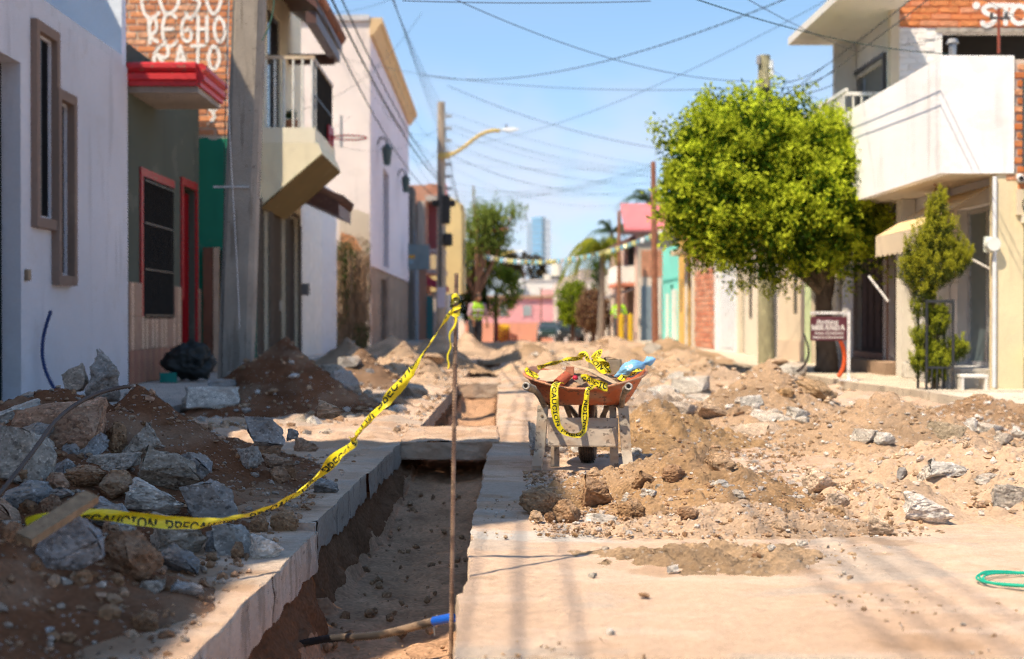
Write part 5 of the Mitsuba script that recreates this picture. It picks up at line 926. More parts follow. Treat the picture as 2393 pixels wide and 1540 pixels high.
# hanging shop sign
sn = thing('shop_sign', 'hanging burgundy boutique sign with white lettering on a white post', 'sign')
SY = 20.15; (px0, pz0), (px1, pz1) = px_at(1982, 893, SY), px_at(1982, 727, SY)
WP = C(.78, .78, .79)
part(sn, 'post', bx(px0 - .02, px0 + .02, SY - .02, SY + .02, .11, pz1), 'paint', WP); (bx0, bz0) = px_at(1893, 732, SY)
part(sn, 'arm', bx(bx0, px0 - .021, SY - .018, SY + .018, pz1 - .045, pz1 - .005), 'paint', WP); part(sn, 'foot', bx(px0 - .12, px0 + .12, SY - .1, SY + .1, .121, .135), 'paint', WP)
(sx0, sz0), (sx1, sz1) = px_at(1893, 796, SY), px_at(1978, 740, SY)
bd = part(sn, 'board', rbx(sx0, sx1, SY - .012, SY + .012, sz0, sz1, .003), 'plain', C(.105, .028, .042))
for x in (sx0 + .03, sx1 - .05): part(sn, 'hook', tube([(x + .015 * math.cos(a), SY, sz1 + .01 + .022 * math.sin(a)) for a in np.linspace(-1.5, 4.4, 12)], .005, 5), 'metal', C(.6, .6, .6), True)
def put_text(parent, txt, xc, z, width, hgt, Y, shear=0.0, bold=False, mesh=None, sy=1.0):
    m = mesh if mesh is not None else meshkit.text_mesh(txt, hgt, .003, bold); v = m.vertices.copy(); v[:, 0] += shear * v[:, 1]; w0 = v[:, 0].max() - v[:, 0].min(); v[:, 0] = (v[:, 0] - v[:, 0].min()) * width / w0 + xc - width / 2; v[:, 1] *= sy
    m.vertices = np.c_[v[:, 0], Y - v[:, 2], z + v[:, 1]]; m.fix_normals(); part(parent, 'lettering', m, 'plain', C(.80, .78, .77))
bw_, bh_ = sx1 - sx0, sz1 - sz0; xc = (sx0 + sx1) / 2 - .01
SER = {'M': ([(0, 0), (.1, 0), (.18, 1), (.5, .1), (.82, 1), (.9, 0), (1, 0)], [((.0, 0), (.2, 0)), ((.75, 0), (1.05, 0)), ((.02, 1), (.2, 1)), ((.8, 1), (1, 1))]), }
def serif(txt, h_):
    L_ = {'M': (1.05, [[(.12, 0), (.14, 1)], [(.14, 1), (.5, .05)], [(.5, .05), (.86, 1)], [(.86, 1), (.9, 0)]], [1, 2, 1, 2.2], [(.12, 0), (.9, 0), (.1, 1), (.9, 1)]), 'I': (.4, [[(.2, 0), (.2, 1)]], [2.2], [(.2, 0), (.2, 1)]), 'R': (.85, [[(.2, 0), (.2, 1)], [(.2, .98), (.5, .98), (.66, .86), (.66, .65), (.5, .5), (.2, .5)], [(.42, .5), (.8, 0)]], [2.2, 1.3, 1.8], [(.2, 0), (.18, 1), (.8, 0)]),
          'A': (.9, [[(.1, 0), (.44, 1)], [(.44, 1), (.8, 0)], [(.22, .36), (.66, .36)]], [1, 2.2, 1], [(.1, 0), (.8, 0)]), 'N': (.95, [[(.14, 0), (.14, 1)], [(.14, 1), (.8, 0)], [(.8, 0), (.8, 1)]], [1, 2.2, 1], [(.14, 0), (.12, 1), (.8, 1)]), 'D': (.95, [[(.2, 0), (.2, 1)], [(.2, .98), (.5, .96), (.76, .75), (.8, .5), (.74, .25), (.5, .03), (.2, .02)]], [2.2, 1.5], [(.18, 0), (.18, 1)])}
    out, x = [], 0
    for ch in txt:
        adv, st, ws, se = L_[ch]
        for s_, w_ in zip(st, ws): out.append(sg.LineString([(x + a * h_ * .9, b * h_) for a, b in s_]).buffer(w_ * h_ * .056, cap_style='flat'))
        for a, b in se: out.append(sg.box(x + (a - .12) * h_ * .9, b * h_ - .02 * h_, x + (a + .12) * h_ * .9, b * h_ + .03 * h_))
        x += adv * h_ * .92
    p = so.unary_union(out); return trimesh.util.concatenate([ext(q, .003) for q in polys(p)])
TY_ = SY - .0125
put_text(bd, 'Boutique', xc - .01, sz0 + bh_ * .71, bw_ * .60, .056, TY_, .3, True)
put_text(bd, 'MIRANDA', xc, sz0 + bh_ * .44, bw_ * .92, .062, TY_, mesh=serif('MIRANDA', .075))
put_text(bd, 'Ropa, Accesorios', xc + .015, sz0 + bh_ * .27, bw_ * .80, .034, TY_, .3, True)
put_text(bd, 'Regalos y Decoración', xc, sz0 + bh_ * .10, bw_ * .86, .030, TY_, .3, True)
one('white_post', [cyl((6.02, 24.6, .12), (6.02, 24.6, 2.2), .05, sides=10), cyl((6.02, 24.6, .12), (6.02, 24.6, .2), .07, sides=10)], 'paint', WP, 'white round post standing behind the boutique sign', 'post')
one('orange_hose', tube(curve([W(1958, 880, 21.2), W(1972, 850, 21.2), W(1970, 815, 21.2), W(1962, 792, 21.2), W(1957, 770, 21.2)], 40), .032 + .006 * np.cos(np.arange(40) * 3.14), 10), 'plain', C(.72, .11, .03), 'orange corrugated hose standing up behind the boutique sign', 'hose', smooth=True)
one('black_hose', tube(curve([W(1862, 868, 19.5), W(1882, 848, 19.5), W(1889, 820, 19.5), W(1883, 795, 19.5), W(1878, 780, 19.5)], 24), np.linspace(.022, .012, 24), 8), 'plain', C(.03, .02, .022), 'thin dark hose curving up from the rubble near the boutique sign', 'hose', smooth=True)
one('white_sack', lump_box(6.1, 6.26, 20.9, 21.06, .12, .36, .04, .04, 3), 'plaster', C(.66, .62, .55), 'whitish sack standing by the shop doorway', 'sack', smooth=True)
# ---------------------------------------------------------------- far left fronts
def box_house(name, label, x0, x1, y0, y1, z1, col, seed, z0=-.3):
    k = thing(name, label, 'house'); part(k, 'wall', bx(x0, x1, y0, y1, z0, z1), 'plaster', col, seed=seed); return k
f = front('dark_house', 'dark shaded narrow front beyond the lilac house', 60.2, 63, 6.3, C(.16, .16, .17), X=-9.2, seed=101, dpt=5.9) if False else None
k = box_house('dark_house', 'dark grey narrow house beyond the lilac house', -9, -3.35, 60.2, 62.5, 6.6, C(.14, .135, .13), 101)
part(k, 'window', bx(-3.349, -3.3, 60.5, 61.6, 1.0, 4.8), 'glass', C(.10, .13, .18)); part(k, 'door', bx(-3.349, -3.3, 61.7, 62.3, 0, 2.6), 'paint', C(.03, .03, .03))
k = box_house('brick_house', 'red brick house with a maroon balcony and a red shop awning', -9, -2.9, 62.8, 67, 6.9, C(.48, .26, .19), 102)
part(k, 'slab', bx(-2.95, -1.95, 62.7, 67.2, 6.2, 6.45), 'plaster', C(.45, .42, .40)); part(k, 'parapet', bx(-2.899, -2.1, 62.8, 66.9, 6.451, 6.95), 'rock', C(.52, .26, .18)); part(k, 'pink_panel', bx(-2.35, -2.0, 62.68, 62.79, 6.46, 6.95), 'plaster', C(.70, .28, .32))
part(k, 'maroon_wall', bx(-2.899, -2.45, 64.2, 64.5, 3.9, 6.19), 'paint', C(.26, .05, .06)); part(k, 'column', bx(-3.3, -2.98, 62.6, 62.79, 3.2, 6.19), 'plaster', C(.52, .46, .42))
b = part(k, 'balcony', bx(-2.899, -2.1, 63, 66.8, 3.0, 3.2), 'plaster', C(.62, .48, .44)); part(b, 'rail', [bx(-2.2, -2.12, 63, 66.8, 4.0, 4.08), bx(-2.85, -2.21, 63, 63.06, 4.0, 4.08)], 'paint', C(.7, .66, .64))
for i in range(5): part(b, 'baluster', bx(-2.8 + i * .14, -2.76 + i * .14, 63, 63.05, 3.2, 4.0), 'paint', C(.7, .66, .64))
part(k, 'awning', hull([(-2.9, 62.9, 2.9), (-2.9, 66, 2.9), (-2.0, 62.9, 2.45), (-2.0, 66, 2.45), (-2.0, 62.9, 2.2), (-2.0, 66, 2.2), (-2.9, 62.9, 2.5), (-2.9, 66, 2.5)]), 'paint', C(.40, .02, .06))
part(k, 'door', bx(-2.899, -2.85, 63.1, 64.6, 0, 2.1), 'paint', C(.03, .17, .19)); part(k, 'door', bx(-2.899, -2.6, 62.75, 62.79, 0, 2.0), 'paint', C(.03, .16, .18)); part(k, 'door_panel', bx(-2.5, -2.3, 62.9, 63.0, 0, 2.2), 'plain', C(.62, .64, .66))
k = box_house('yellow_house', 'cream yellow upper storey overhanging the pavement behind the far power pole', -6, -1.42, 70, 76, 6.6, C(.66, .52, .26), 103, 2.35)
part(k, 'ground_floor', bx(-6, -2.6, 70.2, 76, -.6, 2.349), 'plaster', C(.42, .38, .34)); part(k, 'parapet', hull([(-2.4, 69.9, 6.6), (-1.42, 69.9, 6.6), (-2.4, 70.2, 6.6), (-1.42, 70.2, 6.6), (-2.4, 69.9, 7.2), (-2.4, 70.2, 7.2)]), 'plaster', C(.66, .52, .26)); part(k, 'window', bx(-1.419, -1.38, 71.5, 73, 3.6, 5), 'glass', C(.1, .1, .1)); part(k, 'corner', bx(-2.4, -1.5, 69.9, 69.99, 2.2, 6.6), 'plaster', C(.68, .54, .27))
sb = thing('grey_sign_box', 'large blue grey sign box on two posts beside the brick house', 'sign'); c0 = W(953, 630, 56); c1 = W(1003, 572, 56)
part(sb, 'panel', [bx(c0[0], (c0[0] + c1[0]) / 2 - .01, 55.9, 56.1, c0[2], c1[2]), bx((c0[0] + c1[0]) / 2 + .01, c1[0], 55.9, 56.1, c0[2], c1[2])], 'plain', C(.17, .23, .26)); part(sb, 'post', bx(c0[0] + .3, c0[0] + .42, 55.95, 56.05, 0, c0[2]), 'plain', C(.3, .36, .42)); part(sb, 'sticker', bx(c0[0] + .02, c0[0] + .28, 55.88, 55.898, c0[2] + .45, c0[2] + .56), 'plain', C(.7, .35, .03)); part(sb, 'sticker', bx(c0[0] + .08, c0[0] + .2, 55.88, 55.898, c0[2] + .25, c0[2] + .34), 'plain', C(.35, .55, .7))
k = box_house('far_left_house', 'white low house behind the bare tree on the left', -9, -2.4, 78, 100, 3.6, C(.7, .69, .68), 104, -1); part(k, 'upper', bx(-9, -3.1, 84, 96, 3.601, 5.6), 'plaster', C(.62, .56, .5))
# closing view: pink house, white house, tank, tower
PYY = 150.0; zb = float(gz(150)) - .5
def bxp(xa, xb, ya, yb__, Y, dp, Yoff=0): a = W(xa, yb__, Y); b = W(xb, ya, Y); return bx(a[0], b[0], Y + Yoff, Y + dp, a[2], b[2])
k = thing('pink_house', 'pink and salmon two tone house closing the end of the street', 'house')
part(k, 'upper_wall', bxp(1085, 1312, 697, 754, PYY, 8), 'plaster', C(.72, .36, .38), seed=111); part(k, 'lower_wall', bxp(1085, 1312, 754.2, 830, PYY, 8), 'plaster', C(.66, .30, .20), seed=112); part(k, 'roof', bxp(1080, 1300, 690, 697, PYY, 8, -.4), 'plaster', C(.40, .26, .18)); part(k, 'parapet', bxp(1268, 1312, 676, 696.8, PYY, 6), 'plaster', C(.70, .40, .38))
for xa, xb in ((1168, 1183), (1222, 1240)): w = part(k, 'window', bxp(xa, xb, 714, 738, PYY, .0, -.12), 'glass', C(.30, .36, .38)); part(w, 'frame', [bxp(xa - 1.5, xa, 712, 740, PYY, 0, -.2), bxp(xb, xb + 1.5, 712, 740, PYY, 0, -.2)], 'plaster', C(.7, .5, .5))
k = thing('white_far_house', 'white house with a dark window above the pink house', 'house')
part(k, 'wall', bxp(1188, 1302, 655, 715, 172, 8), 'plaster', C(.74, .71, .66), seed=113); part(k, 'tower_room', bxp(1188, 1222, 652, 700, 171, .9), 'plaster', C(.82, .82, .82)); w = part(k, 'window', bxp(1206, 1220, 672, 690, 171, 0, -.1), 'glass', C(.08, .10, .12)); part(w, 'frame', bxp(1204, 1206, 670, 692, 171, 0, -.15), 'plaster', C(.8, .8, .8)); part(k, 'roof_edge', bxp(1222.5, 1304, 653, 656, 171.8, 8), 'plaster', C(.6, .58, .55))
k = thing('blue_roof_shed', 'dark pitched roof behind the white far house', 'roof'); a = W(1192, 655, 185); b = W(1225, 630, 185); part(k, 'gable', hull([(a[0], 185, a[2]), (b[0], 185, a[2]), ((a[0] + b[0]) / 2, 185, b[2]), (a[0], 195, a[2]), (b[0], 195, a[2]), ((a[0] + b[0]) / 2, 195, b[2])]), 'plaster', C(.10, .12, .14)); part(k, 'wall', bx(a[0], b[0], 185.2, 195, -2, a[2] - .01), 'plaster', C(.6, .6, .62))
wt = thing('water_tank', 'cream cylindrical water tank on a dark stand above the far roofs', 'water tank'); a = W(1301, 645, 176); part(wt, 'tank', [cyl(a, a + [0, 0, 1.5], .66, sides=18), cyl(a + [0, 0, 1.5], a + [0, 0, 1.85], .66, .25, 18)], 'plain', C(.70, .66, .55)); part(wt, 'stand', bx(a[0] - .75, a[0] + 1.1, 175.4, 177, -2, a[2] - .01), 'plaster', C(.10, .10, .11)); part(wt, 'ledge', bx(a[0] - 1.6, a[0] - .76, 175.4, 177, 0, a[2] + .2), 'plaster', C(.62, .58, .5))
k = thing('glass_tower', 'tall pale blue glass tower far beyond the street', 'skyscraper')
TYY = 900.0
for xa, xb, ya, cl in ((1230, 1243, 518, C(.36, .47, .60)), (1243, 1266, 507, C(.22, .46, .70)), (1266, 1274, 507, C(.13, .20, .27)), (1274, 1286, 512, C(.45, .52, .60))):
    o = part(k, 'shaft', bxp(xa, xb, ya, 760, TYY, 14), 'glass', cl)
    for q in range(12): part(o, 'floor_band', bxp(xa, xb, ya + 8 + q * 14, ya + 9.3 + q * 14, TYY, 0, -.4), 'plain', C(.42, .50, .58))
k = box_house('right_far_house', 'low pale house beyond the red leaved tree', 6.4, 12, 72, 95, 3.4, C(.6, .55, .5), 116, -1); part(k, 'door', bx(6.35, 6.399, 74, 75.5, -.3, 1.9), 'paint', C(.5, .3, .25))
k = box_house('right_far_house', 'dark fronted house far up the right pavement', 6.0, 12, 97, 140, 4.4, C(.45, .38, .34), 117, -2); part(k, 'door', bx(5.95, 5.999, 99, 102, -1, 1.6), 'paint', C(.1, .08, .08))
k = box_house('far_corner_house', 'grey far house right of the pink house', 5.95, 9, 150.5, 170, 3.6, C(.5, .5, .52), 118, -3); part(k, 'door', bxp(1311, 1322, 750, 800, 150.4, .0, -.05), 'plain', C(.7, .72, .74))

# ---------------------------------------------------------------- far trees
def limb_tree(name, label, base, H, spread, seed, bark, n=9, r=.2):
    g = np.random.default_rng(seed); k = thing(name, label, 'tree'); b = np.asarray(base, float)
    part(k, 'trunk', tube(curve([b, b + [.1, 0, H * .2], b + [0, 0, H * .42]], 12), np.linspace(r, r * .6, 12), 10), 'bark', bark, True); tips = []
    for i in range(n):
        a = i * 2.4; s = spread * g.uniform(.35, 1); z0 = H * g.uniform(.25, .42); e = b + [math.cos(a) * s, math.sin(a) * s * .7, H * g.uniform(.6, 1.0)]
        p = curve([b + [0, 0, z0], b + [math.cos(a) * s * .5, math.sin(a) * s * .35, z0 + (e[2] - b[2] - z0) * .45], e], 10); part(k, 'limb', tube(p, np.linspace(r * .45, r * .12, 10), 6), 'bark', bark, True); tips += [p[6], p[8], p[9]]
    return k, np.array(tips)
k, tips = limb_tree('bare_tree', 'half bare tree with reddish limbs and tufts of leaves on the left of the street', (-1.0, 82, -.4), 7.7, 2.3, 4, C(.34, .18, .11), 14, .34)
part(k, 'tall_shoot', [cyl((-.9, 82, 4), (-1.1, 82, 8.7), .1, .05, 6), cyl((-1.3, 82, 4), (-2.1, 82, 8.4), .08, .03, 6)], 'bark', C(.28, .2, .12)); part(k, 'cut_limb', tube(curve([(-.2, 81.6, 4.6), (-.1, 81.6, 6.0), (.9, 81.6, 6.1)], 10), .14, 6), 'bark', C(.34, .17, .10), True)
g = np.random.default_rng(8); cen = tips[g.integers(len(tips), size=5200)] + g.normal(0, .36, (5200, 3)); part(k, 'foliage', leaf_cloud(cen, .27, g, .3, .5), 'leaf', C(.22, .28, .06))
def bush(name, label, c, rad, seed, cols, n=260, per=26, size=.16, trunk=True):
    k = thing(name, label, 'tree'); c = np.asarray(c, float)
    if trunk: part(k, 'trunk', tube([(c[0], c[1], float(gz(c[1])) - .1), (c[0] + .03, c[1], c[2])], [.14, .1], 8), 'bark', C(.16, .1, .08))
    clip_tree(k, c, rad, n, per, size, cols, seed, jut=.35); return k
bush('green_bush', 'round green tree behind the worker in the green vest', W(1158, 682, 84), (1.35, 1.0, 1.35), 31, (C(.09, .15, .02), C(.32, .40, .05)))
bush('green_bush', 'dark low tree at the left of the bare tree', W(1098, 690, 83), (.85, .9, 1.4), 32, (C(.03, .045, .015), C(.06, .09, .02)))
bush('clipped_street_tree', 'clipped light green tree beside the parked cars', W(1337, 712, 80), (.66, .7, 1.12), 33, (C(.14, .22, .02), C(.32, .40, .03)), 240)
bush('red_leaf_tree', 'reddish brown leaved tree right of the clipped light green tree', W(1386, 728, 77), (.72, .8, 1.02), 34, (C(.20, .10, .075), C(.30, .19, .11)), 240)
bush('green_street_tree', 'green tree in the shade behind the palm', W(1425, 640, 82), (.9, .9, 1.9), 35, (C(.05, .09, .02), C(.12, .18, .03)), 260)
bush('far_dark_tree', 'brownish dark tree crown in front of the glass tower', W(1175, 620, 200), (2.6, 2, 1.9), 36, (C(.07, .055, .035), C(.12, .10, .05)), 260, 24, .4); bush('far_dark_tree', 'second brownish dark tree crown before the glass tower', W(1225, 635, 205), (3.1, 2, 2.3), 37, (C(.07, .055, .035), C(.12, .10, .05)), 260, 24, .4)
def palm(name, label, base, H, n, L, seed, cols, r=.13, droop=1.35):
    g = np.random.default_rng(seed); k = thing(name, label, 'palm tree'); b = np.asarray(base, float); top = b + [.1, 0, H]
    part(k, 'trunk', tube(curve([b, b + [.06, 0, H * .5], top], 16), np.linspace(r * 1.3, r, 16), 10), 'bark', C(.30, .26, .22), True)
    for i in range(n):
        a = i * 2.4 + g.normal(0, .2); e = g.uniform(.3, 1.15); d = np.array([math.cos(a), math.sin(a), 0]); t = np.linspace(0, 1, 12); l_ = L * g.uniform(.8, 1.15)
        p = top + d * (l_ * t * math.cos(e) * 1.1)[:, None] + np.array([0, 0, 1.0]) * (l_ * (t * math.sin(e) * 1.2 - droop * t ** 2.4 * 1.05))[:, None]
        m = [tube(p, np.linspace(.03, .008, 12), 4, False)]; vs, fs, at = [], [], 0; sd = np.cross(d, [0, 0, 1.0])
        for q in np.linspace(.12, .99, 34):
            o = np.array([np.interp(q, t, p[:, j]) for j in range(3)]); w_ = .5 * l_ * .42 * (1 - .6 * q)
            for s_ in (-1, 1):
                tip = o + sd * s_ * w_ * .8 + d * w_ * .5 + [0, 0, -w_ * g.uniform(.5, 1.1)]; vs += [o, o + d * .05, tip]; fs.append([at, at + 1, at + 2]); at += 3
        col = np.array(cols[i % 2]) * g.uniform(.8, 1.15); part(k, 'frond', trimesh.util.concatenate(m + [trimesh.Trimesh(np.array(vs), fs, process=False)]), 'leaf', col)
    return k
pb = W(1402, 790, 66); pt = W(1394, 590, 66); palm('palm_tree', 'palm with drooping yellow green fronds before the pink roofed house', (pb[0], 66, -.3), pt[2] + .3, 42, 2.5, 41, (C(.38, .40, .05), C(.20, .26, .04)))
palm('far_palm', 'dark tufted palm just above the nearer palm', (W(1425, 560, 88)[0], 88, -.5), 6.9, 18, 1.5, 42, (C(.05, .085, .03), C(.08, .12, .04)), .14, .7); palm('far_palm', 'dark palm crown rising behind the pink roof', (W(1510, 460, 90)[0], 90, -.5), 9.0, 20, 1.9, 43, (C(.06, .10, .045), C(.09, .14, .06)), .15, .8)

# ---------------------------------------------------------------- cars, mixer, people
def car(name, label, x, y, col, glass=C(.05, .07, .08), van=False, tail=False):
    k = thing(name, label, 'car'); z = float(gz(y)) - .02; H = 1.72 if van else 1.42; w2 = .86
    pr = [(-w2, .28), (w2, .28)]
    def sec(yy, a): return [(x + u * w2, y + yy, z + h_) for u, h_ in a]
    body = hull(sec(0, [(-1, .32), (1, .32), (-1.0, .62), (1.0, .62), (-.9, .80), (.9, .80)]) + sec(.9, [(-.98, .95), (.98, .95)]) + sec(4.1, [(-1, .3), (1, .3), (-.98, .92), (.98, .92)]) + sec(2, [(-1.02, .6), (1.02, .6)])); part(k, 'body', body, 'film_blue', col, 30)
    cab = hull(sec(.85, [(-.9, .93), (.9, .93)]) + sec(1.6, [(-.72, H), (.72, H)]) + sec(3.3, [(-.72, H), (.72, H)]) + sec(3.9, [(-.9, .92), (.9, .92)])); part(k, 'roof', cab, 'film_blue', col, 30)
    part(k, 'windscreen', hull([(x - .78 * .95, y + .92, z + 1.0), (x + .78 * .95, y + .92, z + 1.0), (x - .64, y + 1.5, z + H - .08), (x + .64, y + 1.5, z + H - .08), (x - .62, y + 1.56, z + H - .05), (x + .62, y + 1.56, z + H - .05), (x - .74, y + .84, z + .98), (x + .74, y + .84, z + .98)]), 'glass', glass)
    for s_ in (-1, 1):
        for yy in (.85, 3.3): wl = part(k, 'wheel', cyl((x + s_ * .72, y + yy, z + .31), (x + s_ * .89, y + yy, z + .31), .31, sides=20), 'plain', C(.02, .02, .02), 40); part(wl, 'rim', cyl((x + s_ * .885, y + yy, z + .31), (x + s_ * .90, y + yy, z + .31), .19, sides=14), 'metal', C(.5, .5, .5))
        part(k, 'tail_light' if tail else 'headlight', rbx(x + s_ * .82 - .12 * s_, x + s_ * .82, y - .02, y + .12, z + .58, z + .74, .02), 'film_blue', C(.5, .02, .02) if tail else C(.8, .8, .8)); part(k, 'side_window', hull([(x + s_ * .86, y + 1.1, z + 1.0), (x + s_ * .86, y + 3.6, z + 1.0), (x + s_ * .74, y + 1.6, z + H - .1), (x + s_ * .74, y + 3.25, z + H - .1), (x + s_ * .80, y + 1.1, z + 1.0), (x + s_ * .70, y + 1.6, z + H - .1)]), 'glass', glass)
    part(k, 'bumper', rbx(x - .84, x + .84, y - .06, y + .06, z + .34, z + .52, .03), 'plain', C(.03, .03, .035)); part(k, 'number_plate', bx(x - .18, x + .18, y - .075, y - .062, z + .4, z + .5), 'plain', C(.6, .6, .6))
car('parked_car', 'dark green hatchback parked left of the taller dark car', W(1288, 780, 96)[0], 96, C(.03, .06, .055)); car('parked_car', 'tall dark blue car parked under the clipped light green tree', W(1334, 780, 90)[0], 90, C(.025, .035, .045), van=True); car('parked_car', 'red car parked at the right of the dark cars', W(1362, 780, 98)[0], 98, C(.5, .03, .06))
MY = 88.0
mx = thing('concrete_mixer', 'yellow concrete mixer standing before the pink house', 'concrete mixer'); a = W(1172, 782, 88) * [1, 0, 1] + [0, MY, 0]; z_ = float(gz(88))
part(mx, 'drum', trimesh.util.concatenate([cyl((a[0] - .1, MY, a[2] - .45), (a[0] + .12, MY - .2, a[2] + .2), .3, .42, 16), cyl((a[0] + .12, MY - .2, a[2] + .2), (a[0] + .22, MY - .4, a[2] + .55), .42, .24, 16)]), 'paint', C(.68, .36, .01), 40); part(mx, 'hood', rbx(a[0] - .35, a[0] + .5, MY + .2, MY + .7, a[2] + .35, a[2] + .62, .04), 'paint', C(.7, .42, .02)); part(mx, 'frame', [cyl((a[0] - .45, MY, z_), (a[0] - .4, MY, a[2] + .55), .06, sides=8), cyl((a[0] + .5, MY, z_), (a[0] + .1, MY, a[2]), .05, sides=8), cyl((a[0] - .45, MY + .4, z_), (a[0] + .4, MY + .4, a[2]), .05, sides=8)], 'paint', C(.66, .5, .04))
for s_ in (-1, 1): part(mx, 'wheel', cyl((a[0] + s_ * .4 - .06, MY + .3, z_ + .25), (a[0] + s_ * .4 + .06, MY + .3, z_ + .25), .25, sides=16), 'plain', C(.02, .02, .02), 40)
nf = thing('safety_net', 'orange red safety netting sagging between stakes beside the far trench', 'net'); p0, p1 = W(1160, 775, 52), W(1188, 815, 50)
for i in range(7): part(nf, 'strand', tube(curve([(p0[0] + .0, 52, .05 + .12 * i), ((p0[0] + p1[0]) / 2, 51, .0 + .09 * i), (p1[0] + .3, 50, .05 + .06 * i)], 10), .018, 4, False), 'plain', C(.62, .05, .03))
for i in range(12): part(nf, 'strand', tube([(p0[0] + (p1[0] + .3 - p0[0]) * i / 11, 52 - 2 * i / 11, -.02), (p0[0] + (p1[0] + .3 - p0[0]) * i / 11, 52 - 2 * i / 11, .05 + .8 - .04 * i)], .018, 4, False), 'plain', C(.62, .05, .03))

def limb_body(bones, refine=.03, it=8):
    """One continuous surface over the bones ((p, r), (q, r))."""
    ms = []
    for (p, r), (q, s) in bones:
        ms.append(m3.Manifold.batch_hull([m3.Manifold.sphere(r, 14).translate(list(map(float, p))), m3.Manifold.sphere(s, 14).translate(list(map(float, q)))]))
    b = m3.Manifold.batch_boolean(ms, m3.OpType.Add).refine_to_length(refine); m = b.to_mesh(); t = trimesh.Trimesh(m.vert_properties[:, :3], m.tri_verts, process=True)
    trimesh.smoothing.filter_taubin(t, iterations=it); return t
def person(label, base, yaw, vest, trouser, shirt, bend=.25, mirror=1):
    k = thing('person', label, 'person'); b = np.asarray(base, float)
    ca, sa_ = math.cos(yaw), math.sin(yaw)
    def P(x, y, z): return np.array([b[0] + mirror * x * ca - y * sa_, b[1] + mirror * x * sa_ + y * ca, b[2] + z])
    hipL, hipR, neck, hd = P(-.1, 0, .92), P(.1, 0, .92), P(0, -bend, 1.43), P(.0, -bend * 1.5, 1.62); shL, shR = P(-.19, -bend * .95, 1.38), P(.19, -bend * .95, 1.38)
    kL, kR, aL, aR = P(-.13, -.05, .5), P(.12, -.02, .5), P(-.15, .04, .09), P(.14, .05, .09); eL, eR = P(-.27, -bend - .02, 1.1), P(.28, -bend + .05, 1.1); wL, wR = P(-.2, -bend - .24, .92), P(.26, -bend - .12, .88)
    skin = C(.22, .11, .07)
    bones = [((hipL, .1), (kL, .075)), ((hipR, .1), (kR, .075)), ((kL, .07), (aL, .045)), ((kR, .07), (aR, .045)), ((hipL, .11), (hipR, .11)), ((P(0, 0, .98), .13), (P(0, -bend * .8, 1.3), .15)), ((shL, .07), (shR, .07)), ((P(0, -bend * .9, 1.36), .08), (neck + [0, 0, .04], .055)), ((shL, .062), (eL, .045)), ((shR, .062), (eR, .045)), ((eL, .045), (wL, .032)), ((eR, .045), (wR, .032)), ((neck, .052), (hd, .06)), ((hd, .085), (hd + [0, 0, .06], .092)), ((hd + (P(0, -.05, 0) - b), .06), (hd + (P(0, -.075, -.06) - b), .04)), ((hd + (P(0, -.1, .0) - b), .016), (hd + (P(0, -.115, -.015) - b), .014)), ((aL, .045), (P(-.15, -.14, .04), .04)), ((aR, .045), (P(.15, -.13, .04), .04))]
    for w_, s_ in ((wL, -1), (wR, 1)):
        e = w_ + [0, 0, -.09]; bones.append(((w_, .03), (e, .034)))
        for j in range(4): o = P((j - 1.5) * .02, 0, 0) - b; bones.append(((e + o, .011), (e + o + [0, 0, -.05], .009))); bones.append(((e + o + [0, 0, -.05], .009), (e + o + (P(0, -.02, -.085 + .008 * abs(j - 1)) - b), .008)))
        bones.append(((w_ + [0, 0, -.03], .013), (w_ + (P(-s_ * .045, -.02, -.075) - b), .01)))
    part(k, 'body', limb_body(bones, .04, 6), 'plain', skin, True)
    part(k, 'trousers', limb_body([((hipL, .125), (kL, .095)), ((hipR, .125), (kR, .095)), ((kL, .095), (aL + [0, 0, .03], .075)), ((kR, .095), (aR + [0, 0, .03], .075)), ((hipL, .13), (hipR, .13))], .05, 5), 'plain', trouser, True)
    part(k, 'shirt', limb_body([((P(0, 0, 1.0), .145), (P(0, -bend * .8, 1.3), .165)), ((shL, .085), (shR, .085)), ((shL, .08), (eL, .066)), ((shR, .08), (eR, .066))], .05, 5), 'plain', shirt, True)
    v_ = part(k, 'vest', limb_body([((P(-.06, 0, 1.0), .15), (P(-.07, -bend * .85, 1.33), .165)), ((P(.06, 0, 1.0), .15), (P(.07, -bend * .85, 1.33), .165)), ((P(-.1, -bend * .9, 1.38), .095), (P(.1, -bend * .9, 1.38), .095))], .05, 5), 'plain', vest, True)
    for zz in (1.08, 1.24): yc = -bend * (zz - .98) / .4; part(v_, 'reflective_band', tube([P(.235 * math.cos(q), yc + .185 * math.sin(q), zz) for q in np.linspace(0, 2 * np.pi, 25)], .024, 6), 'plain', C(.62, .64, .6), True)
    part(k, 'hair', limb_body([((hd + [0, 0, .05], .1), (hd + (P(0, .04, .03) - b), .095))], .03, 3), 'plain', C(.02, .015, .012), True)
    for s_ in (-1, 1): part(k, 'boot', limb_body([((P(s_ * .15, .05, .05), .055), (P(s_ * .15, -.15, .04), .05))], .04, 3), 'plain', C(.05, .04, .03), True)
c = W(1110, 806, 43.0); person('worker bending forward in a lime green reflective vest and dark trousers by the far trench', (c[0], 43.0, .02), .35, C(.34, .62, .04), C(.035, .04, .05), C(.38, .26, .3), .22)
c = W(1446, 790, 57.4); person('person in a bright lime vest half hidden behind the second wooden pole', (c[0], 57.4, .1), -.3, C(.42, .75, .03), C(.10, .10, .11), C(.42, .75, .03), .05)
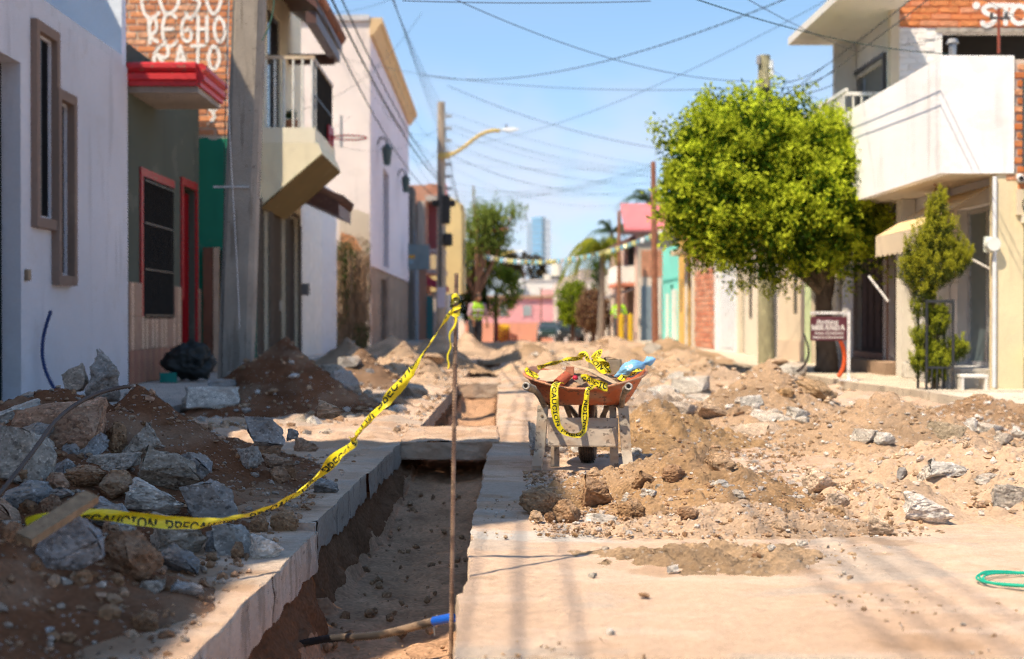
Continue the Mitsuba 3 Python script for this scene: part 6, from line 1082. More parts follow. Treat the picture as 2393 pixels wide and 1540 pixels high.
# ---------------------------------------------------------------- power poles and lamps
def pole(name, label, x, y, z0, z1, r0, r1, col, sides=8, lean=(0, 0), bs='conc'):
    k = thing(name, label, 'utility pole'); part(k, 'shaft', tube([(x, y, z0), (x + lean[0] * .5, y + lean[1] * .5, (z0 + z1) / 2), (x + lean[0], y + lean[1], z1)], [r0, (r0 + r1) / 2, r1], sides), bs, col, 30); return k
PX, PYL = -2.9, 16.0
p = thing('power_pole', 'thick grey concrete power pole on the left pavement', 'utility pole')
def oct_shaft(x, y, z0, z1, w0, w1, lean):
    ring = lambda w, z, t: [(x + lean * t + sx * w * a, y + sy * w * b, z) for sx, sy, a, b in ((-1, -1, 1, .7), (-1, -1, .7, 1), (1, -1, .7, 1), (1, -1, 1, .7), (1, 1, 1, .7), (1, 1, .7, 1), (-1, 1, .7, 1), (-1, 1, 1, .7))]
    return hull(ring(w0, z0, 0) + ring(w1, z1, 1))
part(p, 'shaft', oct_shaft(PX, PYL, -.2, 9.6, .185, .15, .38), 'conc', C(.30, .27, .235)); part(p, 'strap', [bx(PX - .19, PX + .21, PYL - .2, PYL - .185, 2.45, 2.475)], 'metal', C(.4, .4, .4))
part(p, 'ground_wire', tube(curve([(PX + .05, PYL - .21, 5.2), (PX + .03, PYL - .215, 2.4), (PX + .07, PYL - .22, 1.7), (PX + .1, PYL - .21, .9)], 20), .006, 5), 'plain', C(.6, .6, .6), True); part(p, 'ground_wire', tube([(PX - .1, PYL - .2, 0.2), (PX - .06, PYL - .19, 3.2), (PX + .02, PYL - .17, 6)], .005, 5), 'plain', C(.05, .05, .05), True); part(p, 'hanging_cable', tube(curve([W(612, 95, 15.8), W(625, 70, 15.8), W(640, 0, 15.8)], 10), .008, 5), 'plain', C(.04, .12, .09), True)
P2 = W(1031, 790, 45.0)[0]
p = pole('power_pole', 'far concrete power pole carrying the yellow lamp arm', P2, 45, -.2, 7.85, .17, .12, C(.48, .41, .33), 10)
for i in range(7): part(p, 'insulator', cyl((P2 + .14, 45, 7.4 - i * .38), (P2 + .34, 45, 7.4 - i * .38), .055, .035, 8), 'plain', C(.3, .3, .3))
part(p, 'cable_box', [rbx(P2 - .05, P2 + .28, 44.8, 45.2, 4.0, 4.9, .05), rbx(P2 - .3, P2 + .45, 44.85, 45.15, 4.55, 4.75, .04), rbx(P2 + .05, P2 + .35, 44.8, 45.2, 3.3, 3.7, .05)], 'plain', C(.03, .03, .03)); part(p, 'poster', bx(P2 - .12, P2 + .14, 44.8, 44.82, 1.35, 2.0), 'plain', C(.52, .50, .62)); part(p, 'conduit', cyl((P2 - .02, 44.8, 2.0), (P2 - .02, 44.8, 5.2), .05, sides=8), 'plain', C(.08, .08, .08))
def street_lamp(label, base, end, Y, r, col=C(.62, .46, .13)):
    k = thing('street_lamp', label, 'street lamp'); a, b = np.array(base), np.array(end); mid = a + (b - a) * .72 + [0, 0, (b[2] - a[2]) * .20]
    part(k, 'arm', tube(curve([a, a + (b - a) * .4 + [0, 0, (b[2] - a[2]) * .04], mid, b], 16), r, 8), 'paint', col, True); d = (b - a) * [1, 1, 0]; d /= np.linalg.norm(d)
    part(k, 'lamp_head', hull([b + [0, -.08, .04], b + [0, .08, .04], b + d * .62 + [0, -.1, .05], b + d * .62 + [0, .1, .05], b + d * .3 + [0, -.14, -.03], b + d * .3 + [0, .14, -.03], b + d * .3 + [0, 0, .13]]), 'plain', C(.62, .66, .68)); part(k, 'sensor', cyl(b + d * .2 + [0, 0, .1], b + d * .2 + [0, 0, .2], .04, sides=8), 'plain', C(.2, .25, .35)); part(k, 'clamp', cyl(a + [0, 0, -.06], a + [0, 0, .1], r * 3.2, sides=10), 'paint', col)
street_lamp('street lamp with a long yellow arm on the far concrete pole', W(1036, 366, 44.9), W(1168, 306, 44.9), 45, .062)
street_lamp('small distant street lamp on a yellow arm above the bare tree', W(1120, 545, 95), W(1180, 511, 95), 95, .07); street_lamp('distant street lamp on a pale arm in front of the far trees', W(1135, 615, 100), W(1205, 588, 100), 100, .07)
c = W(1115, 480, 95); pole('far_pole', 'slim distant pole behind the bare tree', c[0], 95, -1, c[2], .14, .1, C(.5, .44, .3)); c = W(1266, 560, 120); pole('thin_post', 'thin dark post far down the middle of the street', W(1264, 700, 110)[0], 110, -1, W(1264, 672, 110)[2], .06, .06, C(.2, .08, .05), bs='bark')
c = W(1790, 850, 27.6); wp = pole('wooden_pole', 'weathered greenish wooden pole standing behind the clipped tree', c[0], 27.6, 0, W(1785, 130, 27.6)[2], .165, .12, C(.33, .31, .20), 14, (-.05, 0), 'bark')
for i, (xd, yd) in enumerate(((1802, 160), (1803, 180), (1770, 215), (1772, 150))): q = W(xd, yd, 27.5); part(wp, 'insulator', cyl(q, q + [0, 0, .16], .05, .04, 8), 'plain', [C(.6, .66, .7), C(.66, .7, .72), C(.4, .4, .42), C(.3, .3, .3)][i])
part(wp, 'cable_bundle', tube(curve([W(1782, 205, 27.4), W(1800, 225, 27.4), W(1795, 250, 27.4), W(1812, 300, 27.4)], 14), .06, 8), 'plain', C(.03, .03, .03), True)
pole('thin_wooden_pole', 'brown wooden pole left of the clipped tree', W(1531, 813, 43)[0], 43, 0, W(1526, 378, 43)[2], .105, .075, C(.26, .12, .075), 10, (-.07, 0), 'bark'); pole('thin_wooden_pole', 'second brown wooden pole beside the pink roofed house', W(1446, 800, 55.6)[0], 55.6, 0, W(1444, 492, 55.6)[2], .09, .07, C(.28, .13, .08), 10, (0, 0), 'bark')

# ---------------------------------------------------------------- iron bar, caution tape
YEL = C(.76, .64, .025)
RBX, RBY = -.152, 5.45
rb = thing('iron_bar', 'rusty ribbed iron bar standing upright at the trench edge', 'iron bar')
b0, b1 = np.array(W(1053, 1560, RBY)), np.array(W(1066, 641, RBY))
rod = tube(np.linspace(b0, b1, 60), .0072, 10); part(rb, 'rod', rod, 'dirty', C(.20, .125, .09), True)
ribs = [tube([c + [.0085 * math.cos(a), .0085 * math.sin(a), .004 * math.sin(a)] for a in np.linspace(0, 2 * np.pi, 9)], .0017, 4, False) for c in np.linspace(b0, b1, 130)]
part(rb, 'rib', ribs, 'dirty', C(.22, .14, .10), True, kind='stuff')
def ribbon(pts, wdir, width, n=160, fold=.0, wob=.0, seed=1):
    c = curve(pts, n); s = np.linspace(0, 1, len(wdir)); wd = np.stack([np.interp(np.linspace(0, 1, n), s, np.array(wdir, float)[:, j]) for j in range(3)], 1)
    t = np.gradient(c, axis=0); t /= np.linalg.norm(t, axis=1, keepdims=True); wd = wd - t * (wd * t).sum(1, keepdims=True); wd /= np.linalg.norm(wd, axis=1, keepdims=True); nn = np.cross(t, wd)
    W_ = np.interp(np.linspace(0, 1, n), np.linspace(0, 1, len(np.atleast_1d(width))), np.atleast_1d(width)) if np.ndim(width) else np.full(n, width)
    L_ = np.r_[0, np.cumsum(np.linalg.norm(np.diff(c, axis=0), axis=1))]
    def at(u, v):                       # u metres along, v -0.5..0.5 across
        q = np.interp(u, L_, np.arange(n)); i = np.clip(np.floor(q).astype(int), 0, n - 2); f_ = (q - i)[:, None]
        lerp = lambda A: A[i] * (1 - f_) + A[i + 1] * f_
        w_ = np.interp(u, L_, W_); off = fold * (v * 2) ** 2 * np.sin(u * 9 + seed) + wob * np.sin(u * 31 + v * 5 + seed) * np.cos(u * 17)
        return lerp(c) + lerp(wd) * (v * w_)[:, None] + lerp(nn) * off[:, None], lerp(nn)
    return at, L_[-1]
def tape(key, pts, wdir, width, n=160, fold=.008, wob=.004, seed=1, text=True, letters='PRECAUCION ', off=0.0, flip=False, vs_=1.0, vo_=0.0):
    at, L_ = ribbon(pts, wdir, width, n, fold, wob, seed); m = 7; U, V = np.meshgrid(np.linspace(0, L_, n * 2), np.linspace(-.5, .5, m), indexing='ij')
    p, _ = at(U.ravel(), V.ravel()); v, f = grid(*(p[:, j].reshape(U.shape) for j in range(3))); part(key, 'strip', (v, f), 'tape_film', YEL, True)
    if text:
        tm = meshkit.text_mesh(letters, .039, .0011, True).subdivide_to_size(.022); tw = tm.bounds[1][0] + .03; x = off; allm = []
        while x < L_:
            q = tm.vertices.copy(); uu = x + q[:, 0]; vv = (q[:, 1] - .02) / .076
            vv = vv * vs_ + vo_
            if flip: uu = L_ - uu
            if uu.max() < L_ and uu.min() > 0 or True:
                ok = (uu > 0) & (uu < L_) & (np.abs(vv) < .5); pp, nn = at(np.clip(uu, 0, L_), vv); mm = trimesh.Trimesh(pp + nn * (q[:, 2] - .00055)[:, None] * 3, tm.faces, process=False); mm.update_faces(ok[tm.faces].all(1)); allm.append(mm)
            x += tw
        part(key, 'lettering', trimesh.util.concatenate(allm), 'plain', C(.02, .03, .022))
tp = thing('caution_tape', 'long yellow caution tape tied to the iron bar and sagging down to the left rubble', 'caution tape')
YT = lambda xd: float(np.interp(xd, [0, 60, 200, 450, 610, 740, 830, 1062], [5.0, 5.0, 5.05, 5.3, 5.55, 5.75, 5.65, 5.44]))
tpts = [W(xd, yd, YT(xd)) for xd, yd in ((1061, 722), (1040, 752), (1000, 806), (940, 890), (880, 965), (820, 1035), (740, 1110), (660, 1172), (600, 1200), (530, 1218), (450, 1222), (330, 1212), (205, 1204), (120, 1210), (60, 1220))]
wd = [(.3, -.9, .3), (.35, -.8, .5), (.6, -.35, .7), (.6, -.3, .7), (.6, -.45, .6), (.55, -.4, .7), (.4, -.55, .7), (.2, -.8, .5), (.1, -.93, .35), (.0, -.75, .65), (0, -.3, .95), (0, -.2, 1), (0, -.35, .9), (0, -.5, .85), (0, -.6, .8)]
tape(tp, tpts, wd, np.array([.018, .034, .046, .044, .042, .046, .052, .05, .034, .03, .045, .05, .046, .04, .036]), 260, .011, .006, 2, off=.12, flip=True, vs_=1.5, vo_=-.30)
kn = b1 * .888 + b0 * .112; kn = np.array(W(1064, 712, RBY))
for j in range(4): a = np.linspace(0, 2 * np.pi, 18); at_, LL = ribbon([kn + [.015 * math.cos(q) * (1 + .25 * math.sin(j * 2 + q)), .015 * math.sin(q), -.03 + .019 * j + .01 * math.sin(q + j)] for q in a], [(.1 * math.sin(j), .3, 1)] * 4, .015, 40, .004, .003, j); U, V = np.meshgrid(np.linspace(0, LL, 60), np.linspace(-.5, .5, 4), indexing='ij'); q_, _ = at_(U.ravel(), V.ravel()); part(tp, 'knot', grid(*(q_[:, i].reshape(U.shape) for i in range(3))), 'tape_film', YEL if j != 2 else C(.10, .10, .01), True)
tape(tp, [np.array(W(x, y, 5.43)) for x, y in ((1062, 735), (1056, 770), (1049, 790), (1052, 812), (1046, 832), (1049, 850), (1046, 862))], [(1, -.3, .2), (.6, -.8, .1), (1, .2, .1), (.3, -.9, 0), (1, 0, .2), (.4, .9, 0), (1, .1, 0)], np.array([.011, .012, .009, .008, .007, .006, .005]), 60, .003, .002, 4, text=False)
tape(tp, [np.array(W(x, y, 8.0)) for x, y in ((300, 1085), (322, 1074), (350, 1068), (372, 1064))], [(0, -.4, .9)] * 3, .045, 30, .01, .005, 5, off=.0)
# blue and black pipe in the trench
wpipe = thing('water_pipe', 'dark water pipe with a blue coupling crossing the near trench', 'pipe')
pp = curve([(-.84, 6.02, -.385), W(790, 1490, 5.95), W(880, 1484, 5.8), W(960, 1466, 5.65), W(1018, 1451, 5.56)], 30); part(wpipe, 'pipe', tube(pp, .0165, 12), 'dirty', C(.035, .033, .032), True); e0, e1 = np.array(W(1014, 1452, 5.565)), np.array(W(1058, 1443, 5.5)); part(wpipe, 'coupling', tube([e0, e1], [.019, .019], 16), 'film_blue', C(.012, .10, .52), 40); part(wpipe, 'clamp', [tube([e0 + [.011 * math.cos(0), 0, 0] + np.array([0, .022 * math.cos(a), .022 * math.sin(a)]) for a in np.linspace(0, 6.283, 14)], .004, 5)], 'metal', C(.6, .6, .6), True); part(wpipe, 'screw', cyl(e0 + [0, -.02, -.02], e0 + [.004, -.022, -.05], .003, sides=6), 'metal', C(.5, .5, .5))
# loose iron rod, plank, green cord
one('bent_iron_rod', tube(curve([W(-40, 1200, 5.6), W(30, 1115, 6.0), W(95, 1030, 6.4), W(150, 965, 6.8), W(215, 925, 7.1), W(275, 907, 7.3), W(298, 903, 7.35), W(302, 905, 7.4)], 50), .0105, 8), 'plain', C(.085, .058, .045), 'bent rusty iron rod reaching over the left rubble', 'iron rod', smooth=True)
pl = np.array([W(55, 1262, 4.45), W(215, 1160, 4.7)]); d = pl[1] - pl[0]; ln = np.linalg.norm(d); d /= ln; sd = np.cross(d, [0, -.6, .8]); sd /= np.linalg.norm(sd); up_ = np.cross(sd, d)
m = lump_box(0, ln, -.03, .03, -.014, .014, .003, .02, 3); m.vertices = pl[0] + m.vertices[:, :1] * d + m.vertices[:, 1:2] * sd + m.vertices[:, 2:] * up_; one('wooden_plank', m, 'wood', C(.30, .205, .125), 'short split wooden plank lying across the yellow tape on the left rubble', 'plank', smooth=30)
g = np.random.default_rng(2); cc_ = np.array([2.02, 5.28, .02]); lp = [cc_ + [.19 * math.cos(a) * (1 + .08 * math.sin(a * 2.3)) + .02 * math.sin(a * .37), .16 * math.sin(a) * (1 + .1 * math.cos(a * 1.7)), .006 + .004 * math.sin(a * 3.1)] for a in np.linspace(0, 6.283 * 3.2, 120)]; one('rope_loop', tube(lp, .0045, 6), 'plain', C(.015, .40, .26), 'loop of green rope lying on the street at the right edge', 'rope', smooth=True)

# ---------------------------------------------------------------- wheelbarrow
BY_ = 9.35; BX_ = W(1362, 1095, BY_)[0]; BZ = .0
yawb = math.radians(-7); cb, sb_ = math.cos(yawb), math.sin(yawb)
def L2(p): p = np.atleast_2d(np.asarray(p, float)); return np.c_[BX_ + p[:, 0] * cb - p[:, 1] * sb_, BY_ + p[:, 0] * sb_ + p[:, 1] * cb, BZ + p[:, 2]]
def LM(m): m = m.copy(); m.vertices = L2(m.vertices); return m
wb = thing('wheelbarrow', 'dusty orange wheelbarrow with steel legs parked on the street', 'wheelbarrow')
STEEL = C(.45, .40, .33)
def ringp(t):                         # tray ring: t 0 bottom .. 1 rim
    a = np.linspace(0, 2 * np.pi, 72, endpoint=False); e = 2 / 2.7; sx = np.sign(np.cos(a)) * np.abs(np.cos(a)) ** e; sy = np.sign(np.sin(a)) * np.abs(np.sin(a)) ** e
    wx = .275 + .125 * t ** .8; ly = .25 + .20 * t; yc = .2 + .08 * t; rear = np.clip(-sy, 0, 1); front = np.clip(sy, 0, 1); side = np.abs(sx)
    z = .435 + t * (.115 + .085 * side ** 2 * (1 - .5 * rear * (1 - side ** 4)) + .05 * front - .0 * rear)
    return np.c_[wx * sx * (1 - .06 * front), yc + ly * sy + .04 * front * t, z + .008 * np.sin(a * 5) * t * (t > .9)]
rings = [ringp(t) for t in np.linspace(0, 1, 12)]; nR = 72
rim_o = ringp(1) + [0, 0, .012]; c0 = rim_o.mean(0); rim_o2 = c0 + (rim_o - c0) * [1.03, 1.03, 1] - [0, 0, .012]; rim_i = c0 + (ringp(1) - c0) * [.985, .985, 1] - [0, 0, .004]
stack = [rim_i * 1] ; inner = [c0 * [1, 1, 0] + (r_ - c0 * [1, 1, 0]) * [.982, .982, 1] + [0, 0, .004] for r_ in rings[::-1]]
allr = rings + [rim_o2, rim_o] + inner; v = np.vstack(allr); nn_ = len(allr); i, j = np.meshgrid(np.arange(nn_ - 1), np.arange(nR), indexing='ij'); k2 = (j + 1) % nR
f = np.stack([i * nR + j, i * nR + k2, (i + 1) * nR + k2, (i + 1) * nR + j], -1).reshape(-1, 4); f = np.vstack([f[:, [0, 1, 2]], f[:, [0, 2, 3]]]); cb0 = len(v); v = np.vstack([v, rings[0].mean(0), rings[0].mean(0) + [0, 0, .004]]); jj = np.arange(nR); f = np.vstack([f, np.c_[(jj + 1) % nR, jj, np.full(nR, cb0)], np.c_[(nn_ - 1) * nR + jj, (nn_ - 1) * nR + (jj + 1) % nR, np.full(nR, cb0 + 1)]])
part(wb, 'tray', LM(trimesh.Trimesh(v, f, process=False)), 'dirty', C(.50, .125, .042), 40)
part(wb, 'tray_rim', LM(tube(np.vstack([rim_o2 + [0, 0, .006], rim_o2[:1] + [0, 0, .006]]), .0085, 8)), 'dirty', C(.48, .22, .12), True)
HX = .265
for s_ in (-1, 1):
    hp = curve([(s_ * (HX + .05), -.62, .585), (s_ * (HX + .04), -.5, .575), (s_ * (HX + .0), -.2, .49), (s_ * (HX - .01), -.02, .43), (s_ * .22, .3, .415), (s_ * .09, .78, .30)], 40); hd_ = part(wb, 'handle', LM(tube(hp, .0185, 12)), 'dirty', C(.16, .13, .095), True)
    gp = np.array([hp[0] + (hp[0] - hp[2]) / np.linalg.norm(hp[0] - hp[2]) * .01, hp[0], hp[6]]); part(hd_, 'grip', LM(tube(gp[1:], .0255, 14)), 'dirty', C(.20, .18, .145), 40); e_ = gp[0]; part(hd_, 'tube_mouth', LM(tube([e_ - [0, .001, 0], e_ + [0, .02, 0]], .011, 12)), 'plain', C(.008, .008, .008))
    ring_ = [e_ + [.0185 * math.cos(a), -.001, .0185 * math.sin(a)] for a in np.linspace(0, 6.283, 20)]; part(hd_, 'tube_rim', LM(tube(ring_, .0065, 6)), 'dirty', C(.44, .42, .38), True)
    # rear leg: folded steel strip with a bent foot, front brace
    lx = s_ * HX; leg = hull([(lx - .033, -.035, .43), (lx + .033, -.035, .43), (lx - .033, .0, .43), (lx + .033, 0, .43), (lx + s_ * .02 - .033, -.03, .14), (lx + s_ * .02 + .033, -.03, .14), (lx + s_ * .02 - .033, .0, .14), (lx + s_ * .02 + .033, .0, .14)]); foot = hull([(lx + s_ * .02 - .033, -.03, .142), (lx + s_ * .02 + .033, -.03, .142), (lx + s_ * .02 - .033, 0, .142), (lx + s_ * .02 + .033, 0, .142), (lx + s_ * .035 - .033, -.07, .035), (lx + s_ * .035 + .033, -.07, .035), (lx + s_ * .035 - .033, -.02, .002), (lx + s_ * .035 + .033, -.02, .002), (lx + s_ * .035 - .03, -.06, .006), (lx + s_ * .035 + .03, -.06, .006)])
    lg = part(wb, 'leg', [LM(leg), LM(foot)], 'dirty', STEEL, 30); part(lg, 'flange', LM(hull([(lx - s_ * .036, -.036, .43), (lx - s_ * .033, -.036, .43), (lx - s_ * .036, .03, .43), (lx - s_ * .033, .03, .43), (lx - s_ * .014, -.034, .14), (lx - s_ * .011, -.034, .14), (lx - s_ * .014, .03, .14), (lx - s_ * .011, .03, .14)])), 'dirty', C(.3, .26, .21)); part(lg, 'rivet', LM(cyl((lx + s_ * .004, -.04, .36), (lx + s_ * .004, -.034, .36), .008, .01, 10)), 'dirty', C(.2, .15, .1), 40); part(lg, 'bolt', LM(cyl((lx + s_ * .018, -.036, .17), (lx + s_ * .018, -.03, .17), .012, .015, 12)), 'dirty', C(.42, .36, .29), 40)
    part(lg, 'brace', LM(hull([(s_ * .19 - .022, .12, .42), (s_ * .19 + .022, .12, .42), (s_ * .19 - .022, .14, .42), (s_ * .19 + .022, .14, .42), (s_ * .2 - .03, .16, .012), (s_ * .2 + .03, .16, .012), (s_ * .2 - .03, .2, .002), (s_ * .2 + .03, .2, .002)])), 'dirty', STEEL)
    part(wb, 'fork', LM(hull([(s_ * .14 - .018, .35, .41), (s_ * .14 + .018, .35, .41), (s_ * .14 - .018, .37, .41), (s_ * .075, .55, .2), (s_ * .095, .55, .2), (s_ * .075, .58, .22), (s_ * .095, .58, .22)])), 'dirty', C(.2, .15, .1))
part(wb, 'cross_plate', LM(rbx(-HX + .034, HX - .034, -.02, -.014, .165, .35, .002)), 'dirty', C(.47, .41, .34)); part(wb, 'cross_plate_lip', LM(rbx(-HX + .036, HX - .036, -.018, .02, .158, .164, .002)), 'dirty', C(.35, .28, .2)); part(wb, 'cross_bar', LM(bx(-.21, .21, .11, .135, .30, .34)), 'dirty', C(.2, .15, .1))
tt = []; R_, r_ = .172, .052
for q in np.linspace(0, 2 * np.pi, 49): tt.append([(w_ * 1, R_ + h_) for w_, h_ in ((-.055, -.035), (-.06, .0), (-.052, .032), (-.03, .044), (0, .047), (.03, .044), (.052, .032), (.06, 0), (.055, -.035))])
tt = np.array(tt); ang = np.linspace(0, 2 * np.pi, 49); tx_ = tt[..., 0]; tr_ = tt[..., 1]; v, f = grid(tx_, .56 + tr_ * np.cos(ang)[:, None], .22 + tr_ * np.sin(ang)[:, None]); wh = part(wb, 'wheel', LM(trimesh.Trimesh(v, np.vstack([f[:, [0, 1, 2]], f[:, [0, 2, 3]]]), process=False)), 'dirty', C(.085, .058, .04), 40)
part(wh, 'rim', LM(cyl((-.045, .56, .22), (.045, .56, .22), .14, sides=24)), 'dirty', C(.3, .1, .05), 40); part(wh, 'hub', LM(cyl((-.09, .56, .22), (.09, .56, .22), .018, sides=10)), 'dirty', C(.2, .18, .16)); part(wh, 'tread', [LM(tube([(x_, .56 + .2195 * math.cos(a), .22 + .2195 * math.sin(a)) for a in np.linspace(0, 6.283, 49)], .004, 4, False)) for x_ in (-.04, -.02, 0, .02, .04)], 'dirty', C(.07, .05, .035), True)
# load of the barrow
n_ = 60; gx, gy = np.meshgrid(np.linspace(-.40, .40, n_), np.linspace(-.22, .78, n_)); rr_ = (gx / .38) ** 2 + ((gy - .28) / .46) ** 2; gzv = .50 + .14 * np.clip(1 - rr_, -.6, 1) + .05 * (nz(gx * 7, gy * 7, 1, 4) - .5) + .03 * np.clip((gx - .1), 0, 1)
v, f = grid(gx, gy, gzv); keep = (rr_.reshape(-1)[f] < .86).all(1); one('load_soil', LM(trimesh.Trimesh(v, np.vstack([f[keep][:, [0, 1, 2]], f[keep][:, [0, 2, 3]]]), process=False)), 'soil', C(.36, .24, .16), 'pale soil and rubbish filling the wheelbarrow tray', 'soil', smooth=True)
def sheet_q(pts, th=.004, amp=.012, seed=1, n=18):
    a, b, c, d = [np.array(p, float) for p in pts]; u, w_ = np.meshgrid(np.linspace(0, 1, n), np.linspace(0, 1, n)); u, w_ = u[..., None], w_[..., None]; p = (a * (1 - u) + b * u) * (1 - w_) + (d * (1 - u) + c * u) * w_
    p[..., 2] += (nz(p[..., 0] * 9, p[..., 1] * 9, seed, 3) - .5) * amp * 2; return LM(trimesh.Trimesh(*(lambda v, f: (v, np.vstack([f[:, [0, 1, 2]], f[:, [0, 2, 3]]])))(*grid(p[..., 0], p[..., 1], p[..., 2])), process=False))
DUST = C(.52, .40, .29)
one('paper_sack', sheet_q([(-.34, .0, .60), (-.12, -.06, .585), (-.1, .12, .665), (-.3, .18, .66)], amp=.02, seed=3), 'plaster', DUST, 'dusty paper sack lying flat at the left of the barrow load', 'paper sack', smooth=True)
one('cardboard', sheet_q([(-.2, .1, .745), (.02, -.02, .66), (.1, .1, .655), (-.12, .2, .70)], amp=.006, seed=4), 'wood', C(.50, .38, .26), 'stiff cardboard strip sticking up at the left of the barrow load', 'cardboard', smooth=True); one('cardboard', sheet_q([(.02, -.04, .665), (.2, -.14, .58), (.24, -.06, .58), (.08, .04, .66)], amp=.006, seed=5), 'wood', C(.46, .34, .22), 'cardboard flap leaning to the right rim of the barrow', 'cardboard', smooth=True); one('cardboard', sheet_q([(-.06, -.12, .61), (-.0, -.18, .57), (.03, -.1, .6), (-.0, -.04, .635)], amp=.005, seed=6), 'wood', C(.22, .18, .14), 'dark cardboard piece beside the clay bottle', 'cardboard', smooth=True)
cb_ = thing('clay_pipe', 'broken reddish clay pipe stub lying in the barrow load', 'pipe'); part(cb_, 'stub', LM(cyl((-.16, -.10, .575), (-.095, -.02, .635), .035, .032, 16)), 'dirty', C(.40, .10, .05), 40); one('clay_shard', LM(lump_box(-.11, -.06, -.05, -.01, .63, .685, .008, .02, 7)), 'dirty', C(.46, .18, .1), 'reddish clay shard above the clay pipe stub', 'shard', smooth=30); one('small_ball', LM(trimesh.creation.icosphere(subdivisions=2, radius=.018).apply_translation((-.045, -.11, .615)) or trimesh.creation.icosphere(subdivisions=2, radius=.018)), 'plain', C(.5, .02, .05), 'small red cap beside the clay pipe stub', 'ball', smooth=True)  # the last piece is a red cap, modelled as a small sphere
one('brown_sack', LM(lump_box(.14, .24, .28, .42, .62, .725, .03, .02, 8)), 'plaster', C(.34, .26, .18), 'round topped brown sack at the back of the barrow load', 'sack', smooth=True); one('brown_sack', LM(lump_box(.02, .14, .28, .42, .62, .715, .03, .02, 9)), 'plaster', C(.38, .30, .21), 'pale sack left of the round topped one in the barrow', 'sack', smooth=True)
fl = trimesh.creation.icosphere(subdivisions=4); v = fl.vertices.copy(); tt_ = (v[:, 0] + 1) / 2; v[:, 1:] *= (np.interp(tt_, [0, .35, .6, .74, .82, 1], [.4, 1.05, .8, .28, .75, .5]))[:, None]; v *= (.155, .075, .055); v += (meshkit.fbm(v * 30, 4, 2) - .5)[:, None] * fl.vertex_normals * .03
ca, sa2 = math.cos(.42), math.sin(.42); v = np.c_[v[:, 0] * ca - v[:, 2] * sa2, v[:, 1], v[:, 0] * sa2 + v[:, 2] * ca] + [.335, .18, .675]; fl.vertices = v
one('blue_plastic_bag', LM(fl), 'film_blue', C(.22, .50, .80), 'twisted light blue plastic bag on the right rim of the barrow', 'plastic bag', smooth=True)
def ltape(label, pts, wd, width, seed, text=True, n=80, wob=.006, off=.02):
    k = thing('tape_scrap', label, 'caution tape'); tape(k, [L2(p)[0] for p in pts], wd, width, n, .01, wob, seed, text, off=off)
ltape('yellow tape loop hanging down over the rear of the barrow tray', [(-.13, -.2, .585), (-.165, -.31, .555), (-.165, -.315, .46), (-.15, -.3, .35), (-.13, -.29, .30), (-.06, -.28, .262), (.0, -.28, .27), (.022, -.285, .32), (.03, -.295, .42), (.045, -.31, .53), (.09, -.2, .57)], [(1, 0, 0), (1, 0, 0), (1, -.2, 0), (1, 0, .2), (.8, 0, .7), (.15, -.6, .8), (-.1, -.5, .9), (-.9, 0, .35), (-1, .5, .2), (-.9, -.5, -.1), (-1, 0, 0)], np.array([.045, .045, .056, .052, .036, .03, .042, .048, .036, .03, .04]), 3, True, 140, .006)
ltape('yellow tape strip along the back left of the barrow load', [(-.32, .2, .67), (-.2, .24, .70), (-.12, .28, .72), (-.02, .3, .735)], [(0, -.5, .8)] * 3, .034, 4, wob=.012); ltape('crumpled yellow tape at the top of the barrow load', [(-.04, .2, .74), (.0, .16, .76), (.04, .12, .72), (.1, .1, .70), (.06, .05, .73), (.12, .02, .68), (.15, -.02, .66)], [(0, -.5, .8), (.5, -.5, .5), (0, -1, .2), (.4, -.4, .8), (0, -.2, 1)], .042, 5, wob=.02)
ltape('bunched yellow tape right of the top of the barrow load', [(.06, .18, .74), (.1, .12, .76), (.07, .1, .71), (.12, .05, .73), (.15, .1, .69), (.17, .02, .67)], [(0, -.5, .8), (1, -.2, .3), (0, -1, .2), (.8, -.4, .3), (0, -.2, 1)], .042, 6, wob=.022); ltape('yellow tape patch with lettering low at the front of the load', [(.0, -.12, .615), (.06, -.16, .605), (.1, -.2, .585), (.17, -.22, .57)], [(0, -.55, .8)] * 3, .06, 7, wob=.014, off=-.1); ltape('yellow tape end at the left rim of the barrow', [(-.39, .12, .66), (-.34, .04, .635), (-.3, -.02, .615)], [(.3, -.5, .8)] * 3, .038, 8, wob=.01); ltape('yellow tape bundle under the blue plastic bag', [(.24, .0, .62), (.28, -.02, .615), (.31, .03, .63), (.34, .05, .645), (.38, .1, .665)], [(0, -.5, .8), (.5, -.5, .5), (0, -1, .2)], .036, 9, wob=.02)
# ---------------------------------------------------------------- overhead cables, bunting
def wire(label, a, b, sag, r, n=26, name='overhead_cable', col=C(.06, .07, .085), group=None, twist=0):
    r = r * .78; a, b = np.array(a, float), np.array(b, float); t = np.linspace(0, 1, n)[:, None]; p = a + (b - a) * t; p[:, 2] -= (4 * sag * t * (1 - t))[:, 0]
    if twist:
        n2 = n * 8; t = np.linspace(0, 1, n2)[:, None]; q = a + (b - a) * t; q[:, 2] -= (4 * sag * t * (1 - t))[:, 0]; ph = t[:, 0] * twist * 6.283; ms = []
        for k in (0, 1): ms.append(tube(q + np.c_[0 * ph, r * 1.1 * np.cos(ph + 3.14 * k), r * 1.1 * np.sin(ph + 3.14 * k)], r, 5, False))
        return one(name, ms, 'plain', col, label, 'cable', group, True)
    return one(name, tube(p, r, 5, False), 'plain', col, label, 'cable', group, True)
top1 = (PX + .2, 16.0); P0 = (-3.1, -16.0)
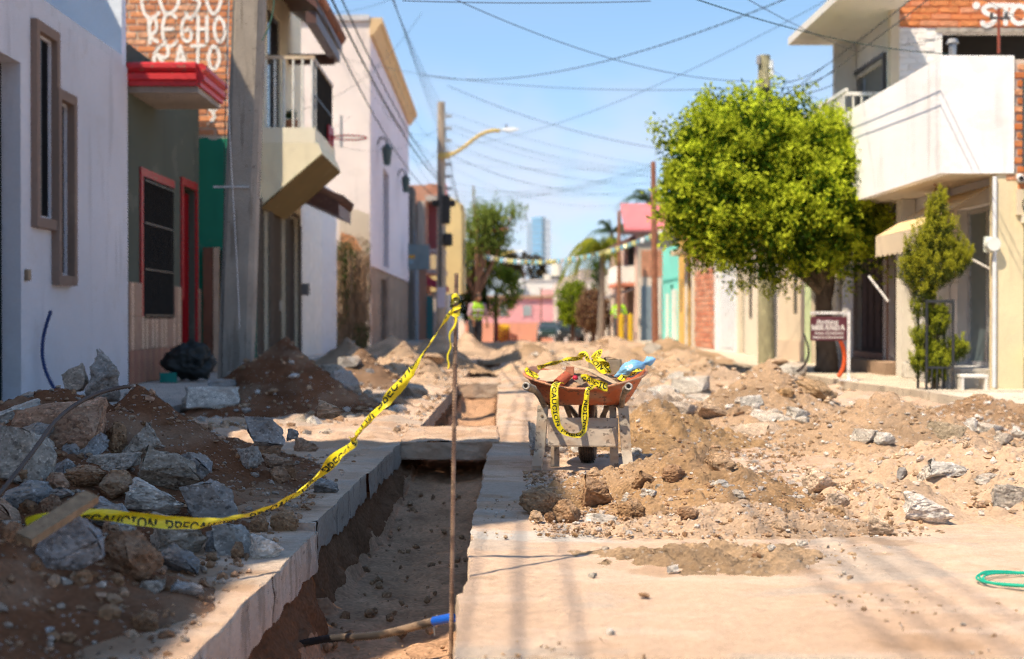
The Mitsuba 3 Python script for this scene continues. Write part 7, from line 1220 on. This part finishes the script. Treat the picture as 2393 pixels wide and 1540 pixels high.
for i, (z1_, z2_, zb_, r) in enumerate(((6.55, 5.3, 6.3, .024), (6.9, 5.42, 6.75, .018), (6.2, 4.75, 5.95, .016))):
    wire(['thick cable nearest the left roofs between the two concrete poles', 'upper one of the thick cables before the lilac house', 'lowest cable between the two concrete poles'][i], (top1[0], 16, z1_), (P2, 44.9, z2_), [.55, .5, .75][i], r); wire('cable passing over the near street from the left concrete pole', (top1[0], 16, z1_), (P0[0], P0[1], zb_), .5, r * .62, group='cables over the near street')
for i in range(4): wire('thin power line high between the two concrete poles', (top1[0] - .1 + .1 * i, 16, 9.0 + .12 * i), (P2 + .2, 45, 7.4 - .38 * i), .45, .009, group='thin power lines'); wire('thin power line high over the near street', (top1[0] - .1 + .1 * i, 16, 9.0 + .12 * i), (P0[0] + .12 * i, P0[1], 8.8 + .1 * i), .5, .013, group='thin power lines near')
wire('dark service cable running from upper left down to the wooden pole', W(940, -60, 17), W(1786, 190, 27.5), .35, .008); wire('twisted cable sagging across the whole street', W(985, 176, 44), W(1900, -30, 22), .62, .0085, twist=40); wire('straight cable rising from the far pole to the upper right', W(1042, 345, 45), W(1950, -10, 24), .5, .008)
wire('wavy cable falling from the far pole to the brown wooden pole', W(1045, 200, 45), W(1545, 348, 43), .25, .014); wire('cable from the lilac house across to the wooden pole', W(790, 135, 41), W(1772, 205, 27.6), .35, .009)
for i, (ya, yb2) in enumerate(((262, 388), (290, 400), (302, 412), (330, 430), (360, 455))): wire('service wire fanning from the far concrete pole to the brown pole', W(1045, ya, 45), W(1524, yb2, 43), .18 + .06 * i, .0085, group='service wires fanning to the brown pole')
for i, (xa, ya, xb, yb2) in enumerate(((1045, 445, 1520, 392), (1045, 455, 1522, 400), (1050, 470, 1526, 385), (1050, 425, 1524, 440))): wire('low wire crossing from the far concrete pole to the brown pole', W(xa, ya, 45), W(xb, yb2, 43.1), .32, .008, group='low crossing wires')
for i, (ya, yb2) in enumerate(((196, 138), (203, 165), (212, 196))): wire('service cable from the wooden pole to the balcony house on the right', W(1800, ya, 27.5), W(1950, yb2, 25.2), .12, .011, group='cables to the right balcony house')
wire('green cable coming down to the white parapet of the corner house', W(1560, -25, 13), W(2215, 126, 18.2), .12, .008, col=C(.02, .06, .05)); wire('thin cable crossing behind the green one at the upper right', W(1680, -40, 14), W(2000, 120, 22), .05, .007); wire('thin cable from the corner house to the roof post', W(2105, 105, 22), W(2330, 50, 20.2), .05, .006); wire('long thin cable across the top of the view', W(940, 2, 14), W(1520, 3, 14), .02, .006); wire('thin cable at the top right corner', W(2270, -20, 20), W(2420, 60, 20), .03, .007); wire('cable at the wooden pole leaning down to the right', W(1800, 160, 27.5), W(1950, 255, 25), .03, .005)
for i, (xa, ya, xb, yb2, s) in enumerate(((640, 20, 950, -20, .3), (690, 260, 985, 30, .5), (880, 240, 1030, 300, .55), (955, 360, 1030, 330, .5), (700, 330, 820, 270, .1), (960, 350, 1030, 440, .3), (640, 110, 720, -10, .2))): wire('thin service wire strung from the left houses', W(xa, ya, 30 if xb < 990 else 46), W(xb, yb2, 40 if xb < 990 else 45), s, .008, group='service wires on the left')
ORD = ['first', 'second', 'third', 'fourth', 'fifth', 'sixth', 'seventh']
for i, (xn, zn, xf, zf_) in enumerate(((4.75, 6.0, 4.95, 5.0), (4.72, 5.8, 4.92, 4.85))): wire(['upper one of the two cables running along the right pavement', 'lower one of the two cables running along the right pavement'][i], (5.2, 27.55, zf_), (xn, -12, zn), .5, .009)
for i in range(3): wire('thin wire beyond the far concrete pole', W(1040, 300 + 40 * i, 45), W(1085 + 8 * i, 510, 95), .6, .014, group='wires beyond the far pole')
for i, (xa, ya, xb, yb2) in enumerate(((330, 150, 470, -20), (345, 140, 500, -20), (500, 130, 552, -10))): wire('thin cable hanging before the brick gable', W(xa, ya, 19.6), W(xb, yb2, 18), .05, .005, group='cables before the brick gable')
bu = thing('bunting', 'string of small yellow, light blue and white plastic flags across the street', 'bunting')
a, b = np.array(W(1130, 595, 62)), np.array(W(1600, 510, 52)); t = np.linspace(0, 1, 40)[:, None]; q = a + (b - a) * t; q[:, 2] -= (4 * .75 * t * (1 - t))[:, 0]; part(bu, 'string', tube(q, .008, 4, False), 'plain', C(.6, .6, .6), True)
FL = [C(.68, .64, .25), C(.28, .60, .78), C(.75, .78, .80), C(.35, .62, .70)]
FD = [shape(trimesh.Trimesh([(-.075, 0, 0), (.075, 0, 0), (.07, .03, -.2), (-.07, -.03, -.2), (.0, -.05, -.1)], [[0, 1, 4], [1, 2, 4], [2, 3, 4], [3, 0, 4]], process=False), 'tape_film', c) for c in FL]
g = np.random.default_rng(6)
for i in range(52): tt_ = (i + .5) / 52; p = a + (b - a) * tt_; p[2] -= 4 * .75 * tt_ * (1 - tt_); put(bu, 'flag', FD[i % 4 if g.random() > .2 else 0], T().translate(p.tolist()).rotate([0, 0, 1], float(g.uniform(-50, 50))).rotate([1, 0, 0], float(g.uniform(-30, 30))))

g = np.random.default_rng(17)
for i in range(10):
    a_, b_ = (W(g.uniform(1040, 1060), g.uniform(255, 470), 45), W(g.uniform(1518, 1528), g.uniform(384, 470), 43)) if i < 5 else (W(g.uniform(640, 960), g.uniform(-30, 330), g.uniform(26, 44)), W(1030, g.uniform(250, 450), 45))
    wire('faint service wire among the bundle at the far concrete pole', a_, b_, g.uniform(.1, .7), .006, group='faint service wires')
